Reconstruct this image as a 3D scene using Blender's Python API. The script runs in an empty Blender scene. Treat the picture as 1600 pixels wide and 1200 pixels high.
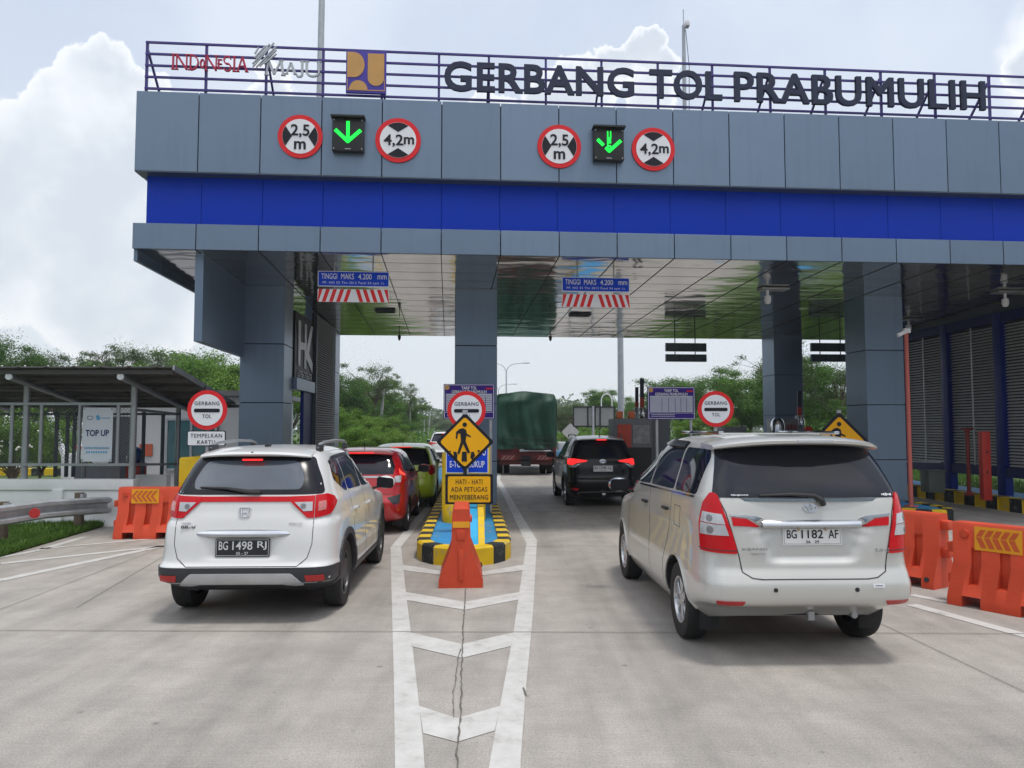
import bpy, bmesh, math, random
import numpy as np
from mathutils import Vector, Matrix
from mathutils.bvhtree import BVHTree
random.seed(7)
rnd = random.Random(11)
SC = bpy.context.scene
COL = SC.collection
R = math.radians

# ------------------------------------------------------------------ camera
CAMZ = 1.87
FPX = 1200.0
PITCH = math.atan(70 / 1200)
cam_d = bpy.data.cameras.new('camera'); cam = bpy.data.objects.new('camera', cam_d); COL.objects.link(cam)
cam_d.sensor_width = 36; cam_d.lens = 36 * FPX / 1600; cam_d.clip_end = 3000; cam_d.clip_start = 0.05
cam.location = (0, 0, CAMZ); cam.rotation_euler = (math.pi / 2 + PITCH, 0, 0)
SC.camera = cam

def ray(px, py):
    x, f, u = px - 800.0, FPX, 600.0 - py
    return Vector((x, f * math.cos(PITCH) - u * math.sin(PITCH), f * math.sin(PITCH) + u * math.cos(PITCH)))
def at(px, py, Y):
    v = ray(px, py); t = Y / v.y
    return Vector((v.x * t, Y, CAMZ + v.z * t))
def G(px, py, z=0.0):
    v = ray(px, py); t = (z - CAMZ) / v.z
    return Vector((v.x * t, v.y * t, z))

# ------------------------------------------------------------------ light and sky
SUN_EL, SUN_AZ = R(77), R(125)          # azimuth from +Y towards +X
SC.view_settings.view_transform = 'Standard'; SC.view_settings.look = 'None'
SC.view_settings.exposure = 0.43; SC.view_settings.gamma = 1.0
sun_d = bpy.data.lights.new('sun', 'SUN'); sun = bpy.data.objects.new('sun', sun_d); COL.objects.link(sun)
sun_d.energy = 1.7; sun_d.angle = R(11); sun_d.color = (1.0, 0.95, 0.88)
sdir = Vector((math.cos(SUN_EL) * math.sin(SUN_AZ), math.cos(SUN_EL) * math.cos(SUN_AZ), math.sin(SUN_EL)))
sun.rotation_euler = sdir.to_track_quat('Z', 'Y').to_euler()

world = bpy.data.worlds.new('World'); SC.world = world; world.use_nodes = True
def build_world():
    nt = world.node_tree; nt.nodes.clear()
    N, Lk = nt.nodes, nt.links
    def math_(op, a, b=None, clamp=False):
        n = N.new('ShaderNodeMath'); n.operation = op; n.use_clamp = clamp
        for i, v in enumerate((a, b)):
            if v is None: continue
            if isinstance(v, (int, float)): n.inputs[i].default_value = v
            else: Lk.new(v, n.inputs[i])
        return n.outputs[0]
    def mix(f, a, b):
        n = N.new('ShaderNodeMix'); n.data_type = 'RGBA'
        for sock, v in ((n.inputs[0], f), (n.inputs[6], a), (n.inputs[7], b)):
            if isinstance(v, (int, float)): sock.default_value = v
            elif isinstance(v, tuple): sock.default_value = (*v, 1)
            else: Lk.new(v, sock)
        return n.outputs[2]
    def noise(vec, scale, detail=6, rough=.55):
        n = N.new('ShaderNodeTexNoise'); n.inputs['Scale'].default_value = scale
        n.inputs['Detail'].default_value = detail; n.inputs['Roughness'].default_value = rough
        Lk.new(vec, n.inputs['Vector']); return n
    def ramp(v, lo, hi):
        n = N.new('ShaderNodeMapRange'); n.interpolation_type = 'SMOOTHSTEP'
        n.inputs['From Min'].default_value = lo; n.inputs['From Max'].default_value = hi
        Lk.new(v, n.inputs['Value']); return n.outputs[0]
    tc = N.new('ShaderNodeTexCoord'); d = tc.outputs['Generated']
    sky = N.new('ShaderNodeTexSky'); sky.sky_type = 'NISHITA'; sky.sun_disc = False
    sky.sun_elevation = SUN_EL; sky.sun_rotation = SUN_AZ; sky.air_density = 1.0; sky.dust_density = 2.5; sky.ozone_density = 1.0
    sep = N.new('ShaderNodeSeparateXYZ'); Lk.new(d, sep.inputs[0])
    # thin high veil: pale blue overhead, white towards the horizon
    veil_n = noise(d, 2.2, 5, .55)
    hor = ramp(sep.outputs['Z'], 0.0, 0.55)
    veil = mix(hor, VEIL_HOR, VEIL_TOP)
    veil = mix(ramp(veil_n.outputs[0], .42, .72), veil, VEIL_WHITE)
    base = mix(0.86, sky.outputs[0], veil)
    # cumulus heads
    wn = noise(d, 11, 8, .6)
    sub = N.new('ShaderNodeVectorMath'); sub.operation = 'SUBTRACT'; Lk.new(wn.outputs['Color'], sub.inputs[0]); sub.inputs[1].default_value = (.5, .5, .5)
    sc_ = N.new('ShaderNodeVectorMath'); sc_.operation = 'SCALE'; Lk.new(sub.outputs[0], sc_.inputs[0]); sc_.inputs['Scale'].default_value = .085
    add = N.new('ShaderNodeVectorMath'); add.operation = 'ADD'; Lk.new(d, add.inputs[0]); Lk.new(sc_.outputs[0], add.inputs[1])
    acc = None
    for (px, py, r) in CLOUDS:
        v = (Vector((px, py[0], py[1])) if isinstance(py, tuple) else ray(px, py)).normalized()
        dn = N.new('ShaderNodeVectorMath'); dn.operation = 'DISTANCE'; Lk.new(add.outputs[0], dn.inputs[0]); dn.inputs[1].default_value = v
        val = math_('SUBTRACT', 1.0, math_('DIVIDE', dn.outputs['Value'], r / 1250.0))
        acc = val if acc is None else math_('MAXIMUM', acc, val)
    mask = ramp(acc, 0.0, .09)
    deep = ramp(acc, 0.04, .42)
    dn2 = noise(d, 6, 5, .6)
    deep2 = math_('MULTIPLY', deep, ramp(dn2.outputs[0], .22, .56), True)
    cl = mix(deep2, CLOUD_LIT, CLOUD_GREY)
    out = mix(math_('MULTIPLY', mask, .74), base, cl)
    # unseen dark band added low behind the camera, standing in for dark trees
    back = math_('MULTIPLY', ramp(math_('MULTIPLY', sep.outputs['Y'], -1.0), .0, .5), math_('SUBTRACT', 1.0, ramp(sep.outputs['Z'], .08, .36)))
    out = mix(back, out, BACK_DARK)
    high = math_('MULTIPLY', ramp(math_('MULTIPLY', sep.outputs['Y'], -1.0), -.15, .35), ramp(sep.outputs['Z'], .4, .75))  # unseen bright sky added high behind the camera to light the facade
    hn = noise(d, 3.2, 6, .6)
    out = mix(high, out, mix(ramp(hn.outputs[0], .38, .66), HIGH_BACK_DIM, HIGH_BACK))
    bg = N.new('ShaderNodeBackground'); Lk.new(out, bg.inputs['Color']); bg.inputs['Strength'].default_value = 0.1
    o = N.new('ShaderNodeOutputWorld'); Lk.new(bg.outputs[0], o.inputs['Surface'])
VEIL_HOR, VEIL_TOP, VEIL_WHITE = (6.9, 7.25, 7.6), (5.15, 5.85, 7.05), (6.6, 7.1, 7.9)
CLOUD_LIT, CLOUD_GREY, BACK_DARK, HIGH_BACK = (8.3, 8.4, 8.5), (5.3, 5.8, 6.35), (1.3, 1.7, 2.0), (13.5, 13.8, 14.2)
HIGH_BACK_DIM = (8.6, 9.3, 10.4)
CLOUDS = [(158, 122, 50), (176, 112, 42), (205, 150, 56), (104, 172, 58), (70, 180, 45), (120, 200, 80), (28, 218, 56), (-40, 225, 60), (150, 270, 120), (50, 340, 130), (190, 420, 150), (-60, 330, 160),
          (1000, 78, 40), (955, 98, 36), (1012, 58, 26), (1030, 95, 30), (905, 140, 50), (850, 165, 50), (760, 175, 40), (420, 150, 40), (1640, 95, 50), (1010, 140, 50),
          (-700, 200, 300), (2300, 0, 400), (0.0, (-.75, 1.0), 900), (-.6, (-.3, 1.0), 500), (.7, (-.4, 1.0), 560)]  # vector entries: unseen clouds added behind the camera to brighten the facade
build_world()

# ------------------------------------------------------------------ materials
MATS = {}
def M(name, col, rough=.5, metal=0.0, var=.08, scale=5.0, bump=0.0, bscale=40.0, coat=0.0, spec=.5, emit=0.0, ecol=None, rvar=.08):
    if name in MATS: return MATS[name]
    m = bpy.data.materials.new(name); m.use_nodes = True
    nt = m.node_tree; N, Lk = nt.nodes, nt.links
    b = N['Principled BSDF']
    tc = N.new('ShaderNodeTexCoord')
    nz = N.new('ShaderNodeTexNoise'); nz.inputs['Scale'].default_value = scale; nz.inputs['Detail'].default_value = 5
    Lk.new(tc.outputs['Object'], nz.inputs['Vector'])
    mx = N.new('ShaderNodeMix'); mx.data_type = 'RGBA'
    mx.inputs[6].default_value = tuple(max(0, c * (1 - var * 2)) for c in col) + (1,)
    mx.inputs[7].default_value = tuple(min(1, c * (1 + var * 2)) for c in col) + (1,)
    Lk.new(nz.outputs[0], mx.inputs[0]); Lk.new(mx.outputs[2], b.inputs['Base Color'])
    mr = N.new('ShaderNodeMapRange'); mr.inputs['To Min'].default_value = max(0.01, rough - rvar * .5); mr.inputs['To Max'].default_value = min(1, rough + rvar * .5)
    mr.inputs['From Min'].default_value = .3; mr.inputs['From Max'].default_value = .7
    Lk.new(nz.outputs[0], mr.inputs['Value']); Lk.new(mr.outputs[0], b.inputs['Roughness'])
    b.inputs['Metallic'].default_value = metal
    b.inputs['Specular IOR Level'].default_value = spec
    b.inputs['Coat Weight'].default_value = coat; b.inputs['Coat Roughness'].default_value = .04
    if emit:
        b.inputs['Emission Color'].default_value = (*(ecol or col), 1); b.inputs['Emission Strength'].default_value = emit
    if bump:
        n2 = N.new('ShaderNodeTexNoise'); n2.inputs['Scale'].default_value = bscale; n2.inputs['Detail'].default_value = 4
        Lk.new(tc.outputs['Object'], n2.inputs['Vector'])
        bp = N.new('ShaderNodeBump'); bp.inputs['Strength'].default_value = bump; bp.inputs['Distance'].default_value = .02
        Lk.new(n2.outputs[0], bp.inputs['Height']); Lk.new(bp.outputs[0], b.inputs['Normal'])
    MATS[name] = m
    return m

def panel_mat(name, col, rough, metal):
    m = bpy.data.materials.new(name); m.use_nodes = True
    nt = m.node_tree; N, Lk = nt.nodes, nt.links; b = N['Principled BSDF']
    tc = N.new('ShaderNodeTexCoord'); geo = N.new('ShaderNodeNewGeometry')
    mp = N.new('ShaderNodeMapping'); mp.inputs['Scale'].default_value = (5, 5, .35); Lk.new(tc.outputs['Object'], mp.inputs[0])
    st = N.new('ShaderNodeTexNoise'); st.inputs['Scale'].default_value = 1.6; st.inputs['Detail'].default_value = 6; Lk.new(mp.outputs[0], st.inputs['Vector'])
    r1 = N.new('ShaderNodeMapRange'); r1.inputs['From Min'].default_value = .52; r1.inputs['From Max'].default_value = .78; r1.inputs['To Min'].default_value = 1; r1.inputs['To Max'].default_value = .9; Lk.new(st.outputs[0], r1.inputs['Value'])
    r2 = N.new('ShaderNodeMapRange'); r2.inputs['To Min'].default_value = .93; r2.inputs['To Max'].default_value = 1.07; Lk.new(geo.outputs['Random Per Island'], r2.inputs['Value'])  # random tone per panel stands in for their differing reflections
    mu = N.new('ShaderNodeMath'); mu.operation = 'MULTIPLY'; Lk.new(r1.outputs[0], mu.inputs[0]); Lk.new(r2.outputs[0], mu.inputs[1])
    cc = N.new('ShaderNodeCombineColor'); [Lk.new(mu.outputs[0], cc.inputs[i]) for i in range(3)]
    mx = N.new('ShaderNodeMix'); mx.data_type = 'RGBA'; mx.blend_type = 'MULTIPLY'; mx.inputs[0].default_value = 1; mx.inputs[6].default_value = (*col, 1); Lk.new(cc.outputs[0], mx.inputs[7])
    Lk.new(mx.outputs[2], b.inputs['Base Color']); b.inputs['Metallic'].default_value = metal; b.inputs['Roughness'].default_value = rough
    n2 = N.new('ShaderNodeTexNoise'); n2.inputs['Scale'].default_value = 1.3; Lk.new(tc.outputs['Object'], n2.inputs['Vector'])
    bp = N.new('ShaderNodeBump'); bp.inputs['Strength'].default_value = .25; bp.inputs['Distance'].default_value = .03; Lk.new(n2.outputs[0], bp.inputs['Height']); Lk.new(bp.outputs[0], b.inputs['Normal'])
    MATS[name] = m
    return m

def worn(name, col, under, rough, lo, hi, scale):
    m = M(name + '_coat', col, rough, 0, .12, scale * .7, bump=.12, bscale=30, spec=.3)
    nt = m.node_tree; N, Lk = nt.nodes, nt.links; b = N['Principled BSDF']; src = b.inputs['Base Color'].links[0].from_socket
    tc = N.new('ShaderNodeTexCoord'); nz = N.new('ShaderNodeTexNoise'); nz.inputs['Scale'].default_value = scale; nz.inputs['Detail'].default_value = 9; nz.inputs['Roughness'].default_value = .7
    Lk.new(tc.outputs['Object'], nz.inputs['Vector'])
    r = N.new('ShaderNodeMapRange'); r.inputs['From Min'].default_value = lo; r.inputs['From Max'].default_value = hi; r.inputs['To Max'].default_value = .8; Lk.new(nz.outputs[0], r.inputs['Value'])
    mx = N.new('ShaderNodeMix'); mx.data_type = 'RGBA'; Lk.new(r.outputs[0], mx.inputs[0]); Lk.new(src, mx.inputs[6]); mx.inputs[7].default_value = (*under, 1)
    Lk.new(mx.outputs[2], b.inputs['Base Color']); MATS[name] = m
    return m

def leaf_mat(name, c1, c2, c3):
    if name in MATS: return MATS[name]
    m = bpy.data.materials.new(name); m.use_nodes = True
    nt = m.node_tree; N, Lk = nt.nodes, nt.links; N.clear()
    geo = N.new('ShaderNodeNewGeometry'); tc = N.new('ShaderNodeTexCoord')
    oi = N.new('ShaderNodeObjectInfo')
    nz = N.new('ShaderNodeTexNoise'); nz.inputs['Scale'].default_value = .9; nz.inputs['Detail'].default_value = 3
    Lk.new(tc.outputs['Object'], nz.inputs['Vector'])
    a = N.new('ShaderNodeMath'); a.operation = 'ADD'; Lk.new(geo.outputs['Random Per Island'], a.inputs[0]); Lk.new(nz.outputs[0], a.inputs[1])
    a2 = N.new('ShaderNodeMath'); a2.operation = 'MULTIPLY_ADD'; Lk.new(oi.outputs['Random'], a2.inputs[0]); a2.inputs[1].default_value = .5; Lk.new(a.outputs[0], a2.inputs[2])
    h = N.new('ShaderNodeMath'); h.operation = 'MULTIPLY'; Lk.new(a2.outputs[0], h.inputs[0]); h.inputs[1].default_value = .45
    cr = N.new('ShaderNodeValToRGB'); cr.color_ramp.elements[0].color = (*c1, 1); cr.color_ramp.elements[1].color = (*c3, 1)
    cr.color_ramp.elements[0].position = .2; cr.color_ramp.elements[1].position = .85
    e = cr.color_ramp.elements.new(.5); e.color = (*c2, 1)
    Lk.new(h.outputs[0], cr.inputs[0])
    df = N.new('ShaderNodeBsdfPrincipled'); df.inputs['Roughness'].default_value = .55; df.inputs['Specular IOR Level'].default_value = .3
    Lk.new(cr.outputs[0], df.inputs['Base Color'])
    tr = N.new('ShaderNodeBsdfTranslucent'); Lk.new(cr.outputs[0], tr.inputs['Color'])
    ms = N.new('ShaderNodeMixShader'); ms.inputs[0].default_value = .35
    Lk.new(df.outputs[0], ms.inputs[1]); Lk.new(tr.outputs[0], ms.inputs[2])
    o = N.new('ShaderNodeOutputMaterial'); Lk.new(ms.outputs[0], o.inputs['Surface'])
    MATS[name] = m
    return m

# ------------------------------------------------------------------ mesh helpers
def wmat(o):
    m = Matrix.LocRotScale(o.location, o.rotation_euler, o.scale)
    return wmat(o.parent) @ m if o.parent else m

class Fr:                                   # a flat frame: origin, right, up; normal towards the viewer
    def __init__(s, o, u=(1, 0, 0), v=(0, 0, 1)):
        s.o = Vector(o); s.u = Vector(u).normalized(); s.v = Vector(v).normalized(); s.n = s.u.cross(s.v)
    def p(s, x, y, off=0.0): return s.o + s.u * x + s.v * y + s.n * off
    def sh(s, x, y, off=0.0): return Fr(s.p(x, y, off), s.u, s.v)

_TXT = {}
def text_geo(body, bold, sx, ex):
    k = (body, bold, sx, ex)
    if k in _TXT: return _TXT[k]
    c = bpy.data.curves.new('t', 'FONT'); c.body = body; c.size = 1; c.resolution_u = 4; c.offset = bold
    c.space_character = sx; c.extrude = ex; c.fill_mode = 'BOTH'
    o = bpy.data.objects.new('t', c); COL.objects.link(o)
    dg = bpy.context.evaluated_depsgraph_get(); dg.update()
    me = bpy.data.meshes.new_from_object(o.evaluated_get(dg))
    vs = [v.co.copy() for v in me.vertices]; fs = [tuple(p.vertices) for p in me.polygons]
    bpy.data.objects.remove(o); bpy.data.curves.remove(c); bpy.data.meshes.remove(me)
    _TXT[k] = (vs, fs)
    return vs, fs

class MB:
    def __init__(s): s.bm = bmesh.new(); s.mats = []
    def mi(s, m):
        if m not in s.mats: s.mats.append(m)
        return s.mats.index(m)
    def face(s, pts, m):
        vs = [s.bm.verts.new(p) for p in pts]
        try: f = s.bm.faces.new(vs)
        except ValueError: return None
        f.material_index = s.mi(m); return f
    def merge(s, vs, fs, m):
        k = s.mi(m); nv = [s.bm.verts.new(v) for v in vs]
        for f in fs:
            try:
                nf = s.bm.faces.new([nv[i] for i in f]); nf.material_index = k
            except ValueError: pass
    def box(s, c, size, m, rot=None, bev=0.0, seg=2):
        t = bmesh.new()
        bmesh.ops.create_cube(t, size=1.0)
        for v in t.verts: v.co = Vector((v.co.x * size[0], v.co.y * size[1], v.co.z * size[2]))
        if bev: bmesh.ops.bevel(t, geom=list(t.edges), offset=bev, segments=seg, affect='EDGES', profile=.6)
        for v in t.verts:
            p = v.co if rot is None else rot @ v.co
            v.co = p + Vector(c)
        t.verts.index_update()
        s.merge([v.co.copy() for v in t.verts], [tuple(v.index for v in f.verts) for f in t.faces], m); t.free()
    def bar(s, p0, p1, w, h, m, bev=0.0):       # rectangular bar from p0 to p1
        p0, p1 = Vector(p0), Vector(p1); d = p1 - p0; L = d.length; d.normalize()
        up = Vector((0, 0, 1)) if abs(d.z) < .95 else Vector((0, 1, 0))
        x = d.cross(up).normalized(); z = x.cross(d)
        rot = Matrix((x, d, z)).transposed()
        s.box((p0 + p1) / 2, (w, L, h), m, rot, bev)
    def cyl(s, p0, p1, r, m, r1=None, seg=12, cap=True):
        s.tube([p0, p1], [r, r if r1 is None else r1], m, seg, cap)
    def tube(s, pts, r, m, seg=8, cap=True):
        pts = [Vector(p) for p in pts]; n = len(pts)
        rs = r if isinstance(r, (list, tuple)) else [r] * n
        k = s.mi(m); rings = []; ref = None
        for i, p in enumerate(pts):
            d = (pts[min(i + 1, n - 1)] - pts[max(i - 1, 0)]).normalized()
            if ref is None: ref = Vector((0, 0, 1)) if abs(d.z) < .9 else Vector((1, 0, 0))
            x = d.cross(ref).normalized(); y = x.cross(d); ref = y
            rings.append([s.bm.verts.new(p + (x * math.cos(2 * math.pi * j / seg) + y * math.sin(2 * math.pi * j / seg)) * rs[i]) for j in range(seg)])
        for a, b in zip(rings, rings[1:]):
            for j in range(seg):
                f = s.bm.faces.new((a[j], a[(j + 1) % seg], b[(j + 1) % seg], b[j])); f.material_index = k
        if cap:
            for rg in (rings[0], rings[-1]):
                f = s.bm.faces.new(rg); f.material_index = k
    def lathe(s, prof, m, o=(0, 0, 0), ax=(0, 0, 1), seg=24, closed=False):   # prof: (radius, height)
        ax = Vector(ax).normalized(); ref = Vector((0, 0, 1)) if abs(ax.z) < .9 else Vector((1, 0, 0))
        x = ax.cross(ref).normalized(); y = ax.cross(x); o = Vector(o); k = s.mi(m); rings = []
        for (r, h) in prof:
            rings.append([s.bm.verts.new(o + ax * h + (x * math.cos(2 * math.pi * j / seg) + y * math.sin(2 * math.pi * j / seg)) * max(r, .0005)) for j in range(seg)])
        prs = list(zip(rings, rings[1:])) + ([(rings[-1], rings[0])] if closed else [])
        for a, b in prs:
            for j in range(seg):
                f = s.bm.faces.new((a[j], a[(j + 1) % seg], b[(j + 1) % seg], b[j])); f.material_index = k
    def ell(s, c, r, m, seg=16, rings=10, rot=None):
        t = bmesh.new(); bmesh.ops.create_uvsphere(t, u_segments=seg, v_segments=rings, radius=1)
        t.verts.index_update()
        vs = []
        for v in t.verts:
            p = Vector((v.co.x * r[0], v.co.y * r[1], v.co.z * r[2]))
            vs.append((rot @ p if rot else p) + Vector(c))
        s.merge(vs, [tuple(v.index for v in f.verts) for f in t.faces], m); t.free()
    def plate(s, fr, pts, m, off=0.0, th=0.0):    # polygon in a frame, front at off, th thick backwards
        front = [fr.p(x, y, off) for x, y in pts]
        if th == 0: s.face(front, m); return
        k = s.mi(m); n = len(pts)
        a = [s.bm.verts.new(p) for p in front]; b = [s.bm.verts.new(fr.p(x, y, off - th)) for x, y in pts]
        for f in (a, list(reversed(b))):
            s.bm.faces.new(f).material_index = k
        for i in range(n):
            s.bm.faces.new((a[i], b[i], b[(i + 1) % n], a[(i + 1) % n])).material_index = k
    def text(s, fr, body, m, x=0, y=0, h=None, w=None, off=.003, bold=0.0, sp=1.0, ex=0.0, al='c'):
        if bold > .004 and 'M' in body:              # heavy strokes from offset copies: the font's own weight closes up the M
            k = h or .7 * w
            for i, (d, e) in enumerate(((-1, -1), (1, -1), (-1, 1), (1, 1), (0, 0))):
                s.text(fr, body, m, x + d * bold * 1.0 * k, y + e * bold * .8 * k, h, w, off + i * .0005, 0, sp, ex, al)
            return
        vs, fs = text_geo(body, bold, sp, 0.5 if ex else 0)
        xs = [v.x for v in vs]; ys = [v.y for v in vs]
        x0, x1 = min(xs), max(xs); y0, y1 = min(ys), max(ys)
        sy = h / (y1 - y0) if h else w / (x1 - x0)
        sx = w / (x1 - x0) if w else sy
        ox = {'c': (x0 + x1) / 2, 'l': x0, 'r': x1}[al]
        s.merge([fr.p(x + (v.x - ox) * sx, y + (v.y - (y0 + y1) / 2) * sy, off + (v.z + .5 if ex else 0) * ex) for v in vs], fs, m)
    def build(s, name, parent=None, world=True, smooth=35, recalc=True):
        if recalc: bmesh.ops.recalc_face_normals(s.bm, faces=list(s.bm.faces))
        if parent is not None and world: s.bm.transform(wmat(parent).inverted())
        me = bpy.data.meshes.new(name); s.bm.to_mesh(me); s.bm.free()
        for m in s.mats: me.materials.append(m)
        if smooth:
            me.polygons.foreach_set('use_smooth', [True] * len(me.polygons))
            me.set_sharp_from_angle(angle=R(smooth))
        o = bpy.data.objects.new(name, me); COL.objects.link(o)
        if parent is not None: o.parent = parent
        return o

def tag(o, label=None, cat=None, group=None, kind=None):
    if label: o['label'] = label
    if cat: o['category'] = cat
    if group: o['group'] = group
    if kind: o['kind'] = kind
    return o
def thing(name, loc, label, cat, group=None, rz=0.0):
    o = bpy.data.objects.new(name, None); COL.objects.link(o); o.empty_display_size = .2
    o.location = loc; o.rotation_euler = (0, 0, rz)
    return tag(o, label, cat, group)
def solo(mb, name, loc, label, cat, group=None, smooth=35):   # a thing that is one mesh, origin at its base
    mb.bm.transform(Matrix.Translation(-Vector(loc)))
    o = mb.build(name, smooth=smooth); o.location = loc
    return tag(o, label, cat, group)
def copy_tree(o, parent=None):
    kids = [c for c in o.children]
    c = o.copy(); COL.objects.link(c)
    if parent is not None: c.parent = parent
    for k in kids: copy_tree(k, c)
    return c
def circ(r, n=32, cx=0, cy=0, a0=0.0, a1=2 * math.pi):
    full = abs(a1 - a0 - 2 * math.pi) < 1e-6
    return [(cx + r * math.cos(a0 + (a1 - a0) * i / (n if full else n - 1)), cy + r * math.sin(a0 + (a1 - a0) * i / (n if full else n - 1))) for i in range(n)]
def rect(w, h, cx=0, cy=0): return [(cx - w / 2, cy - h / 2), (cx + w / 2, cy - h / 2), (cx + w / 2, cy + h / 2), (cx - w / 2, cy + h / 2)]
def rnd_poly(pts, r, seg=4):
    out = []; n = len(pts); P = [Vector(p) for p in pts]
    for i in range(n):
        a, b, c = P[i - 1], P[i], P[(i + 1) % n]
        d0, d1 = (a - b), (c - b); l = min(r, d0.length * .45, d1.length * .45)
        p0, p1 = b + d0.normalized() * l, b + d1.normalized() * l
        for k in range(seg + 1):
            t = k / seg
            q = p0 * (1 - t) ** 2 + b * 2 * t * (1 - t) + p1 * t * t
            out.append((q.x, q.y))
    return out
def rrect(w, h, r, cx=0, cy=0): return rnd_poly(rect(w, h, cx, cy), r)

# shared materials
ACP = None
def init_mats():
    panel_mat('acp_grey', (.168, .226, .312), .36, .5)
    M('acp_dark', (.05, .068, .09), .35, .1, .05, 1.0)
    M('acp_blue', (.001, .037, .44), .5, 0, .06, 1.0, spec=.22)
    M('seam_dark', (.012, .013, .016), .7)
    M('purple_steel', (.045, .03, .2), .45, .0, .08, 3)
    M('letter_navy', (.022, .028, .062), .5, spec=.3)
    M('sign_red', (.66, .022, .028), .5, 0, .05, 3, spec=.25)
    M('sign_white', (.72, .73, .77), .4, 0, .03, 3)
    M('sign_black', (.012, .013, .02), .5, spec=.25)
    M('sign_blue', (.006, .055, .56), .5, 0, .05, 3, spec=.2)
    M('sign_amber', (.84, .40, .004), .5, 0, .05, 3, spec=.25)
    M('sign_purple', (.04, .018, .2), .5, 0, .06, 3, spec=.2)
    M('sign_back', (.3, .31, .31), .45, .5)
    M('steel_grey', (.36, .38, .4), .45, .6, .1, 4)
    M('galv', (.40, .42, .45), .5, .35, .16, 6)
    M('black_plastic', (.018, .018, .02), .5)
    M('rubber', (.014, .014, .015), .75, 0, .2, 12, bump=.2, bscale=60)
    M('chrome', (.56, .57, .60), .1, 1, .02)
    M('rim_metal', (.55, .56, .58), .25, .9, .05)
    M('car_glass', (.008, .01, .018), .05, 0, .1, 2, spec=.38, rvar=.02)
    M('frit', (.01, .01, .014), .2, 0, .1, spec=.25)
    M('lamp_red', (.5, .004, .009), .22, 0, .06, 30, coat=.1, spec=.3)
    M('lamp_clear', (.50, .51, .53), .2, .3, .08, 12, coat=.4)
    M('lamp_lit', (.6, .02, .02), .25, emit=.75, ecol=(1, .03, .03), spec=.2)
    M('plate_black', (.012, .013, .016), .45)
    M('plate_white', (.75, .75, .75), .45)
    worn('paint_yellow', (.64, .42, .012), (.34, .31, .24), .62, .56, .64, 7)
    worn('paint_black', (.022, .024, .027), (.15, .145, .135), .62, .55, .66, 7)
    worn('paint_sky', (.03, .23, .48), (.20, .26, .30), .62, .55, .68, 4)
    M('wall_white', (.86, .87, .87), .8, 0, .08, 1.5, bump=.1)
    worn('orange_plastic', (.56, .064, .026), (.36, .10, .06), .5, .60, .74, 6.5)
    M('orange_paint', (.6, .1, .04), .5, 0, .1)
    M('red_paint', (.42, .025, .015), .5, 0, .12)
    M('trunk', (.12, .09, .065), .9, 0, .25, 8, bump=.5, bscale=12)
init_mats()
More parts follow.
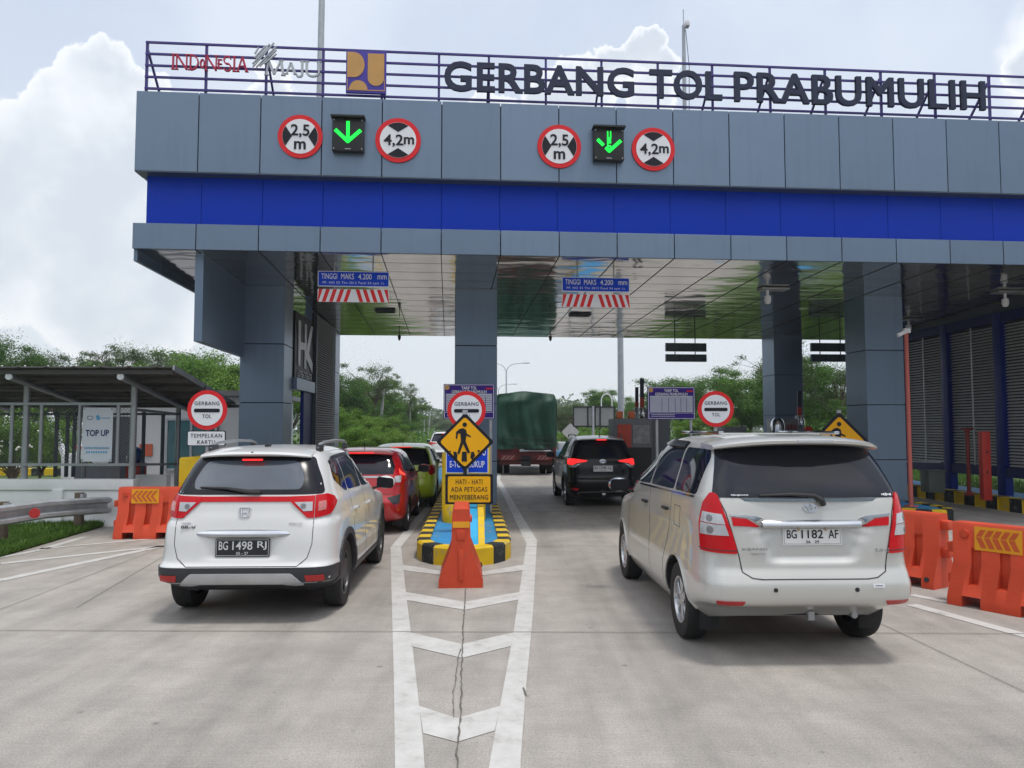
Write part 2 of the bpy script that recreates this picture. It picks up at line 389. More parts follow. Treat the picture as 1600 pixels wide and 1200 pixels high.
# ------------------------------------------------------------------ ground
def road_mat():
    m = bpy.data.materials.new('concrete'); m.use_nodes = True
    nt = m.node_tree; N, Lk = nt.nodes, nt.links; b = N['Principled BSDF']
    tc = N.new('ShaderNodeTexCoord')
    def noise(sc, det, vec=None, ro=.6):
        n = N.new('ShaderNodeTexNoise'); n.inputs['Scale'].default_value = sc; n.inputs['Detail'].default_value = det; n.inputs['Roughness'].default_value = ro
        Lk.new(vec or tc.outputs['Object'], n.inputs['Vector']); return n.outputs[0]
    def mapr(v, a, b_, c, d):
        n = N.new('ShaderNodeMapRange'); n.inputs['From Min'].default_value = a; n.inputs['From Max'].default_value = b_
        n.inputs['To Min'].default_value = c; n.inputs['To Max'].default_value = d; Lk.new(v, n.inputs['Value']); return n.outputs[0]
    def mul(a, b_):
        n = N.new('ShaderNodeMath'); n.operation = 'MULTIPLY'; Lk.new(a, n.inputs[0]); Lk.new(b_, n.inputs[1]); return n.outputs[0]
    mp = N.new('ShaderNodeMapping'); mp.inputs['Scale'].default_value = (2.2, .18, 1); Lk.new(tc.outputs['Object'], mp.inputs[0])
    big = mapr(noise(.35, 5), .3, .7, .87, 1.09)
    mid = mapr(noise(2.5, 6), .3, .7, .86, 1.1)
    fine = mapr(noise(60, 3), .3, .7, .85, 1.13)
    speck = mapr(noise(22, 2), .66, .74, 1.0, .72)
    streak = mapr(noise(1.0, 5, mp.outputs[0]), .42, .75, 1.0, .74)
    # tyre-worn, oily running lanes through the gates
    sp = N.new('ShaderNodeSeparateXYZ'); Lk.new(tc.outputs['Object'], sp.inputs[0])
    worn = mapr(sp.outputs['Y'], 11, 24, 0.0, 1.0)
    wv = N.new('ShaderNodeMath'); wv.operation = 'MULTIPLY_ADD'; Lk.new(sp.outputs['Y'], wv.inputs[0]); wv.inputs[1].default_value = .053; Lk.new(sp.outputs['X'], wv.inputs[2])
    oil = None
    for cx in (-1.95, 2.55, 7.3):
        d = N.new('ShaderNodeMath'); d.operation = 'SUBTRACT'; Lk.new(wv.outputs[0], d.inputs[0]); d.inputs[1].default_value = cx
        a = N.new('ShaderNodeMath'); a.operation = 'ABSOLUTE'; Lk.new(d.outputs[0], a.inputs[0])
        v = mapr(a.outputs[0], .5, 1.5, 1.0, 0.0)
        if oil is None: oil = v
        else:
            q = N.new('ShaderNodeMath'); q.operation = 'MAXIMUM'; Lk.new(oil, q.inputs[0]); Lk.new(v, q.inputs[1]); oil = q.outputs[0]
    wear = mul(mul(worn, oil), mapr(noise(.9, 5, mp.outputs[0]), .25, .6, .2, 1.0))
    wearf = mapr(wear, 0, 1, 1.0, .9)
    vo = N.new('ShaderNodeTexVoronoi'); vo.inputs['Scale'].default_value = 1.5; Lk.new(tc.outputs['Object'], vo.inputs['Vector'])
    drips = mapr(vo.outputs['Distance'], .012, .05, .55, 1.0)
    mp2 = N.new('ShaderNodeMapping'); mp2.inputs['Scale'].default_value = (1.2, 24, 1); Lk.new(tc.outputs['Object'], mp2.inputs[0])
    broom = mapr(noise(2.2, 4, mp2.outputs[0]), .35, .7, .94, 1.05)
    grit = mapr(noise(110, 2), .3, .7, .78, 1.2)
    # two rubbed wheel tracks in each approach lane
    trk = None
    for cx in (-3.3, -1.75, 1.35, 2.9):
        d = N.new('ShaderNodeMath'); d.operation = 'SUBTRACT'; Lk.new(wv.outputs[0], d.inputs[0]); d.inputs[1].default_value = cx
        a = N.new('ShaderNodeMath'); a.operation = 'ABSOLUTE'; Lk.new(d.outputs[0], a.inputs[0]); v = mapr(a.outputs[0], .08, .42, 1.0, 0.0)
        if trk is None: trk = v
        else:
            q = N.new('ShaderNodeMath'); q.operation = 'MAXIMUM'; Lk.new(trk, q.inputs[0]); Lk.new(v, q.inputs[1]); trk = q.outputs[0]
    tracks = mapr(mul(trk, mapr(noise(1.4, 5, mp.outputs[0]), .3, .65, 0, 1)), 0, 1, 1.0, .84)
    tot = mul(mul(mul(mul(big, mid), mul(fine, speck)), mul(streak, wearf)), mul(mul(drips, broom), mul(grit, tracks)))
    mx = N.new('ShaderNodeMix'); mx.data_type = 'RGBA'; mx.blend_type = 'MULTIPLY'; mx.inputs[0].default_value = 1
    mx.inputs[6].default_value = (.365, .336, .306, 1)
    cmb = N.new('ShaderNodeCombineColor')
    for i in range(3): Lk.new(tot, cmb.inputs[i])
    Lk.new(cmb.outputs[0], mx.inputs[7]); Lk.new(mx.outputs[2], b.inputs['Base Color'])
    Lk.new(mapr(noise(1.3, 4), .3, .7, .55, .8), b.inputs['Roughness'])
    b.inputs['Specular IOR Level'].default_value = .35
    bp = N.new('ShaderNodeBump'); bp.inputs['Strength'].default_value = .25; bp.inputs['Distance'].default_value = .01
    Lk.new(noise(45, 4), bp.inputs['Height']); Lk.new(bp.outputs[0], b.inputs['Normal'])
    MATS['concrete'] = m
road_mat()
def marking_mat():
    m = bpy.data.materials.new('road_paint'); m.use_nodes = True
    nt = m.node_tree; N, Lk = nt.nodes, nt.links; b = N['Principled BSDF']
    tc = N.new('ShaderNodeTexCoord')
    n = N.new('ShaderNodeTexNoise'); n.inputs['Scale'].default_value = 5; n.inputs['Detail'].default_value = 8; n.inputs['Roughness'].default_value = .7
    Lk.new(tc.outputs['Object'], n.inputs['Vector'])
    cr = N.new('ShaderNodeValToRGB'); e = cr.color_ramp.elements
    e[0].position = .3; e[0].color = (.33, .305, .28, 1); e[1].position = .43; e[1].color = (.46, .45, .43, 1)
    x = e.new(.65); x.color = (.54, .53, .515, 1)
    Lk.new(n.outputs[0], cr.inputs[0]); Lk.new(cr.outputs[0], b.inputs['Base Color']); b.inputs['Roughness'].default_value = .65
    MATS['road_paint'] = m
marking_mat()
M('grass_soil', (.07, .115, .03), .9, 0, .3, .8, bump=.4, bscale=6)
M('joint', (.12, .108, .096), .85, 0, .3, 10)

def sheet(name, pts, z, mat, kind='structure', res=0):
    mb = MB(); mb.face([Vector((p[0], p[1], z)) for p in pts], mat)
    o = mb.build(name, smooth=0); tag(o, kind=kind); return o
S = -.053                                           # drift of the lanes per metre forward
sheet('ground', [(-900, -900), (900, -900), (900, 1600), (-900, 1600)], -.04, MATS['grass_soil'])
sheet('road', [(-60, -60), (60, -60), (60, 12.5), (16, 13.5), (11.6, 15.5), (10.2, 40), (4.5, 75), (1.0, 140), (-9, 420), (-17, 420), (-7, 140), (-5.4, 75),
               (-6.8, 40), (-6.6, 24), (-7.6, 22), (-12, 24), (-24, 27), (-24, 40), (-30, 40), (-30, 24), (-16, 21.5), (-7.95, 15.6), (-7.86, 15.2), (-7.45, 11.2), (-7.0, 4.0), (-60, 4.0)], 0.0, MATS['concrete'])

def ribbon(mb, px_pts, m, z, w=None):
    """flat painted shape from a list of photo-plan corner points (already ground points)"""
    mb.face([Vector((p[0], p[1], z)) for p in px_pts], m)
def gp(l): return [G(x, y) for x, y in l]
def line(mb, a, b, w, m, z):
    a, b = Vector((a[0], a[1], z)), Vector((b[0], b[1], z)); d = (b - a).normalized(); n = Vector((-d.y, d.x, 0)) * w / 2
    mb.face([a - n, a + n, b + n, b - n], m)

def c5(cx, cy): return G(560 + cx * .35, 780 + cy * .35)
# the hatched nose in front of the middle island, as metric points on the ground
gore_lo = [c5(168, 1330), c5(163, 1200), c5(158, 800), c5(150, 500), c5(143, 215)]
gore_li = [c5(306, 1330), c5(300, 1200), c5(272, 925), c5(235, 600), c5(217, 460), c5(190, 215)]
mk = MB(); P = MATS['road_paint']; Z = .004
def quadstrip(mb, A, B, m, z):
    n = 24
    def samp(L_):
        L_ = [Vector((p[0], p[1], z)) for p in L_]; seg = [0]
        for p, q in zip(L_, L_[1:]): seg.append(seg[-1] + (q - p).length)
        out = []
        for i in range(n + 1):
            t = seg[-1] * i / n
            for k in range(len(L_) - 1):
                if t <= seg[k + 1] + 1e-6:
                    f = (t - seg[k]) / (seg[k + 1] - seg[k]); out.append(L_[k].lerp(L_[k + 1], f)); break
        return out
    a, b = samp(A), samp(B)
    for i in range(n): mb.face([a[i], a[i + 1], b[i + 1], b[i]], m)
Yb = 12.0
def side_line(x0, y0, x1, y1, w): return (x0, y0), (x1, y1), w
# left long edge of the hatch, then along the kerb
L_out = [(gore_lo[0].x, 2.2)] + [(p.x, p.y) for p in gore_lo]
L_in = [(gore_lo[0].x + .17, 2.2)] + [(p.x, p.y) for p in gore_li[1:]]
quadstrip(mk, L_out, L_in, P, Z)
bl = c5(143, 215); bli = c5(190, 215)
quadstrip(mk, [(bl.x, bl.y), (G(696, 756).x, G(696, 756).y), (-2.45, 36)], [(bli.x, bli.y), (G(703, 757).x, G(703, 757).y), (-2.3, 36)], P, Z)
R_in = [(c5(575, 1330).x, 2.2), *[(c5(x, y).x, c5(x, y).y) for x, y in ((582, 1200), (632, 925), (692, 600), (712, 460), (750, 200))]]
R_out = [(c5(575, 1330).x + .17, 2.2), *[(c5(x, y).x, c5(x, y).y) for x, y in ((722, 1200), (748, 840), (762, 700), (780, 500), (797, 185))]]
quadstrip(mk, R_in, R_out, P, Z)
br = c5(750, 200); bro = c5(797, 185)
quadstrip(mk, [(br.x, br.y), (G(775, 750).x, G(775, 750).y), (-.6, 36)], [(bro.x, bro.y), (G(781, 749).x, G(781, 749).y), (-.45, 36)], P, Z)
mk_o = mk.build('lane_marking', smooth=0); tag(mk_o, kind='structure')
mk = MB(); Z2 = .0045
for (l0, l1, a0, a1, r0, r1, xl0, xl1, xc, xr0, xr1) in (
        (293, 318, 338, 352, 293, 318, 193, 196, 470, 742, 738), (415, 452, 460, 496, 415, 450, 206, 215, 475, 724, 714),
        (597, 660, 648, 711, 597, 658, 233, 243, 462, 693, 680), (925, 1047, 980, 1087, 925, 1036, 271, 289, 440, 634, 608)):
    mk.face([c5(xl0, l0), c5(xl1, l1), c5(xc, a1), c5(xc, a0)], P)
    mk.face([c5(xc, a0), c5(xc, a1), c5(xr1, r1), c5(xr0, r0)], P)
for (a, b, w) in (((-1.37, 3.0), (-.72, 2.55), .3), ((-.72, 2.55), (-.08, 3.0), .3)): line(mk, a, b, w, P, 0)
for (a, b, w) in ((G(-260, 921), G(60, 860), .13), (G(60, 860), G(134, 839), .13), (G(-200, 895), G(0, 881), .15), (G(0, 881), G(260, 853), .15),
                  (G(60, 858), G(260, 840), .12), (G(-200, 938), G(0, 907), .16), (G(0, 907), G(270, 850), .16)):
    line(mk, a, b, w, P, 0)
for (a, b, w) in ((G(1424, 945), G(1640, 1004), .15), (G(1424, 930), G(1500, 944), .13), (G(1455, 882), G(1500, 905), .13), (G(1440, 902), G(1500, 912), .11),
                  (G(1460, 826), G(1520, 822), .3)):
    line(mk, a, b, w, P, 0)
for v in mk.bm.verts: v.co.z = Z2
o = mk.build('lane_marking', smooth=0); tag(o, kind='structure')
# slab joints and the ragged crack along the middle
jt = MB(); J = MATS['joint']
for y in (7.15, 12.3, 17.5, 22.6, 28, 33): line(jt, (-7.2, y + .12), (10.5, y - .1), .010, J, 0)
line(jt, (-40, 2.6), (40, 2.5), .008, J, 0); line(jt, (10.5, 7.05), (40, 6.8), .009, J, 0)
for x0 in (-4.6, 4.2, 8.1): line(jt, (x0, -5), (x0 + S * 40, 35), .007, J, 0)
line(jt, G(120, 950), G(262, 866), .006, J, 0)
def crack(pts, w):
    rr = random.Random(5)
    P_ = []
    for a, b in zip(pts, pts[1:]):
        a, b = Vector(a), Vector(b); n = max(2, int((b - a).length / .07))
        for i in range(n): P_.append(a.lerp(b, i / n) + Vector((rr.uniform(-.006, .006), 0, 0)))
    for a, b in zip(P_, P_[1:]): line(jt, a, b, w * rr.uniform(.6, 1.5), J, 0)
crack([c5(440, 1330), c5(440, 1200), c5(441, 1090), c5(458, 980), c5(462, 700), c5(470, 550), c5(480, 390)], .009)
crack([c5(424, 980), c5(420, 900), c5(440, 760), c5(456, 660)], .006)
crack([c5(735, 845), c5(745, 880), c5(775, 885)], .01)
for v in jt.bm.verts: v.co.z = .0085
o = jt.build('road_joint', smooth=0); tag(o, kind='structure')

# ------------------------------------------------------------------ toll islands
def island(name, label, X0, Y0, hw, L, rz=None):
    root = thing(name, (X0, Y0, 0), label, 'traffic island', 'kerbed islands between the toll lanes', math.atan(-S))
    h, t = .26, .2
    # outline in local coordinates: rounded nose at y=0, tail at y=L
    out = []
    for i in range(25):
        a = math.pi + math.pi * i / 24
        out.append((hw * math.cos(a) * 1.0, .95 + .95 * math.sin(a)))
    out = [(-hw, L)] + out + [(hw, L)]
    # resample at ~0.3 m
    V = [Vector((p[0], p[1])) for p in out]; acc = [0]
    for a, b in zip(V, V[1:]): acc.append(acc[-1] + (b - a).length)
    n = int(acc[-1] / .31); n += (n % 2 == 0)
    def pos(s):
        for k in range(len(V) - 1):
            if s <= acc[k + 1] + 1e-6: return V[k].lerp(V[k + 1], (s - acc[k]) / max(1e-6, acc[k + 1] - acc[k]))
        return V[-1]
    kb = MB(); Y_, K_ = MATS['paint_yellow'], MATS['paint_black']
    for i in range(n):
        s0, s1 = acc[-1] * i / n, acc[-1] * (i + 1) / n
        m = Y_ if i % 2 == 0 else K_
        p0, p1 = pos(s0), pos(s1)
        def inn(p, s):
            q0, q1 = pos(max(0, s - .05)), pos(min(acc[-1], s + .05)); d = (q1 - q0).normalized()
            return p + Vector((-d.y, d.x)) * t
        i0, i1 = inn(p0, s0), inn(p1, s1)
        b = .03
        def c(p, q): return p + (q - p).normalized() * b
        lo = [Vector((p0.x, p0.y, -.02)), Vector((p1.x, p1.y, -.02))]
        u0, u1 = Vector((p0.x, p0.y, h - b)), Vector((p1.x, p1.y, h - b))
        c0, c1 = c(p0, i0), c(p1, i1)
        t0, t1 = Vector((c0.x, c0.y, h)), Vector((c1.x, c1.y, h))
        j0, j1 = Vector((i0.x, i0.y, h)), Vector((i1.x, i1.y, h))
        k0, k1 = Vector((i0.x, i0.y, 0)), Vector((i1.x, i1.y, 0))
        for q in ((lo[0], lo[1], u1, u0), (u0, u1, t1, t0), (t0, t1, j1, j0), (j0, j1, k1, k0)): kb.face(q, m)
    kb.build('kerb', root, world=False, smooth=0)
    dk = MB(); dm = MATS['paint_sky']
    pts = []
    for i in range(n + 1):
        s = acc[-1] * i / n; p = pos(s); q0, q1 = pos(max(0, s - .05)), pos(min(acc[-1], s + .05)); d = (q1 - q0).normalized()
        pp = p + Vector((-d.y, d.x)) * (t - .01); pts.append(Vector((pp.x, pp.y, h - .03)))
    dk.face(pts, dm); dk.build('deck', root, world=False, smooth=0)
    return root
ISL = [(-5.1, 12.9, .72), (-.66, 10.55, .70), (4.45, 11.2, .70), (8.5, 15.35, .64)]
island('toll_island', 'toll island under the TEMPELKAN KARTU sign, beside the white car', *ISL[0], 18)
island('toll_island', 'toll island with bright blue deck behind the end-on orange barrier', *ISL[1], 25)
island('toll_island', 'toll island beyond the silver minivan, under the right-hand tariff board', *ISL[2], 25)
island('toll_island', 'toll island carrying the thin red camera pole', *ISL[3], 14)

# crash blocks behind the island noses
def crash_block(X, Y, label, w=.92, top=1.42):
    root = thing('crash_block', (X, Y, .23), label, 'crash barrier', 'yellow crash blocks on the islands', math.atan(-S))
    b = MB(); b.box((0, .5, top / 2 - .1), (w, 1.0, top - .2 + .0), MATS['paint_yellow'], bev=.05); b.build('block', root, world=False)
    c = MB(); c.lathe([(w * .47, 0), (w * .47, .22), (w * .36, .36), (.02, .37)], MATS['paint_yellow'], seg=28); c.build('rounded_foot', root, world=False)
    return root
crash_block(-5.33, 13.5, 'yellow concrete crash block below the TEMPELKAN KARTU sign', 1.0, 1.34)
cb = crash_block(-.86, 13.75, 'yellow concrete crash block behind the pedestrian warning sign', .78, 1.42)
crash_block(4.25, 14.3, 'yellow crash block hidden behind the silver minivan', .9, 1.2)

# blue and yellow guide wedge on the middle island nose
def guide_wedge():
    r = thing('guide_wedge', (-.47, 10.85, .23), 'low bright blue wedge with a yellow edge behind the orange barrier', 'kerb wedge', rz=math.atan(-S))
    a = MB(); y = MATS['paint_yellow']; s = M('paint_bright_blue', (.01, .33, .62), .5, 0, .1)
    prof = [(-.05, 0), (.15, .1), (.5, .32), (2.6, .44), (2.6, 0)]
    for m, x0, x1, nm, dz in ((s, -.22, .0, 'blue_side', 0), (y, .0, .09, 'yellow_edge', .03)):
        a = MB(); fr = Fr((x1, 0, 0), (0, 1, 0), (0, 0, 1))
        a.plate(fr, [(p, q + (dz if q else 0)) for p, q in prof], m, 0, x1 - x0); a.build(nm, r, world=False, smooth=0)
guide_wedge()

# ------------------------------------------------------------------ the toll gate canopy
BO = Vector((-6.45, 12.88, 0)); BA = R(4.7)
gate = thing('toll_gate_canopy', BO, 'long grey panelled toll gate canopy with a blue band and reflective ceiling', 'toll gate', rz=BA)
def Bd(a, b, z=0): return Vector((BO.x + a * math.cos(BA) - b * math.sin(BA), BO.y + a * math.sin(BA) + b * math.cos(BA), z))
BU = Vector((math.cos(BA), math.sin(BA), 0)); BN = Vector((-math.sin(BA), math.cos(BA), 0))
PW, NP = 1.045, 29
LEN = PW * NP
DEP = 10.3
Z0, Z1, Z2_, Z3 = 4.93, 5.37, 6.28, 7.67
def soff(b): return Z0 - .02 * b
def clad(name, z0, z1, off, thick, m, x0=0.0):
    mb = MB(); g = .003 if 'blue' in name else .008
    for i in range(NP):
        a0, a1 = i * PW + g, (i + 1) * PW - g
        if i == 0: a0 = x0
        mb.box(((a0 + a1) / 2, off + .03, (z0 + z1) / 2), (a1 - a0, .06, z1 - z0), m, bev=.004, seg=1)
    return mb.build(name, gate, world=False)
clad('upper_cladding', Z2_, Z3, 0, .06, MATS['acp_grey'])
clad('blue_cladding', Z1 - .02, Z2_ + .05, .25, .06, MATS['acp_blue'], .12)
clad('lower_cladding', Z0, Z1, 0, .06, MATS['acp_grey'])
core = MB(); sd = MATS['seam_dark']; ag = MATS['acp_grey']
core.box((LEN / 2, (.066 + DEP - .07) / 2, (Z2_ + .02 + Z3 - .03) / 2), (LEN - .02, DEP - .13, Z3 - Z2_ - .05), sd)
core.box((LEN / 2 + .1, (.37 + DEP - .3) / 2, (Z1 + Z2_) / 2), (LEN - .5, DEP - .7, Z2_ - Z1 + .06), sd)
core.box((LEN / 2, .35, Z1 - .03), (LEN - .02, .56, .04), ag)
core.build('core', gate, world=False)
lip = MB(); lip.box((LEN / 2, .18, Z2_ - .012), (LEN - .01, .36, .02), MATS['acp_dark']); lip.box((.07, DEP / 2 + .2, Z2_ - .014), (.12, DEP - .4, .016), MATS['acp_grey']); lip.build('upper_lip', gate, world=False)  # front underside coloured dark to imitate the shade below the overhang
ends = MB()
for z0, z1, x in ((Z2_ + .004, Z3, 0), (Z0 - .2, Z1, 0)):
    for i in range(9):
        ends.box((x + .03, .07 + (i + .5) * (DEP - .07) / 9, (z0 + z1) / 2), (.06, (DEP - .07) / 9 - .015, z1 - z0), ag)
    ends.box((LEN / 2, DEP, (z0 + z1) / 2), (LEN, .06, z1 - z0), ag)
ends.box((.15, DEP / 2 + .12, (Z1 + Z2_) / 2), (.06, DEP - .4, Z2_ - Z1), MATS['acp_blue'])
ends.build('end_cladding', gate, world=False)
# reflective ceiling
def soffit_mat():
    m = bpy.data.materials.new('soffit'); m.use_nodes = True
    nt = m.node_tree; N, Lk = nt.nodes, nt.links; b = N['Principled BSDF']
    b.inputs['Base Color'].default_value = (.5, .5, .49, 1); b.inputs['Metallic'].default_value = .95
    tc = N.new('ShaderNodeTexCoord')
    mp = N.new('ShaderNodeMapping'); mp.inputs['Scale'].default_value = (.9, 1.6, 1); Lk.new(tc.outputs['Object'], mp.inputs[0])
    n = N.new('ShaderNodeTexNoise'); n.inputs['Scale'].default_value = 1.1; n.inputs['Detail'].default_value = 2; Lk.new(mp.outputs[0], n.inputs['Vector'])
    r = N.new('ShaderNodeTexNoise'); r.inputs['Scale'].default_value = .7; Lk.new(tc.outputs['Object'], r.inputs['Vector'])
    mr = N.new('ShaderNodeMapRange'); mr.inputs['To Min'].default_value = .05; mr.inputs['To Max'].default_value = .12; Lk.new(r.outputs[0], mr.inputs['Value'])
    Lk.new(mr.outputs[0], b.inputs['Roughness'])
    bp = N.new('ShaderNodeBump'); bp.inputs['Strength'].default_value = .35; bp.inputs['Distance'].default_value = .05
    Lk.new(n.outputs[0], bp.inputs['Height']); Lk.new(bp.outputs[0], b.inputs['Normal'])
    MATS['soffit'] = m
soffit_mat()
sf = MB()
k = [Vector((.061, .061, soff(.06))), Vector((LEN, .061, soff(.06))), Vector((LEN, DEP, soff(DEP))), Vector((.061, DEP, soff(DEP)))]
sf.face(k, MATS['soffit']); sf.face([p + Vector((0, 0, .12)) for p in reversed(k)], MATS['seam_dark'])
sf.build('ceiling', gate, world=False, smooth=0)
sm = MB()
for i in range(1, NP):
    a = i * PW; sm.box((a, DEP / 2, soff(DEP / 2) - .004), (.014, DEP - .1, .006), sd, Matrix.Rotation(-.02, 3, 'X'))
for j in range(1, 14):
    b = j * DEP / 14; sm.box((LEN / 2, b, soff(b) - .004), (LEN - .1, .004, .003), M('seam_soft', (.1, .1, .1), .5))
sm.build('ceiling_seam', gate, world=False, smooth=0)
# columns
def column(a, b, w=.9, d=.9):
    mb = MB(); z = -.0; ph = 1.235; zt = 4.945 - .02 * b
    edges = [zt]
    while edges[-1] > 0: edges.append(edges[-1] - ph)
    for z1, z0 in zip(edges, edges[1:]):
        z0 = max(z0, 0)
        mb.box((a, b + d / 2, (z0 + z1) / 2), (w, d, z1 - z0 - .014), MATS['acp_grey'], bev=.006, seg=1)
    mb.box((a, b + d / 2, 2.4), (w - .04, d - .04, 4.8), sd)
    mb.build('column', gate, world=False)
for a, b in ((1.47, 3.03), (5.95, 3.03), (15.2, 3.2), (1.62, 9.3), (6.05, 9.3), (15.75, 9.35), (24.4, 3.2), (24.4, 9.3)): column(a, b)
# hanging wing wall beside the left column
fin = MB()
fin.box((1.03, 1.72, 4.16), (.14, 2.9, 1.56), MATS['acp_grey'], bev=.006, seg=1)
fin.build('wing_wall', gate, world=False)
# left side screen: advert board, beam, blue panel, louvres
def lw(px, py, d0, d1, t): pass
M('ad_black', (.010, .008, .009), .45, 0, .3, 2, spec=.15)
M('ad_maroon', (.06, .006, .008), .25, 0, .2, 2)
M('louvre_grey', (.2, .2, .21), .5, .2, .08)
M('steel_blue', (.006, .018, .16), .45, 0, .1, 2, spec=.3)
scr = thing('advert_screen', Bd(1.95, 4.0), 'black advertisement screen with white HK letters between the left columns', 'advertisement', rz=R(3.2))
def hk():
    W = 2.0                                           # runs along local +y, faces +x
    fr = Fr((.02, 0, 0), (0, 1, 0), (0, 0, 1))
    a = MB(); a.box((-.05, 1.0, 3.76), (.1, W, 1.5), MATS['ad_black']); a.build('board', scr, world=False)
    fr = fr.sh(0, .62); s_ = .72
    l = MB(); w = MATS['sign_white']
    for poly in ([(.3, 2.68), (.5, 2.68), (.5, 3.72), (.3, 3.72)], [(.95, 2.66), (1.13, 2.66), (1.13, 3.72), (.95, 3.72)], [(.5, 3.06), (.95, 3.1), (.95, 3.26), (.5, 3.24)], [(1.13, 3.12), (1.13, 2.92), (1.85, 2.62), (1.85, 2.86), (1.42, 3.06), (1.85, 3.76), (1.62, 3.76)]):
        l.plate(fr, poly, w, .0, .015)
    l.build('lettering', scr, world=False, smooth=0)
    l = MB()
    for j, z in enumerate((2.56, 2.50, 2.45)):
        for q in range(14):
            if (q * 7 + j * 3) % 5: l.plate(fr, rect(.09, .035, .3 + q * .11, z), MATS['galv'], -.0, .01)
    l.build('small_print', scr, world=False, smooth=0)
    a = MB(); a.box((-.05, 1.0, 2.88), (.22, W, .26), MATS['acp_grey']); a.build('beam', scr, world=False)
    a = MB(); a.box((-.05, 1.5, 1.38), (.08, .9, 2.74), MATS['steel_blue']); a.build('lower_panel', scr, world=False)
hk()
ls = thing('louvre_screen', Bd(2.03, 6.1), 'dark horizontal louvre screen between the advert board and rear column', 'screen', rz=R(3.4))
a = MB()
for j in range(62): a.box((0, 1.45, .95 + j * .062), (.05, 2.9, .03), MATS['louvre_grey'], Matrix.Rotation(R(30), 3, 'Y'))
a.build('louvre', ls, world=False)
a = MB(); a.box((-.06, 1.45, 2.4), (.04, 2.9, 4.75), MATS['seam_dark']); a.box((0, .02, 2.4), (.09, .05, 4.75), MATS['acp_dark']); a.build('frame', ls, world=False)
fb = MB(); fb.box(Bd(2.1, 6.6, .95), (.14, .5, 1.0), MATS['red_paint'], Matrix.Rotation(BA, 3, 'Z'), .01)
fr = Fr(Bd(2.02, 6.33, .7), BU, (0, 0, 1))
fb.plate(fr, circ(.05, 16), MATS['sign_white'], .02, .01)
solo(fb, 'fire_hose_box', Bd(2.1, 6.6, .4), 'narrow red box with a white round mark at the louvre screen', 'fire box')
# ------------------------------------------------------------------ roof frame, lettering, facade signs
def FP(px, py, b=0.0):
    """where the sight line to a plan point meets the facade plane b metres behind its face"""
    v = ray(px, py); o = Bd(0, b); c = Vector((0, 0, CAMZ))
    t = (o - c).dot(BN) / v.dot(BN); return c + v * t
def loc(p):
    q = Vector((p.x - BO.x, p.y - BO.y, 0)); return q.dot(BU), p.z
FRB = Fr(Bd(0, .10), BU, (0, 0, 1))                # frame coordinates: (a, z)
rail = thing('roof_sign_frame', Bd(.2, .14, 7.6), 'purple steel rail frame along the canopy roof carrying the lettering', 'sign frame', rz=BA)
pur = MATS['purple_steel']
a0, ztop = loc(FP(230, 66, .14)); _, zbot = loc(FP(228, 138, .14))
zs = [zbot + (ztop - zbot) * k / 4 for k in range(5)]
posts = [loc(FP(px, 100, .14))[0] for px in (229, 322, 416, 505, 597, 686, 764, 853, 940, 1028, 1113, 1203, 1289, 1376, 1460, 1545)]
while posts[-1] < LEN - 1: posts.append(posts[-1] + 1.04)
mb = MB()
for z in zs: mb.bar(Bd(a0 - .02, .14, z), Bd(LEN, .14, z), .035, .035, pur)
mb.build('rail', rail)
for i, a in enumerate(posts):
    mb = MB(); mb.bar(Bd(a, .16, Z3 - .05), Bd(a, .16, ztop), .04, .04, pur); mb.build('post', rail)
    if i % 2 == 0 or i > 9:
        mb = MB(); mb.bar(Bd(a, .19, ztop - .12), Bd(a + .0, 1.15, Z3 - .05), .035, .035, pur); mb.build('brace', rail)

def roof_text(body, px0, px1, py0, py1, m, label, name='roof_lettering', bold=.035, ex=.1):
    p, q = FP(px0, py0, .02), FP(px1, py1, .02); 
    A0, ZA = loc(p); A1, ZB = loc(q)
    return A0, ZA, A1, ZB
nv = MATS['letter_navy']; rl = thing('roof_lettering', Bd(9.5, .04, 8.0), 'large dark navy letters GERBANG TOL PRABUMULIH on the roof frame', 'lettering', rz=BA)
# word extents measured on the facade plane
fz = Fr(Bd(0, .04), BU, (0, 0, 1))
_, cb0 = loc(FP(705, 143, .04)); _, ct0 = loc(FP(705, 98, .04))
for body, x0, x1 in (('GERBANG', 694, 990), ('TOL', 1014, 1127), ('PRABUMULIH', 1147, 1535)):
    A0 = loc(FP(x0, 120, .04))[0]; A1 = loc(FP(x1, 130, .04))[0]
    lt = MB(); lt.text(fz, body, nv, x=(A0 + A1) / 2, y=(cb0 + ct0) / 2, h=(ct0 - cb0) * 1.03, w=A1 - A0, off=0, bold=.026, sp=1.06, ex=.06); lt.build('word', rl, smooth=30)

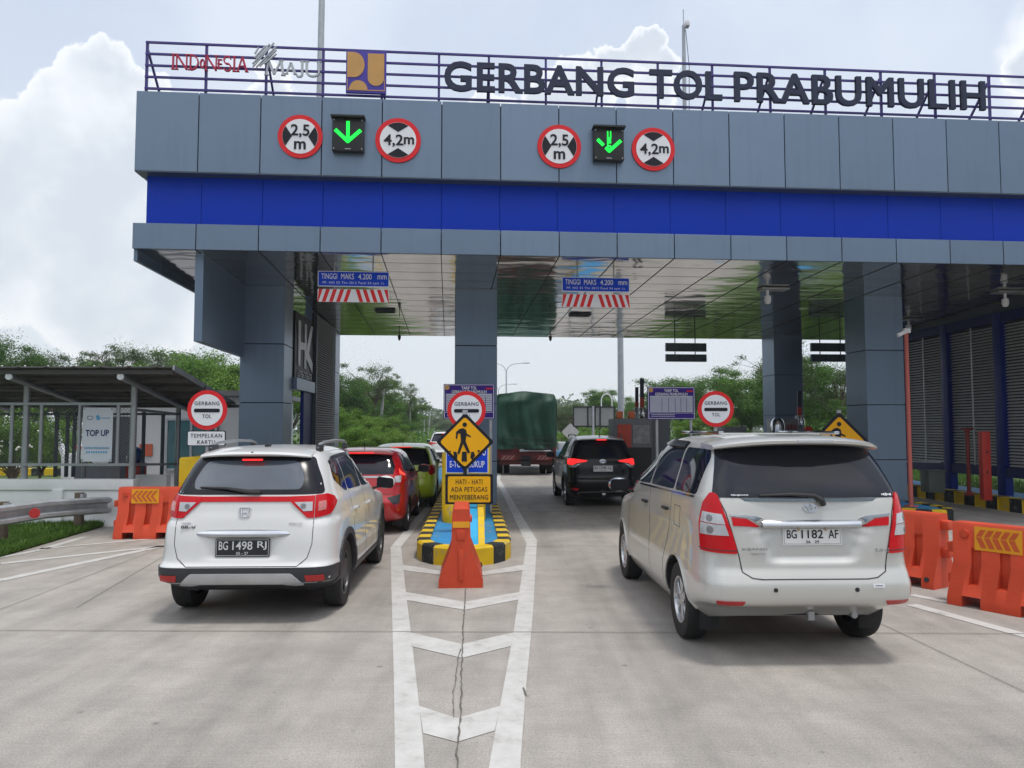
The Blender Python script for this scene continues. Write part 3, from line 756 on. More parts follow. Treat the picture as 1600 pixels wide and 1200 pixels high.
# serif word-mark, drawn as strokes with serifs
def serif(mb, fr, word, x, y, hs, m, th, wd=.03):
    for ch, h, dy in word:
        w = {'I': .16, 'N': .72, 'D': .66, 'O': .5, 'E': .42, 'S': .5, 'A': .66, 'M': .95, 'J': .32, 'U': .7}[ch] * h
        def st(p, q, t=1.0):
            p, q = Vector(p), Vector(q); d = (q - p).normalized(); n = Vector((-d.y, d.x)) * wd * t / 2
            mb.plate(fr, [tuple(p - n), tuple(q - n), tuple(q + n), tuple(p + n)], m, 0, th)
        X, Y = x, y + dy
        def ser(cx, cy): st((cx - .09 * h - .01, cy), (cx + .09 * h + .01, cy), .6)
        if ch == 'I': st((X + w / 2, Y), (X + w / 2, Y + h), 1.2); ser(X + w / 2, Y); ser(X + w / 2, Y + h)
        elif ch == 'N':
            st((X, Y), (X, Y + h), .8); st((X + w, Y), (X + w, Y + h), .8); st((X, Y + h), (X + w, Y), 1.5); ser(X, Y); ser(X, Y + h); ser(X + w, Y + h)
        elif ch in 'DO':
            n = 20; cx, rx = (X + w * .15, w * .85) if ch == 'D' else (X + w / 2, w / 2)
            a0, a1 = (-math.pi / 2, math.pi / 2) if ch == 'D' else (0, 2 * math.pi)
            P_ = [(cx + rx * math.cos(a0 + (a1 - a0) * i / n), Y + h / 2 + h / 2 * math.sin(a0 + (a1 - a0) * i / n)) for i in range(n + 1)]
            for p, q in zip(P_, P_[1:]): st(p, q, 1.0)
            if ch == 'D': st((cx, Y), (cx, Y + h), 1.1); ser(cx - .02, Y); ser(cx - .02, Y + h)
        elif ch == 'E':
            st((X, Y), (X, Y + h), 1.1)
            for k in (0, .5, 1): st((X - .02, Y + h * k), (X + w, Y + h * k), .7)
        elif ch == 'S':
            P_ = []
            for i in range(22):
                t = i / 21; a = (.15 + 1.35 * t * 1.0) * math.pi if t < .5 else None
                if t <= .5: a = math.pi * (.1 + 1.4 * (t / .5)); P_.append((X + w / 2 + w / 2 * math.cos(a), Y + h * .74 + h * .26 * math.sin(a)))
                else: a = math.pi * (.5 - 1.4 * ((t - .5) / .5)); P_.append((X + w / 2 + w / 2 * math.cos(a), Y + h * .25 + h * .25 * math.sin(a)))
            for p, q in zip(P_, P_[1:]): st(p, q, 1.0)
        elif ch == 'A': st((X, Y), (X + w * .48, Y + h), .8); st((X + w * .48, Y + h), (X + w, Y), 1.5); st((X + w * .22, Y + h * .36), (X + w * .75, Y + h * .36), .7); ser(X, Y); ser(X + w, Y)
        elif ch == 'M': st((X, Y), (X + w * .1, Y + h), .9); st((X + w * .1, Y + h), (X + w * .45, Y + .05 * h), 1.4); st((X + w * .45, Y + .05 * h), (X + w * .85, Y + h), .9); st((X + w * .85, Y + h), (X + w, Y), 1.4); ser(X, Y); ser(X + w, Y); ser(X + w * .85, Y + h)
        elif ch == 'J':
            st((X + w * .75, Y + h), (X + w * .75, Y + h * .1), 1.2); ser(X + w * .75, Y + h)
            P_ = [(X + w * .25 + w * .5 * math.cos(-math.pi * k / 8), Y + h * .1 + h * .16 * math.sin(-math.pi * k / 8)) for k in range(8)]
            for p, q in zip(P_, P_[1:]): st(p, q, 1.1)
        elif ch == 'U':
            P_ = [(X + w / 2 - w / 2 * math.cos(math.pi * k / 12), Y + h * .3 - h * .3 * math.sin(math.pi * k / 12)) for k in range(13)]
            for p, q in zip(P_, P_[1:]): st(p, q, 1.1)
            st((X, Y + h * .3), (X, Y + h), 1.3); st((X + w, Y + h * .3), (X + w, Y + h), .9); ser(X, Y + h); ser(X + w, Y + h)
        x += w + .1 * h + .02
    return x
wm = thing('national_wordmark', Bd(.8, .06, 7.9), 'red INDONESIA and silver MAJU serif word sign with a feather emblem', 'sign', rz=BA)
fw = Fr(Bd(0, .06), BU, (0, 0, 1))
xa, zb = loc(FP(268, 107, .06)); _, zt = loc(FP(268, 84, .06)); xe, _ = loc(FP(389, 105, .06))
M('sign_crimson', (.42, .012, .06), .4); M('sign_silver', (.42, .44, .47), .4, .4)
t = MB(); h = zt - zb
end = serif(t, fw, [('I', h, 0), ('N', h, 0), ('D', h, 0), ('O', h * .55, h * .15), ('N', h, 0), ('E', h * .6, h * .15), ('S', h, 0), ('I', h, 0), ('A', h, 0)], 0, 0, h, MATS['sign_crimson'], .04, .025)
k = (xe - xa) / end
for v in t.bm.verts:
    q = (v.co - fw.o); u = q.dot(fw.u); v.co += fw.u * (xa + u * k - u) + Vector((0, 0, zb))
t.build('red_lettering', wm, smooth=0)
xa, zb = loc(FP(416, 116, .06)); _, zt = loc(FP(416, 93, .06)); xe, _ = loc(FP(503, 113, .06))
t = MB(); h = zt - zb
end = serif(t, fw, [('M', h, 0), ('A', h * .75, h * .12), ('J', h, 0), ('U', h, 0)], 0, 0, h, MATS['sign_silver'], .04, .028)
k = (xe - xa) / end
for v in t.bm.verts:
    q = (v.co - fw.o); u = q.dot(fw.u); v.co += fw.u * (xa + u * k - u) + Vector((0, 0, zb))
t.build('silver_lettering', wm, smooth=0)
t = MB()
def e2(cx, cy): return loc(FP(380 + cx * .15, 60 + cy * .15, .04))
for (p, q) in (((120, 160), (160, 95)), ((118, 200), (235, 75)), ((140, 205), (275, 60)), ((95, 265), (260, 95)), ((100, 295), (320, 45)), ((135, 300), (345, 80)), ((170, 290), (345, 120)), ((215, 265), (345, 160)), ((250, 215), (340, 110))):
    A, B = Vector(e2(*p)), Vector(e2(*q)); d = (B - A).normalized(); n = Vector((-d.y, d.x)) * .010
    t.plate(fw, [tuple(A - n), tuple(B - n), tuple(B + n), tuple(A + n)], MATS['sign_silver'], .03, .03)
t.build('feather_emblem', wm, smooth=0)

# ministry emblem board
pu = thing('emblem_board', FP(572, 146, .05), 'square blue board with three ochre rounded shapes beside the roof letters', 'sign', rz=BA)
M('sign_ochre', (.5, .27, .08), .5); M('sign_ultra', (.05, .03, .32), .4)
fp = Fr(Bd(0, .05), BU, (0, 0, 1)); 
def e3(cx, cy): return loc(FP(380 + cx * .15, 60 + cy * .15, .05))
b0 = e3(1068, 560); b1 = e3(1492, 140); W_ = b1[0] - b0[0]; H_ = b1[1] - b0[1]
t = MB(); t.plate(fp, [b0, (b1[0], b0[1]), b1, (b0[0], b1[1])], MATS['sign_ultra'], 0, .06); t.build('board', pu, smooth=0)
t = MB(); oc = MATS['sign_ochre']
def q3(x, y): return (b0[0] + x * W_, b0[1] + y * H_)
t.plate(fp, [q3(.03, .96), q3(.2, .96), *[q3(.2 + .26 * math.sin(math.pi * i / 14), .66 + .30 * math.cos(math.pi * i / 14)) for i in range(15)], q3(.03, .36)][1:] + [q3(.03, .96)], oc, .012, .01)
t.plate(fp, [q3(.54, .94), *[q3(.745 - .205 * math.cos(math.pi * i / 12), .36 - .19 * math.sin(math.pi * i / 12)) for i in range(13)], q3(.95, .94)], oc, .012, .01)
t.plate(fp, [q3(.31 - .23 * math.cos(math.pi * i / 14), .06 + .23 * math.sin(math.pi * i / 14)) for i in range(15)], oc, .012, .01)
for r_ in (((.03, .05), (.97, .07)), ((.955, .07), (.97, .33)), ((.03, .07), (.045, .33))):
    t.plate(fp, [q3(*r_[0]), q3(r_[1][0], r_[0][1]), q3(*r_[1]), q3(r_[0][0], r_[1][1])], oc, .010, .008)
t.build('emblem', pu, smooth=0)

# round limit signs and lane signals on the fascia
def disc_sign(px, py, rpx, kind, label):
    p = FP(px, py, -.03); r = (FP(px + rpx, py, -.03) - p).length
    root = thing(kind + '_limit_sign', p, label, 'road sign', 'round limit signs on the canopy fascia', BA)
    f = Fr(p, BU, (0, 0, 1))
    a = MB(); a.plate(f, circ(r, 48), MATS['sign_red'], 0, .02); a.build('disc', root, smooth=30)
    a = MB(); a.plate(f, circ(r * .80, 48), MATS['sign_white'], .004, .003)
    for s in (0, 1):
        c = (math.pi * s) if kind == 'width' else (math.pi / 2 + math.pi * s)
        arc = [(r * .79 * math.cos(c + R(35) * (i / 6 - 1)), r * .79 * math.sin(c + R(35) * (i / 6 - 1))) for i in range(13)]
        a.plate(f, arc + [(r * .36 * math.cos(c), r * .36 * math.sin(c))], MATS['sign_black'], .008, .003)
    a.build('face', root, smooth=0)
    a = MB(); k = MATS['sign_black']
    if kind == 'width':
        a.text(f, '2,5', k, 0, r * .24, h=r * .62, off=.012, bold=.02); a.text(f, 'm', k, 0, -r * .42, h=r * .38, off=.012, bold=.025)
    else: 
        a.text(f, '4,2', k, -r * .2, -r * .04, h=r * .58, off=.012, bold=.02, w=r * .86); a.text(f, 'm', k, r * .48, -r * .02, h=r * .33, off=.012, bold=.025)
    a.build('lettering', root, smooth=0)
disc_sign(469, 213, 35, 'width', 'round red-rimmed 2,5 m width sign left of the first green arrow')
disc_sign(622, 219, 35.5, 'height', 'round red-rimmed 4,2m height sign right of the first green arrow')
disc_sign(874, 228.5, 34, 'width', 'round red-rimmed 2,5 m width sign left of the second, dimmer green arrow')
disc_sign(1021, 233, 33.5, 'height', 'round red-rimmed 4,2m height sign right of the second, dimmer green arrow')
M('arrow_lit', (.01, .5, .05), .4, emit=1.0, ecol=(.0, .95, .06)); M('signal_black', (.012, .013, .013), .5)
def signal(px, py, label, broken):
    p = FP(px, py, -.02); root = thing('lane_signal', p, label, 'traffic signal', 'green arrow lane signals', BA)
    f = Fr(p, BU, (0, 0, 1)); s = .27
    a = MB(); a.box(p - BN * .05, (.54, .14, .58), MATS['signal_black'], Matrix.Rotation(BA, 3, 'Z'), .01); a.build('housing', root)
    a = MB(); a.plate(f, [(-.29, .29), (.29, .29), (.29, .32), (-.29, .32)], MATS['signal_black'], .2, .2); a.build('hood', root)
    a = MB(); g = MATS['arrow_lit']; o_ = .128
    def seg(x0, y0, x1, y1, w, n, skip=()):
        A, B = Vector((x0, y0)), Vector((x1, y1)); d = (B - A).normalized(); nn = Vector((-d.y, d.x)) * w / 2
        for i in range(n):
            if i in skip: continue
            u, v = A.lerp(B, i / n + .02 / n), A.lerp(B, (i + 1) / n - .02 / n)
            a.plate(f, [tuple(u - nn), tuple(v - nn), tuple(v + nn), tuple(u + nn)], g, o_, .006)
    if not broken:
        seg(.0, .235, .0, -.06, .056, 8)
        seg(-.22, .08, .012, -.135, .062, 6); seg(.22, .08, -.012, -.135, .062, 6)
    else:
        seg(-.025, .235, -.025, -.04, .022, 8); seg(.028, .235, .028, .1, .022, 4); seg(.0, .12, .0, -.06, .07, 5, (3,))
        seg(-.21, .08, .01, -.135, .06, 6, (3,)); seg(.215, .07, -.012, -.14, .06, 6)
    a.build('arrow', root, smooth=0)
    a = MB()
    for x in (-.24, .24):
        for y in (-.25, .25): a.plate(f, circ(.012, 8, x, y), MATS['galv'], .126, .004)
    a.plate(f, rect(.1, .012, 0, -.255), MATS['galv'], .126, .004); a.build('screw', root, smooth=0)
signal(545, 214, 'black lane signal with a complete bright green down arrow', False)
signal(949.5, 229, 'black lane signal whose green down arrow has missing segments', True)

# height-limit boards under the ceiling
def hang_board(px, py0, py1, w_px, ps0, ps1, d, label):
    c = at(px, (py0 + py1) / 2, d); w = w_px / FPX * d; h = (at(px, py0, d).z - at(px, py1, d).z)
    root = thing('height_limit_board', c, label, 'sign', 'height limit boards hung under the ceiling', BA)
    f = Fr(c, BU, (0, 0, 1))
    a = MB(); a.plate(f, rrect(w, h, .02), MATS['sign_white'], 0, .02); a.plate(f, rrect(w - .025, h - .025, .016), MATS['sign_blue'], .003, .002); a.build('board', root, smooth=0)
    a = MB(); wt = MATS['sign_white']
    a.text(f, 'TINGGI', wt, -w * .34, h * .16, h=h * .36, w=w * .22, off=.006, bold=.008); a.text(f, 'MAKS', wt, -w * .085, h * .16, h=h * .36, w=w * .18, off=.006, bold=.008)
    a.text(f, '4.200', wt, w * .16, h * .16, h=h * .36, w=w * .19, off=.006, bold=.008); a.text(f, 'mm', wt, w * .4, h * .13, h=h * .26, w=w * .13, off=.006, bold=.008)
    a.text(f, 'PP. NO 55 Thn 2012 Pasal 54 ayat 1c', wt, 0, -h * .27, h=h * .2, w=w * .86, off=.006, bold=.004, sp=1.15)
    a.build('lettering', root, smooth=0)
    zc = at(px, (ps0 + ps1) / 2, d).z - c.z; hs = at(px, ps0, d).z - at(px, ps1, d).z; f2 = f.sh(0, zc)
    a = MB(); a.plate(f2, rrect(w, hs, .015), MATS['sign_white'], 0, .02); a.build('striped_board', root, smooth=0)
    a = MB(); rd = MATS['sign_red']
    for s in (-1, 1):
        for i in range(5):
            x = s * (w * .03 + i * w * .1); x2 = x + s * w * .052; sl = s * w * .058
            P_ = [(x, hs / 2), (x2, hs / 2), (x2 + sl, -hs / 2), (x + sl, -hs / 2)]
            P_ = [(max(-w / 2, min(w / 2, q[0])), q[1] * .98) for q in P_]
            a.plate(f2, P_, rd, .003, .002)
    a.build('stripe', root, smooth=0)
    a = MB()
    for x in (-w * .27, w * .27):
        p = f.p(x, 0, -.03); a.cyl(Vector((p.x, p.y, c.z + zc)), Vector((p.x, p.y, 4.93)), .012, MATS['steel_grey'])
    a.build('hanger', root)
hang_board(552.5, 424, 448, 111, 452, 472, 13.95, 'blue TINGGI MAKS board over striped board, above the white car lane')
hang_board(931, 433.5, 456, 108, 460, 480, 14.5, 'blue TINGGI MAKS board over striped board, above the truck lane')

# ceiling fittings
def clamp_ceiling(px, py):
    v = ray(px, py); c = Vector((0, 0, CAMZ)); lo, hi = 10, 30
    for _ in range(40):
        m_ = (lo + hi) / 2; p = c + v * (m_ / v.y); b = (p - Vector((BO.x, BO.y, 0))).dot(BN)
        if p.z < soff(b): lo = m_
        else: hi = m_
    return c + v * (lo / v.y)
def vent(px, py, w, label):
    p = clamp_ceiling(px, py); root = thing('ceiling_vent', p, label, 'ceiling fitting', 'dark ceiling grilles', BA)
    a = MB(); a.box(p - Vector((0, 0, .025)), (w, .3, .03), MATS['acp_dark'], Matrix.Rotation(BA, 3, 'Z')); a.build('housing', root)
    a = MB()
    for k in range(4): a.box(p + BN * (-.12 + .08 * k) - Vector((0, 0, .045)), (w - .04, .02, .012), MATS['black_plastic'], Matrix.Rotation(BA, 3, 'Z'))
    a.build('slat', root)
vent(602, 485, .5, 'dark rectangular ceiling grille behind the left TINGGI MAKS board')
vent(906, 491, .55, 'dark rectangular ceiling grille behind the right TINGGI MAKS board')
def spot(px, py, d, label):
    p = at(px, py, d); root = thing('hanging_lamp', p, label, 'lamp', 'small lamps hanging at the rear ceiling edge')
    a = MB(); a.cyl(p, p + Vector((0, 0, .3)), .01, MATS['black_plastic']); a.build('stem', root)
    a = MB(); a.lathe([(.01, .05), (.035, .04), (.045, 0), (.035, -.06), (.02, -.1), (.0, -.11)], MATS['black_plastic'], o=p, seg=16); a.build('head', root)
spot(624, 526, 20.6, 'tiny dark lamp hanging from the ceiling edge over the red car')
spot(860, 527, 20.9, 'tiny dark lamp hanging from the ceiling edge above the truck')
def square_cam(px, py, wpx, label):
    p = clamp_ceiling(px, py); root = thing('ceiling_camera', p, label, 'camera', 'white cameras under the ceiling', BA); W = wpx / FPX * p.y
    a = MB(); a.box(p - Vector((0, 0, .03)), (W, .3, .04), MATS['sign_back'], Matrix.Rotation(BA, 3, 'Z'), .008); a.build('mount_plate', root)
    a = MB(); a.lathe([(.03, 0), (.03, -.12), (.065, -.13), (.075, -.22), (.05, -.3), (.0, -.31)], MATS['sign_white'], o=p - Vector((W * .2, 0, .04)), seg=18); a.build('dome', root)
square_cam(1208, 450, 45, 'white dome camera under a square ceiling plate, above the silver minivan')
square_cam(1582, 455, 60, 'white dome camera under a square ceiling plate, near the right louvres')
square_cam(1425, 498, 28, 'white dome camera under a square ceiling plate, behind the camera pole')
def display(px0, px1, d, label):
    c = at((px0 + px1) / 2, 551, d); w = (px1 - px0) / FPX * d
    root = thing('hanging_display', c, label, 'display', 'dark two-row displays hung at the rear ceiling edge', BA); f = Fr(c, BU, (0, 0, 1))
    for y0, y1 in ((536, 549), (553.5, 565)):
        z0, z1 = at(px0, y1, d).z - c.z, at(px0, y0, d).z - c.z
        a = MB(); a.plate(f, rect(w, z1 - z0, 0, (z0 + z1) / 2), MATS['acp_dark'], 0, .1)
        for k in (-1, 1): a.plate(f, rect(.012, z1 - z0, k * w / 6, (z0 + z1) / 2), MATS['seam_dark'], .004, .003)
        a.build('panel', root, smooth=0)
    a = MB()
    for x in (-w * .25, w * .25): a.cyl(f.p(x, -.25, -.12), f.p(x, .75, -.12), .015, MATS['black_plastic'])
    a.build('hanger', root)
display(1040, 1105, 22.3, 'dark two-row display hanging beyond the right tariff board')
display(1267, 1334, 22.3, 'dark two-row display half hidden by the right front column')

# ------------------------------------------------------------------ signs on the islands
def toll_disc(px, py, rpx, d, label, below=None):
    p = at(px, py, d); r = rpx / FPX * d
    root = thing('toll_gate_sign', (p.x, p.y, .2), label, 'road sign', 'round GERBANG TOL signs on the islands')
    f = Fr(p)
    a = MB(); a.cyl((p.x, p.y + .06, .2), (p.x, p.y + .06, p.z + r * .8), .035, MATS['galv']); a.build('post', root)
    a = MB(); a.plate(f, circ(r, 48), MATS['sign_red'], 0, .015); a.build('disc', root, smooth=30)
    a = MB(); a.plate(f, circ(r * .79, 48), MATS['sign_white'], .004, .003); a.plate(f, rrect(r * 1.3, r * .19, r * .08, 0, -.01), MATS['sign_black'], .008, .003); a.build('face', root, smooth=0)
    a = MB(); k = MATS['sign_black']
    a.text(f, 'GERBANG', k, 0, r * .33, h=r * .19, w=r * 1.26, off=.008, bold=.012, sp=1.15); a.text(f, 'TOL', k, 0, -r * .32, h=r * .19, w=r * .46, off=.008, bold=.012, sp=1.15)
    a.build('lettering', root, smooth=0)
    if below:
        q = at(px - 1, 685, d); f2 = Fr((q.x, q.y - .0, q.z)); w, h = 60 / FPX * d, 24 / FPX * d
        a = MB(); a.plate(f2, rrect(w, h, .03), MATS['sign_black'], 0, .012); a.plate(f2, rrect(w - .03, h - .03, .025), MATS['sign_white'], .004, .003); a.build('plate', root, smooth=0)
        a = MB(); a.text(f2, 'TEMPELKAN', k, 0, h * .18, h=h * .25, w=w * .82, off=.008, bold=.006, sp=1.15); a.text(f2, 'KARTU', k, 0, -h * .24, h=h * .25, w=w * .46, off=.008, bold=.012, sp=1.15); a.build('plate_lettering', root, smooth=0)
toll_disc(323.5, 640.5, 31, 13.25, 'round GERBANG TOL sign above a white TEMPELKAN KARTU plate', True)
toll_disc(729, 641, 30, 13.6, 'round GERBANG TOL sign partly hidden behind the pedestrian diamond sign')
toll_disc(1118.5, 639, 28, 14.4, 'round GERBANG TOL sign standing above the silver minivan roof')

def tariff(px0, px1, py0, py1, d, label):
    c = at((px0 + px1) / 2, (py0 + py1) / 2, d); w = (px1 - px0) / FPX * d; h = at(px0, py0, d).z - at(px0, py1, d).z
    root = thing('tariff_board', (c.x, c.y, .2), label, 'sign', 'purple toll tariff boards'); f = Fr(c); wt = MATS['sign_white']
    a = MB(); a.plate(f, rect(w, h), MATS['sign_purple'], 0, .03)
    for r_ in (rect(w * .97, h * .013, 0, h * .475), rect(w * .97, h * .013, 0, -h * .475), rect(w * .01, h * .95, -w * .48), rect(w * .01, h * .95, w * .48), rect(w * .95, h * .01, 0, -h * .31)):
        a.plate(f, r_, wt, .003, .002)
    a.build('board', root, smooth=0)
    a = MB(); M('sign_pale', (.45, .48, .56), .5)
    a.plate(f, rect(w * .9, h * .5, 0, -h * .03), MATS['sign_pale'], .003, .002)
    for k in range(1, 8): a.plate(f, rect(w * .9, h * .01, 0, h * .22 - k * h * .0625), MATS['sign_purple'], .006, .002)
    for x in (-.2, -.06, .08, .2, .32): a.plate(f, rect(w * .008, h * .42, x * w, -h * .06), MATS['sign_purple'], .007, .002)
    a.build('table', root, smooth=0)
    a = MB(); a.text(f, 'TARIF TOL', wt, 0, h * .385, h=h * .09, w=w * .3, off=.006, bold=.015); a.text(f, 'GERBANG PRABUMULIH', wt, 0, h * .275, h=h * .085, w=w * .68, off=.006, bold=.015)
    a.plate(f, circ(h * .07, 14, -w * .43, h * .4), MATS['sign_ochre'], .006, .002)
    for k in range(4): a.plate(f, rect(w * .028, h * .05, w * .34 + k * w * .034, h * .37), MATS['sign_red'], .006, .002)
    for k in range(2): a.plate(f, rect(w * .5, h * .018, -w * .18, -h * .36 - k * h * .05), MATS['sign_pale'], .006, .002)
    a.build('lettering', root, smooth=0)
    a = MB()
    for x in (-w * .3, w * .42): a.cyl(f.p(x, -c.z + .2, -.06), f.p(x, h * .3, -.06), .03, MATS['galv'])
    a.build('post', root)
tariff(693, 773, 600, 654.5, 15.0, 'purple TARIF TOL board behind the middle GERBANG TOL sign')
tariff(1012, 1086, 604.5, 655, 15.9, 'purple TARIF TOL board standing free, left of the right GERBANG TOL sign')

def pedestrian_sign(px, py, half_px, d, zfoot, label, plate):
    c = at(px, py, d); s = half_px / FPX * d
    root = thing('pedestrian_sign', (c.x, c.y, zfoot), label, 'road sign', 'amber pedestrian warning diamonds'); f = Fr(c)
    a = MB(); a.plate(f, rnd_poly([(0, -s), (s, 0), (0, s), (-s, 0)], s * .1), MATS['sign_black'], 0, .03); a.build('backing', root, smooth=0)
    k = .86; a = MB(); a.plate(f, rnd_poly([(0, -s * k), (s * k, 0), (0, s * k), (-s * k, 0)], s * .1), MATS['sign_amber'], .004, .003); a.build('face', root, smooth=0)
    def T(p): return ((p[0] - 400) / 205 * s, (235 - p[1]) / 205 * s)
    a = MB(); bk = MATS['sign_black']; o_ = .008
    a.plate(f, circ(s * .077, 20, *T((398, 114))), bk, o_, .003)
    for poly in ([(360, 145), (385, 138), (408, 150), (414, 178), (410, 190), (405, 232), (372, 232), (368, 180), (360, 172)],
                 [(414, 178), (443, 194), (440, 203), (402, 188), (400, 170)], [(360, 145), (338, 165), (336, 212), (346, 215), (350, 180), (368, 172)],
                 [(372, 230), (395, 232), (388, 248), (360, 322), (346, 316)], [(388, 228), (405, 230), (437, 310), (420, 315), (386, 246)]):
        a.plate(f, [T(p) for p in poly][::-1], bk, o_, .003); o_ += .0004
    a.build('walking_figure', root, smooth=0)
    a = MB()
    for poly in ([(380, 303), (412, 303), (415, 372), (377, 372)], [(318, 303), (340, 303), (348, 332), (345, 358), (322, 335)], [(445, 303), (462, 303), (472, 330), (452, 362), (438, 345)],
                 [(290, 297), (305, 297), (298, 310)], [(485, 293), (510, 293), (497, 312)]):
        a.plate(f, [T(p) for p in poly][::-1], bk, .008, .003)
    a.build('crossing_bars', root, smooth=0)
    a = MB(); a.cyl((c.x, c.y + .05, zfoot), (c.x, c.y + .05, c.z + s * 1.04), .03, MATS['black_plastic']); a.box((c.x + .06, c.y, zfoot + .03), (.2, .12, .05), MATS['black_plastic']); a.box((c.x, c.y + .02, c.z + s * 1.02), (.08, .06, .07), MATS['galv']); a.build('post', root)
    if plate:
        x0, x1, y0, y1 = plate; q = at((x0 + x1) / 2, (y0 + y1) / 2, d - .01); w = (x1 - x0) / FPX * d; h = at(x0, y0, d).z - at(x0, y1, d).z; f2 = Fr(q)
        a = MB(); a.plate(f2, rrect(w, h, .02), bk, 0, .03); a.plate(f2, rrect(w * .89, h * .86, .03), MATS['sign_amber'], .004, .003); a.build('plate', root, smooth=0)
        a = MB()
        for t_, yy, ww in (('HATI - HATI', .25, .56), ('ADA PETUGAS', .0, .76), ('MENYEBERANG', -.26, .8)):
            a.text(f2, t_, bk, 0, h * yy, h=h * .16, w=w * ww, off=.008, bold=.009, sp=1.1)
        a.build('plate_lettering', root, smooth=0)
pedestrian_sign(726.5, 690.5, 45.5, 12.3, .22, 'amber pedestrian diamond above a HATI-HATI plate on the middle island', (696, 770, 741, 788))
pedestrian_sign(1312, 690, 46, 16.6, .22, 'amber pedestrian diamond rising behind the silver minivan roof', None)

# blue notice on the crash block
nb = at(730, 716, 13.7); root = thing('balance_notice', nb, 'blue notice in a yellow frame, half hidden by the pedestrian sign', 'sign')
f = Fr(nb); w, h = 66 / FPX * 13.7, 46 / FPX * 13.7
a = MB(); a.plate(f, rect(w * 1.08, h * 1.12), MATS['paint_yellow'], -.004, .02); a.plate(f, rect(w, h), MATS['sign_white'], 0, .01); a.plate(f, rect(w - .03, h - .03), MATS['sign_blue'], .003, .002); a.build('board', root, smooth=0)
a = MB(); a.text(f, 'PASTIKAN SALDO', MATS['sign_white'], 0, h * .2, h=h * .22, w=w * .88, off=.006, bold=.015); a.text(f, 'E-TOLL CUKUP', MATS['sign_white'], 0, -h * .2, h=h * .22, w=w * .82, off=.006, bold=.015); a.build('lettering', root, smooth=0)
# ------------------------------------------------------------------ vehicles
def pchip(t, v, q):
    t = np.asarray(t, float); v = np.asarray(v, float); h = np.diff(t); d = np.diff(v) / h; n = len(t)
    m = np.zeros(n); m[0], m[-1] = d[0], d[-1]
    for i in range(1, n - 1):
        if d[i - 1] * d[i] > 0:
            w1, w2 = 2 * h[i] + h[i - 1], h[i] + 2 * h[i - 1]; m[i] = (w1 + w2) / (w1 / d[i - 1] + w2 / d[i])
    i = np.clip(np.searchsorted(t, q) - 1, 0, n - 2); s = (q - t[i]) / h[i]
    return ((2 * s**3 - 3 * s**2 + 1) * v[i] + (s**3 - 2 * s**2 + s) * h[i] * m[i] + (-2 * s**3 + 3 * s**2) * v[i + 1] + (s**3 - s**2) * h[i] * m[i + 1])
def sstep(a, b, x): 
    t = max(0.0, min(1.0, (x - a) / (b - a))); return t * t * (3 - 2 * t)

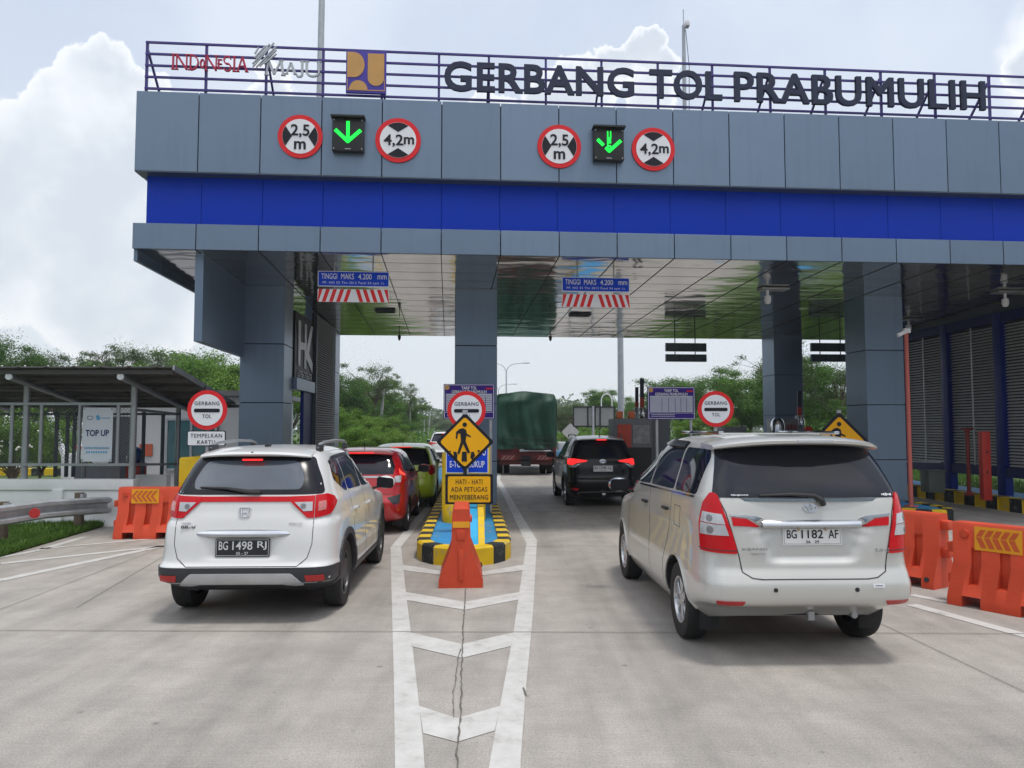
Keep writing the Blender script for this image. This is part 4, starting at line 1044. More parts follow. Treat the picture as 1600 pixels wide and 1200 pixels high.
class Body:
    """car shell lofted from horizontal outlines; rows: z, y_rear, y_front, half_width, n_rear, n_front"""
    def __init__(s, rows, deform=None, K=110, N=64):
        rows = np.array(rows, float); s.deform = deform
        t = [0]
        for a, b in zip(rows, rows[1:]):
            t.append(t[-1] + math.sqrt((b[0] - a[0])**2 + (.5 * (b[1] - a[1]))**2 + (b[3] - a[3])**2 + (.12 * (b[2] - a[2]))**2))
        q = np.linspace(0, t[-1], K)
        s.S = np.stack([pchip(t, rows[:, k], q) for k in range(6)], 1); s.N = N
        vs, fs = [], []; M2 = 2 * N
        for row in s.S:
            o = s.outline(row, N)
            ring = [(x, y) for x, y in o] + [(-x, y) for x, y in o[-2:0:-1]]
            for x, y in ring: vs.append(s.df(Vector((x, y, row[0]))))
        for k in range(K - 1):
            for j in range(M2):
                a, b = k * M2 + j, k * M2 + (j + 1) % M2
                fs.append((a, b, b + M2, a + M2))
        s.sidefaces = list(fs)
        fs.append(tuple(range(M2))[::-1]); fs.append(tuple((K - 1) * M2 + j for j in range(M2)))
        s.vs, s.fs = vs, fs
        s.bvh = BVHTree.FromPolygons(vs, [tuple(f) for f in fs])
    def df(s, v): return s.deform(v) if s.deform else v
    def outline(s, row, N, dense=False):
        z, yr, yf, w, nr, nf = row; ym = (yr + yf) / 2; pts = []
        D = 260
        for i in range(D + 1):
            ph = math.pi * i / D; sn, cs = abs(math.sin(ph)), abs(math.cos(ph)); n = nr if i <= D / 2 else nf
            r = (sn**n + cs**n) ** (-1 / n)
            hl = (ym - yr) if i <= D / 2 else (yf - ym)
            pts.append((w * r * math.sin(ph), ym - hl * r * math.cos(ph)))
        if dense: return pts
        # even arc length, a little denser round the tail
        acc = [0]
        for a, b in zip(pts, pts[1:]): acc.append(acc[-1] + math.hypot(b[0] - a[0], b[1] - a[1]))
        out = []; L = acc[-1]; j = 0
        for i in range(N + 1):
            f = i / N; q = L * (f ** 1.25)
            while j < D - 1 and acc[j + 1] < q: j += 1
            g = 0 if acc[j + 1] == acc[j] else (q - acc[j]) / (acc[j + 1] - acc[j]); g = max(0, min(1, g))
            out.append((pts[j][0] + (pts[j + 1][0] - pts[j][0]) * g, pts[j][1] + (pts[j + 1][1] - pts[j][1]) * g))
        out[0] = (0, pts[0][1]); out[-1] = (0, pts[-1][1])
        return out
    def row_at(s, z):
        k = int(np.searchsorted(s.S[:, 0], z)); k = max(1, min(len(s.S) - 1, k))
        a, b = s.S[k - 1], s.S[k]; f = (z - a[0]) / max(1e-6, b[0] - a[0]); return a + (b - a) * f
    def hit(s, kind, p, q):
        if kind == 'rear': o, d = Vector((p, -3, q)), Vector((0, 1, 0))
        elif kind == 'right': o, d = Vector((4, p, q)), Vector((-1, 0, 0))
        elif kind == 'left': o, d = Vector((-4, p, q)), Vector((1, 0, 0))
        elif kind == 'top': o, d = Vector((p, q, 5)), Vector((0, 0, -1))
        else:                               # wrap: arc length from the rear centre, height
            row = s.row_at(q); pts = s.outline(row, 0, True); sg = 1 if p >= 0 else -1; rem = abs(p)
            for a, b in zip(pts, pts[1:]):
                l = math.hypot(b[0] - a[0], b[1] - a[1])
                if rem <= l or b is pts[-1]: break
                rem -= l
            f = rem / max(l, 1e-6); x, y = a[0] + (b[0] - a[0]) * f, a[1] + (b[1] - a[1]) * f
            n = Vector((b[1] - a[1], -(b[0] - a[0]), 0)); n = Vector((abs(n.x), n.y, 0)).normalized()
            if abs(p) < .02: n = Vector((0, -1, 0))
            x, n.x = x * sg, n.x * sg
            o, d = Vector((x, y, q)) + n * .6, -n
        h = s.bvh.ray_cast(o, d)
        if h[0] is None: return None
        n_ = h[1] if h[1].dot(d) < 0 else -h[1]
        return h[0], (n_ - d * .35).normalized()
    def patch(s, name, polys, kind, m, parent, off=.003, grid=.035, depth=.012):
        """pieces of surface cut to an outline and laid on the shell with a rim"""
        mb = MB(); k = mb.mi(m)
        if not isinstance(polys[0][0], (tuple, list)): polys = [polys]
        for poly in polys:
            b = bmesh.new(); b.faces.new([b.verts.new((p[0], p[1], 0)) for p in poly])
            lo = [min(p[i] for p in poly) for i in (0, 1)]; hi = [max(p[i] for p in poly) for i in (0, 1)]
            for ax in (0, 1):
                c = math.floor(lo[ax] / grid) * grid + grid
                while c < hi[ax]:
                    co = Vector((0, 0, 0)); co[ax] = c; no = Vector((0, 0, 0)); no[ax] = 1
                    bmesh.ops.bisect_plane(b, geom=b.verts[:] + b.edges[:] + b.faces[:], plane_co=co, plane_no=no, dist=1e-5); c += grid
            dirs = {}; ok = True; bad = []
            for v in list(b.verts):
                h = s.hit(kind, v.co.x, v.co.y)
                if h is None: bad.append(v); continue
                v.co = h[0] + h[1] * off; dirs[v] = h[1]
            if bad: bmesh.ops.delete(b, geom=bad, context='VERTS')
            be = [e for e in b.edges if e.is_boundary]
            r = bmesh.ops.extrude_edge_only(b, edges=be)
            src = {}
            for v in [g for g in r['geom'] if isinstance(g, bmesh.types.BMVert)]:
                near = min((w for e in v.link_edges for w in [e.other_vert(v)] if w in dirs), key=lambda w: (w.co - v.co).length, default=None)
                if near is not None: src[v] = dirs[near]
            for v, d in src.items(): v.co = v.co - d * (off + depth)
            b.verts.index_update()
            nv = [mb.bm.verts.new(v.co) for v in b.verts]
            for f in b.faces:
                try: mb.bm.faces.new([nv[v.index] for v in f.verts]).material_index = k
                except ValueError: pass
            b.free()
        return mb.build(name, parent, world=False, smooth=40)
    def object(s, name, parent, m, arches=(), low=None):
        me = bpy.data.meshes.new(name); me.from_pydata([tuple(v) for v in s.vs], [], s.fs); me.materials.append(m); me.update()
        o = bpy.data.objects.new(name, me); COL.objects.link(o)
        if arches:
            c = MB()
            for (x0, x1, y, z, r) in arches: c.cyl((x0, y, z), (x1, y, z), r, MATS['black_plastic'], seg=48)
            co = c.build('cutter', smooth=0)
            md = o.modifiers.new('b', 'BOOLEAN'); md.object = co; md.operation = 'DIFFERENCE'; md.solver = 'EXACT'; md.material_mode = 'TRANSFER'
            dg = bpy.context.evaluated_depsgraph_get(); dg.update()
            nm = bpy.data.meshes.new_from_object(o.evaluated_get(dg)); o.modifiers.clear(); o.data = nm; nm.name = name
            bpy.data.objects.remove(co)
        me = o.data
        if low:
            me.materials.append(low[1]); k = len(me.materials) - 1
            for p in me.polygons:
                if p.center.z < low[0]: p.material_index = k
        me.polygons.foreach_set('use_smooth', [True] * len(me.polygons)); me.set_sharp_from_angle(angle=R(38))
        o.parent = parent
        return o

def ribbon_poly(pts, w):
    P_ = [Vector(p) for p in pts]; L_, R_ = [], []
    for i, p in enumerate(P_):
        d = (P_[min(i + 1, len(P_) - 1)] - P_[max(i - 1, 0)]).normalized(); n = Vector((-d.y, d.x)) * w / 2
        L_.append(tuple(p + n)); R_.append(tuple(p - n))
    return L_ + R_[::-1]
def mir(poly): return [(-x, y) for x, y in poly][::-1]

WHEELS = {}
def wheel_parts(r, w, rr, style):
    key = (r, w, rr, style)
    if key in WHEELS: return WHEELS[key]
    t = MB(); hw = w / 2
    t.lathe([(rr * .97, -hw * .55), (rr, -hw * .86), (r * .86, -hw), (r * .965, -hw * .9), (r, -hw * .66), (r * .992, -hw * .3), (r, -hw * .28), (r, hw * .28), (r * .992, hw * .3), (r, hw * .66), (r * .965, hw * .9), (r * .86, hw), (rr, hw * .86), (rr * .97, hw * .55)],
            MATS['rubber'], ax=(1, 0, 0), seg=44)
    m = MB(); a = MATS['rim_metal'] if style != 'dark' else M('rim_dark', (.07, .072, .075), .35, .7)
    m.lathe([(rr * .98, -hw * .6), (rr, hw * .86), (rr * .93, hw * .84), (rr * .88, hw * .5), (rr * .86, -hw * .55)], a, ax=(1, 0, 0), seg=36)
    m.lathe([(rr * .86, -.02), (.001, -.02)], MATS['black_plastic'], ax=(1, 0, 0), seg=24)
    ns = {'six': 6, 'five': 5, 'dark': 5, 'steel': 8}[style]
    for i in range(ns):
        for k in ((-.16, .16) if ns in (5, 6) else (0,)):
            ang = 2 * math.pi * i / ns; rot = Matrix.Rotation(ang + k, 3, 'X')
            x = hw * .55
            m.box(rot @ Vector((x - .0, 0, rr * .52)), (.03, .034 if ns > 5 else .042, rr * .8), a, rot @ Matrix.Rotation(k * .5, 3, 'X'), .006, 1)
    m.lathe([(.001, hw * .72), (.05, hw * .72), (.062, hw * .62), (.065, hw * .3)], a, ax=(1, 0, 0), seg=20)
    WHEELS[key] = (t, m); 
    def mk(mb, nm):
        o = mb.build(nm); COL.objects.unlink(o); me = o.data; bpy.data.objects.remove(o); return me
    WHEELS[key] = (mk(t, 'tyre'), mk(m, 'rim')); return WHEELS[key]
def wheel(root, x, y, r, w, rr, style):
    e = bpy.data.objects.new('wheel', None); COL.objects.link(e); e.parent = root; e.location = (x, y, r); e.rotation_euler = (0, 0, 0 if x > 0 else math.pi); e.empty_display_size = .1
    for me, nm in zip(wheel_parts(r, w, rr, style), ('tyre', 'rim')):
        o = bpy.data.objects.new(nm, me); COL.objects.link(o); o.parent = e
def mirror_part(root, x, y, z, m, sg, glass='frit'):
    a = MB(); a.ell((x, y + .03, z), (.125, .075, .085), m, 20, 12)
    a.bar((x - sg * .1, y + .03, z - .06), (x - sg * .22, y + .08, z - .1), .05, .03, MATS['black_plastic'], .008)
    b = a.build('mirror', root, world=False)
    g = MB(); f = Fr((x, y - .046, z), (1, 0, -0.05 * sg), (0, 0, 1)); g.plate(f, rnd_poly([(-.112, -.07), (.108, -.074), (.116, .06), (-.108, .07)], .045), MATS[glass], .0, .012); g.build('mirror_glass', b, world=True) if False else g.build('mirror_glass', root, world=False)
def sweep(prof, hw, yc=0.0, zc=0.0, N=18, m=None, mb=None, taper=0.0):
    """section (y,z) swept across x from -hw to hw, bending forward and down to the ends"""
    k = mb.mi(m); rings = []; cy = sum(p[0] for p in prof) / len(prof); cz = sum(p[1] for p in prof) / len(prof)
    for i in range(N + 1):
        u = -1 + 2 * i / N; e = 1 - taper * abs(u) ** 6
        rings.append([mb.bm.verts.new((u * hw, cy + (y - cy) * e + yc * abs(u) ** 3, cz + (z - cz) * e + zc * abs(u) ** 3)) for y, z in prof])
    n = len(prof)
    for a, b in zip(rings, rings[1:]):
        for j in range(n): mb.bm.faces.new((a[j], a[(j + 1) % n], b[(j + 1) % n], b[j])).material_index = k
    for g in (rings[0], rings[-1]): mb.bm.faces.new(g).material_index = k
def rear_frame(B, x, z, off=.0, tilt=0.0):
    h = B.hit('rear', x, z)[0]
    h2 = B.hit('rear', x, z + .05)[0]; v = (h2 - B.hit('rear', x, z - .05)[0]).normalized()
    return Fr(h + Vector((0, -off, 0)), (1, 0, 0), v)
def badge_text(B, root, body, x, z, h, m, name='badge', bold=.02, w=None, off=.006, shear=0):
    a = MB(); f = rear_frame(B, x, z); a.text(f, body, m, h=h, w=w, off=off, bold=bold, ex=.004); return a.build(name, root, world=False, smooth=0)
def number_plate(B, root, x, z, w, h, t1, t2, dark, yoff=.02):
    f = rear_frame(B, x, z, yoff); f = Fr(f.o, (1, 0, 0), (0, .06, 1))
    bgm, fg = (MATS['plate_black'], M('plate_ink_white', (.62, .63, .64), .5)) if dark else (MATS['plate_white'], MATS['sign_black'])
    a = MB(); a.plate(f, rrect(w, h, .008), bgm, 0, .012)
    e = .006
    for r_ in (rect(w - .02, .003, 0, h / 2 - .01), rect(w - .02, .003, 0, -h / 2 + .01), rect(.003, h - .02, -w / 2 + .01), rect(.003, h - .02, w / 2 - .01)): a.plate(f, r_, fg if dark else MATS['sign_back'], .002, .002)
    p = a.build('number_plate', root, world=False, smooth=0)
    a = MB(); parts = t1.split()
    for s_, xx, ww in zip(parts, (-.35, .0, .36), (.17, .37, .17)): a.text(f, s_, fg, xx * w, h * .12, h=h * .48, w=ww * w, off=.004, bold=.01)
    a.text(f, t2, fg, 0, -h * .31, h=h * .15, w=w * .22, off=.004, bold=.004); a.build('plate_lettering', root, world=False, smooth=0)
def make_arches(B, root, ys, zc, r_in, r_out, m):
    polys = []
    for y in ys:
        a0, a1 = R(-14), R(194)
        o = [(y + r_out * math.cos(a0 + (a1 - a0) * i / 20), zc + r_out * math.sin(a0 + (a1 - a0) * i / 20)) for i in range(21)]
        i_ = [(y + r_in * math.cos(a0 + (a1 - a0) * i / 20), zc + r_in * math.sin(a0 + (a1 - a0) * i / 20)) for i in range(21)]
        polys.append((o, i_))
    for side in ('right', 'left'):
        for o, i_ in polys:
            quads = [[o[k], o[k + 1], i_[k + 1], i_[k]] for k in range(20)]
            B.patch('wheel_arch', quads, side, m, root, .018, .06, .02)
def standard(B, root, P):
    paint = P['paint']; W = P['W']; r, tw, rr, st = P['wheel']; ya, yb = P['axles']
    xw = W - tw / 2 - P.get('inset', .02); ri = r + P.get('gap', .055)
    arches = [(sx * (W - .34), sx * (W + .2), y, r + .01, ri) for sx in (1, -1) for y in (ya, yb)]
    B.object('body', root, paint, arches, P.get('low'))
    for sx in (1, -1):
        for y in (ya, yb): wheel(root, sx * xw, y, r, tw, rr, st)
    u = MB(); bp = MATS['black_plastic']
    u.box((0, B.S[0][2] * .5 + .2, .32), (W * 1.2, B.S[0][2] * .7, .14), bp, bev=.04)
    u.tube([(-W + .3, ya, r), (W - .3, ya, r)], .05, bp); u.tube([(W * .5, .30, .335), (W * .48, .9, .33)], .028, MATS['steel_grey']); u.box((-.12, .52, .40), (.75, .35, .14), bp, bev=.05)
    u.tube([(-.4, .35, .36), (.1, .32, .35), (.42, .4, .37)], .018, bp, 6); u.box((.05, .25, .35), (.05, .05, .07), MATS['steel_grey'])
    u.build('underbody', root, world=False)
    if P.get('flaps'):
        for sx in (1, -1):
            f = MB(); f.box((sx * (W - .2), ya - r - .045, r * .78), (.17, .02, .2), MATS['rubber'], bev=.006); f.build('mud_flap', root, world=False)
def side_windows(B, root, wins, m, off=.004):
    for poly in wins:
        for side in ('right', 'left'): B.patch('side_window', rnd_poly(poly, .05), side, m, root, off)
def seams_side(B, root, paths, m, w=.007):
    for side in ('right', 'left'): B.patch('door_seam', [ribbon_poly(p, w) for p in paths], side, m, root, .0012, .06, .004)
def handles(B, root, spots, m):
    for side, sx in (('right', 1), ('left', -1)):
        for (y, z) in spots:
            h = B.hit(side, y, z)[0]; a = MB(); a.box((h.x + sx * .022, y, z), (.03, .17, .03), m, bev=.01); a.box((h.x + sx * .008, y - .08, z), (.03, .02, .024), m); a.box((h.x + sx * .008, y + .08, z), (.03, .02, .024), m); a.build('door_handle', root, world=False)
def three_ellipses(f, s, m, mb):
    for (w, h, cy) in ((1, .62, 0), (.34, .60, 0), (.62, .26, .13)):
        n = 28; o = [(s * w / 2 * math.cos(2 * math.pi * i / n), s * (h / 2 * math.sin(2 * math.pi * i / n) + cy)) for i in range(n)]
        t = s * .055
        for i in range(n):
            p, q = o[i], o[(i + 1) % n]; c = (0, s * cy); k = 1 - t / (s * min(w, h) / 2) * .9
            mb.plate(f, [p, q, (c[0] + (q[0] - c[0]) * k, c[1] + (q[1] - c[1]) * k), (c[0] + (p[0] - c[0]) * k, c[1] + (p[1] - c[1]) * k)], m, .01, .01)

M('paint_white', (.66, .665, .66), .3, 0, .02, 2, coat=.8, rvar=.04)
M('paint_silver', (.57, .567, .538), .34, .4, .03, 2, coat=.8, rvar=.04)
M('paint_red', (.46, .008, .014), .3, .1, .03, 2, coat=.9, rvar=.04)
M('paint_lime', (.60, .76, .02), .3, .0, .03, 2, coat=.9, rvar=.04)
M('paint_car_black', (.008, .008, .01), .22, .1, .05, 2, coat=.25, rvar=.04, spec=.35)
M('cladding', (.03, .032, .038), .5, 0, .1, 8)
M('skid_silver', (.5, .51, .53), .35, .4, .1, 6)
M('glass_tint', (.06, .075, .10), .05, 0, .3, 1.2, spec=.9, rvar=.02)
M('line_dark', (.03, .03, .032), .6)
M('reflector_red', (.42, .02, .02), .3, 0, .1, 30)

# ---- white SUV
def white_suv():
    root = thing('white_car', (-2.605, 7.46, 0), 'white SUV with roof rails, full-width red tail light bar and black number plate', 'car', 'cars queuing at the toll gate', R(1.7))
    W = .885
    rows = [(.20, .42, 4.25, .76, 6, 5), (.27, .16, 4.38, .83, 8, 5), (.33, .05, 4.42, .868, 10, 5), (.42, .01, 4.45, .885, 11, 5), (.53, 0, 4.45, .885, 11, 5), (.58, .03, 4.43, .878, 10, 5), (.80, .055, 4.38, .878, 9, 5),
            (.92, .075, 4.30, .875, 8.5, 5), (1.0, .09, 3.95, .86, 7, 5), (1.06, .105, 3.45, .85, 7, 5), (1.14, .12, 3.22, .832, 7, 5), (1.21, .14, 3.05, .80, 7, 4.5), (1.4, .255, 2.75, .735, 6.5, 4), (1.54, .36, 2.45, .675, 6, 4),
            (1.61, .44, 2.28, .625, 5.5, 4), (1.65, .55, 2.1, .55, 5, 4), (1.675, .78, 1.9, .42, 4, 4), (1.69, 1.15, 1.55, .14, 3, 3)]
    def dfm(v):
        if v.z < .6: v.z += .09 * sstep(.75, .1, v.y) * sstep(.5, .2, v.z)
        c = sstep(.36, .30, abs(v.x)) * sstep(.60, .64, v.z) * sstep(.86, .82, v.z)
        if v.y < 1: v.y += .018 * c
        return v
    B = Body(rows, dfm)
    pw = MATS['paint_white']
    P = dict(paint=pw, W=W, wheel=(.345, .205, .225, 'dark'), axles=(.82, 3.46), gap=.06, low=(.37, MATS['cladding']))
    standard(B, root, P)
    cl = MATS['cladding']
    # glass
    B.patch('rear_window_border', rnd_poly([(-.735, 1.222), (.735, 1.222), (.69, 1.36), (.585, 1.585), (-.585, 1.585), (-.69, 1.36)], .04), 'rear', MATS['frit'], root, .003)
    B.patch('rear_window', rnd_poly([(-.52, 1.27), (.52, 1.27), (.54, 1.36), (.46, 1.545), (-.46, 1.545), (-.54, 1.36)], .07), 'rear', MATS['glass_tint'], root, .0055)
    a = MB(); a.box((0, .315, 1.558), (.2, .03, .018), MATS['lamp_lit'], bev=.004); a.build('brake_light', root, world=False)
    # spoiler lip over the glass
    s = MB(); sweep([(.30, 1.600), (.285, 1.615), (.30, 1.64), (.5, 1.672), (.62, 1.675), (.55, 1.59)], .56, .10, -.035, m=pw, mb=s, taper=.25); s.build('spoiler', root, world=False)
    a = MB(); a.ell((0.0, .296, 1.635), (.012, .008, .006), MATS['black_plastic'], 10, 6); a.build('washer_jet', root, world=False)
    # tail lights
    lr, lc = MATS['lamp_red'], MATS['lamp_clear']
    B.patch('tail_light_bar', [(-.43, 1.155), (.43, 1.155), (.43, 1.205), (-.43, 1.205)], 'rear', lr, root, .010)
    for sg in (1, -1):
        q = (lambda p: p) if sg == 1 else mir
        B.patch('tail_light', [q([(.43, 1.205), (.43, 1.160), (.60, 1.0), (.665, .995), (.665, 1.21)]), q([(.673, 1.212), (.673, .995), (.86, 1.02), (1.02, 1.13), (.97, 1.185), (.82, 1.218)])], 'wrap', lr, root, .014, .03)
        B.patch('reversing_lamp', q([(.475, 1.15), (.645, 1.15), (.645, 1.065), (.565, 1.062)]), 'wrap', lc, root, .018)
        B.patch('lamp_bulb', q(circ(.026, 16, .56, 1.11)), 'wrap', M('lamp_core', (.22, .22, .23), .3, .4), root, .020, .02)
        B.patch('signal_lamp', q([(.70, 1.15), (.79, 1.155), (.79, 1.07), (.70, 1.06)]), 'wrap', M('lamp_pink', (.55, .18, .17), .2, 0, .3, 40, coat=.5), root, .018)
        B.patch('reflector', q([(.61, .462), (.79, .46), (.80, .41), (.62, .408)]), 'wrap', MATS['reflector_red'], root, .016)
        B.patch('tailgate_seam', [q(ribbon_poly([(.668, .99), (.662, .75), (.62, .62), (.53, .548)], .007))], 'wrap', MATS['line_dark'], root, .0015, .05, .004)
    B.patch('tailgate_seam', [ribbon_poly([(-.53, .546), (.53, .546)], .007)], 'rear', MATS['line_dark'], root, .0015, .06, .004)
    # cladding
    B.patch('rear_bumper', [(-1.45, .30), (1.45, .30), (1.45, .515), (1.0, .535), (-1.0, .535), (-1.45, .515)], 'wrap', cl, root, .008, .05)
    B.patch('skid_plate', rnd_poly([(-.60, .375), (-.5, .362), (-.4, .385), (.4, .385), (.5, .362), (.60, .375), (.48, .482), (-.48, .482)], .02), 'rear', MATS['skid_silver'], root, .022, .04, .02)
    make_arches(B, root, (.82, 3.46), .355, .40, .47, cl)
    for side in ('right', 'left'): B.patch('side_sill', [(1.28, .24), (3.0, .24), (3.0, .36), (1.28, .36)], side, cl, root, .012)
    # windows
    side_windows(B, root, [[(.62, 1.34), (.98, 1.20), (1.12, 1.20), (1.12, 1.53), (.88, 1.545), (.70, 1.50)], [(1.16, 1.20), (1.95, 1.18), (1.95, 1.555), (1.16, 1.535)], [(2.0, 1.18), (3.02, 1.15), (2.55, 1.50), (2.36, 1.555), (2.0, 1.557)]], MATS['car_glass'])
    for side in ('right', 'left'): B.patch('rain_visor', [ribbon_poly([(.7, 1.51), (.9, 1.555), (1.5, 1.57), (2.3, 1.57), (2.5, 1.53)], .035)], side, MATS['frit'], root, .02)
    seams_side(B, root, [[(1.14, 1.19), (1.15, .9), (1.3, .55), (1.32, .38)], [(1.97, 1.17), (1.98, .38)], [(3.1, 1.1), (3.05, .4)]], MATS['line_dark'])
    handles(B, root, [(1.32, .985), (2.2, .965)], pw)
    for sg in (1, -1): mirror_part(root, sg * 1.0, 2.82, 1.16, MATS['paint_white'], sg)
    # roof rails
    for sg in (1, -1):
        a = MB(); rm = MATS['steel_grey']
        y = [.72, .82, 1.0, 1.6, 2.1, 2.25, 2.33]; z = [1.655, 1.70, 1.722, 1.735, 1.72, 1.69, 1.64]
        a.tube([(sg * .565, yy, zz) for yy, zz in zip(y, z)], [.02, .022, .017, .016, .017, .022, .02], rm, 10)
        a.build('roof_bar', root, world=False)
        a = MB(); a.box((sg * .565, .80, 1.665), (.055, .17, .075), MATS['cladding'], bev=.015); a.box((sg * .565, 2.2, 1.655), (.05, .14, .07), MATS['cladding'], bev=.015); a.build('rail_foot', root, world=False)
    a = MB(); a.box((.0, .85, 1.69), (.05, .1, .03), MATS['black_plastic'], bev=.01); a.build('antenna', root, world=False)
    # garnish, badges, plate, wiper
    f = rear_frame(B, 0, .855); s = MB(); sweep([(f.o.y + .01, .82), (f.o.y - .022, .82), (f.o.y - .038, .828), (f.o.y - .042, .843), (f.o.y - .036, .86), (f.o.y - .024, .878), (f.o.y - .008, .89), (f.o.y + .01, .895)], .45, .03, 0, m=MATS['chrome'], mb=s, taper=.3); s.build('chrome_garnish', root, world=False)
    number_plate(B, root, 0, .722, .52, .17, 'BG 1498 RJ', '05 - 27', True)
    f = rear_frame(B, 0, 1.055); a = MB(); c = MATS['chrome']
    fo = rnd_poly([(-.052, -.05), (.052, -.05), (.064, .05), (-.064, .05)], .025); fi = [(x * .84, y * .84) for x, y in fo]
    for i in range(len(fo)): j = (i + 1) % len(fo); a.plate(f, [fo[i], fo[j], fi[j], fi[i]], c, .012, .012)
    for p in ([(-.042, .036), (-.026, .036), (-.020, -.034), (-.032, -.034)], [(.026, .036), (.042, .036), (.032, -.034), (.020, -.034)], [(-.022, -.008), (.022, -.008), (.024, .008), (-.024, .008)]): a.plate(f, p, c, .012, .012)
    a.build('emblem', root, world=False, smooth=0)
    badge_text(B, root, 'HONDA', -.555, .955, .018, MATS['chrome']); badge_text(B, root, 'BR-V', -.53, .915, .026, MATS['line_dark'], w=.14)
    badge_text(B, root, 'PRESTIGE', .50, .95, .012, MATS['chrome'], w=.13); 
    a = MB(); p0 = B.hit('rear', .04, 1.25)[0] + Vector((0, -.03, 0)); p1 = B.hit('rear', -.2, 1.285)[0] + Vector((0, -.03, 0)); p2 = B.hit('rear', -.46, 1.295)[0] + Vector((0, -.02, 0))
    a.tube([p0 + Vector((.1, 0, -.005)), p0, p1, p2], [.02, .024, .014, .008], MATS['black_plastic'], 8); a.build('wiper', root, world=False)
    return root
white_suv()

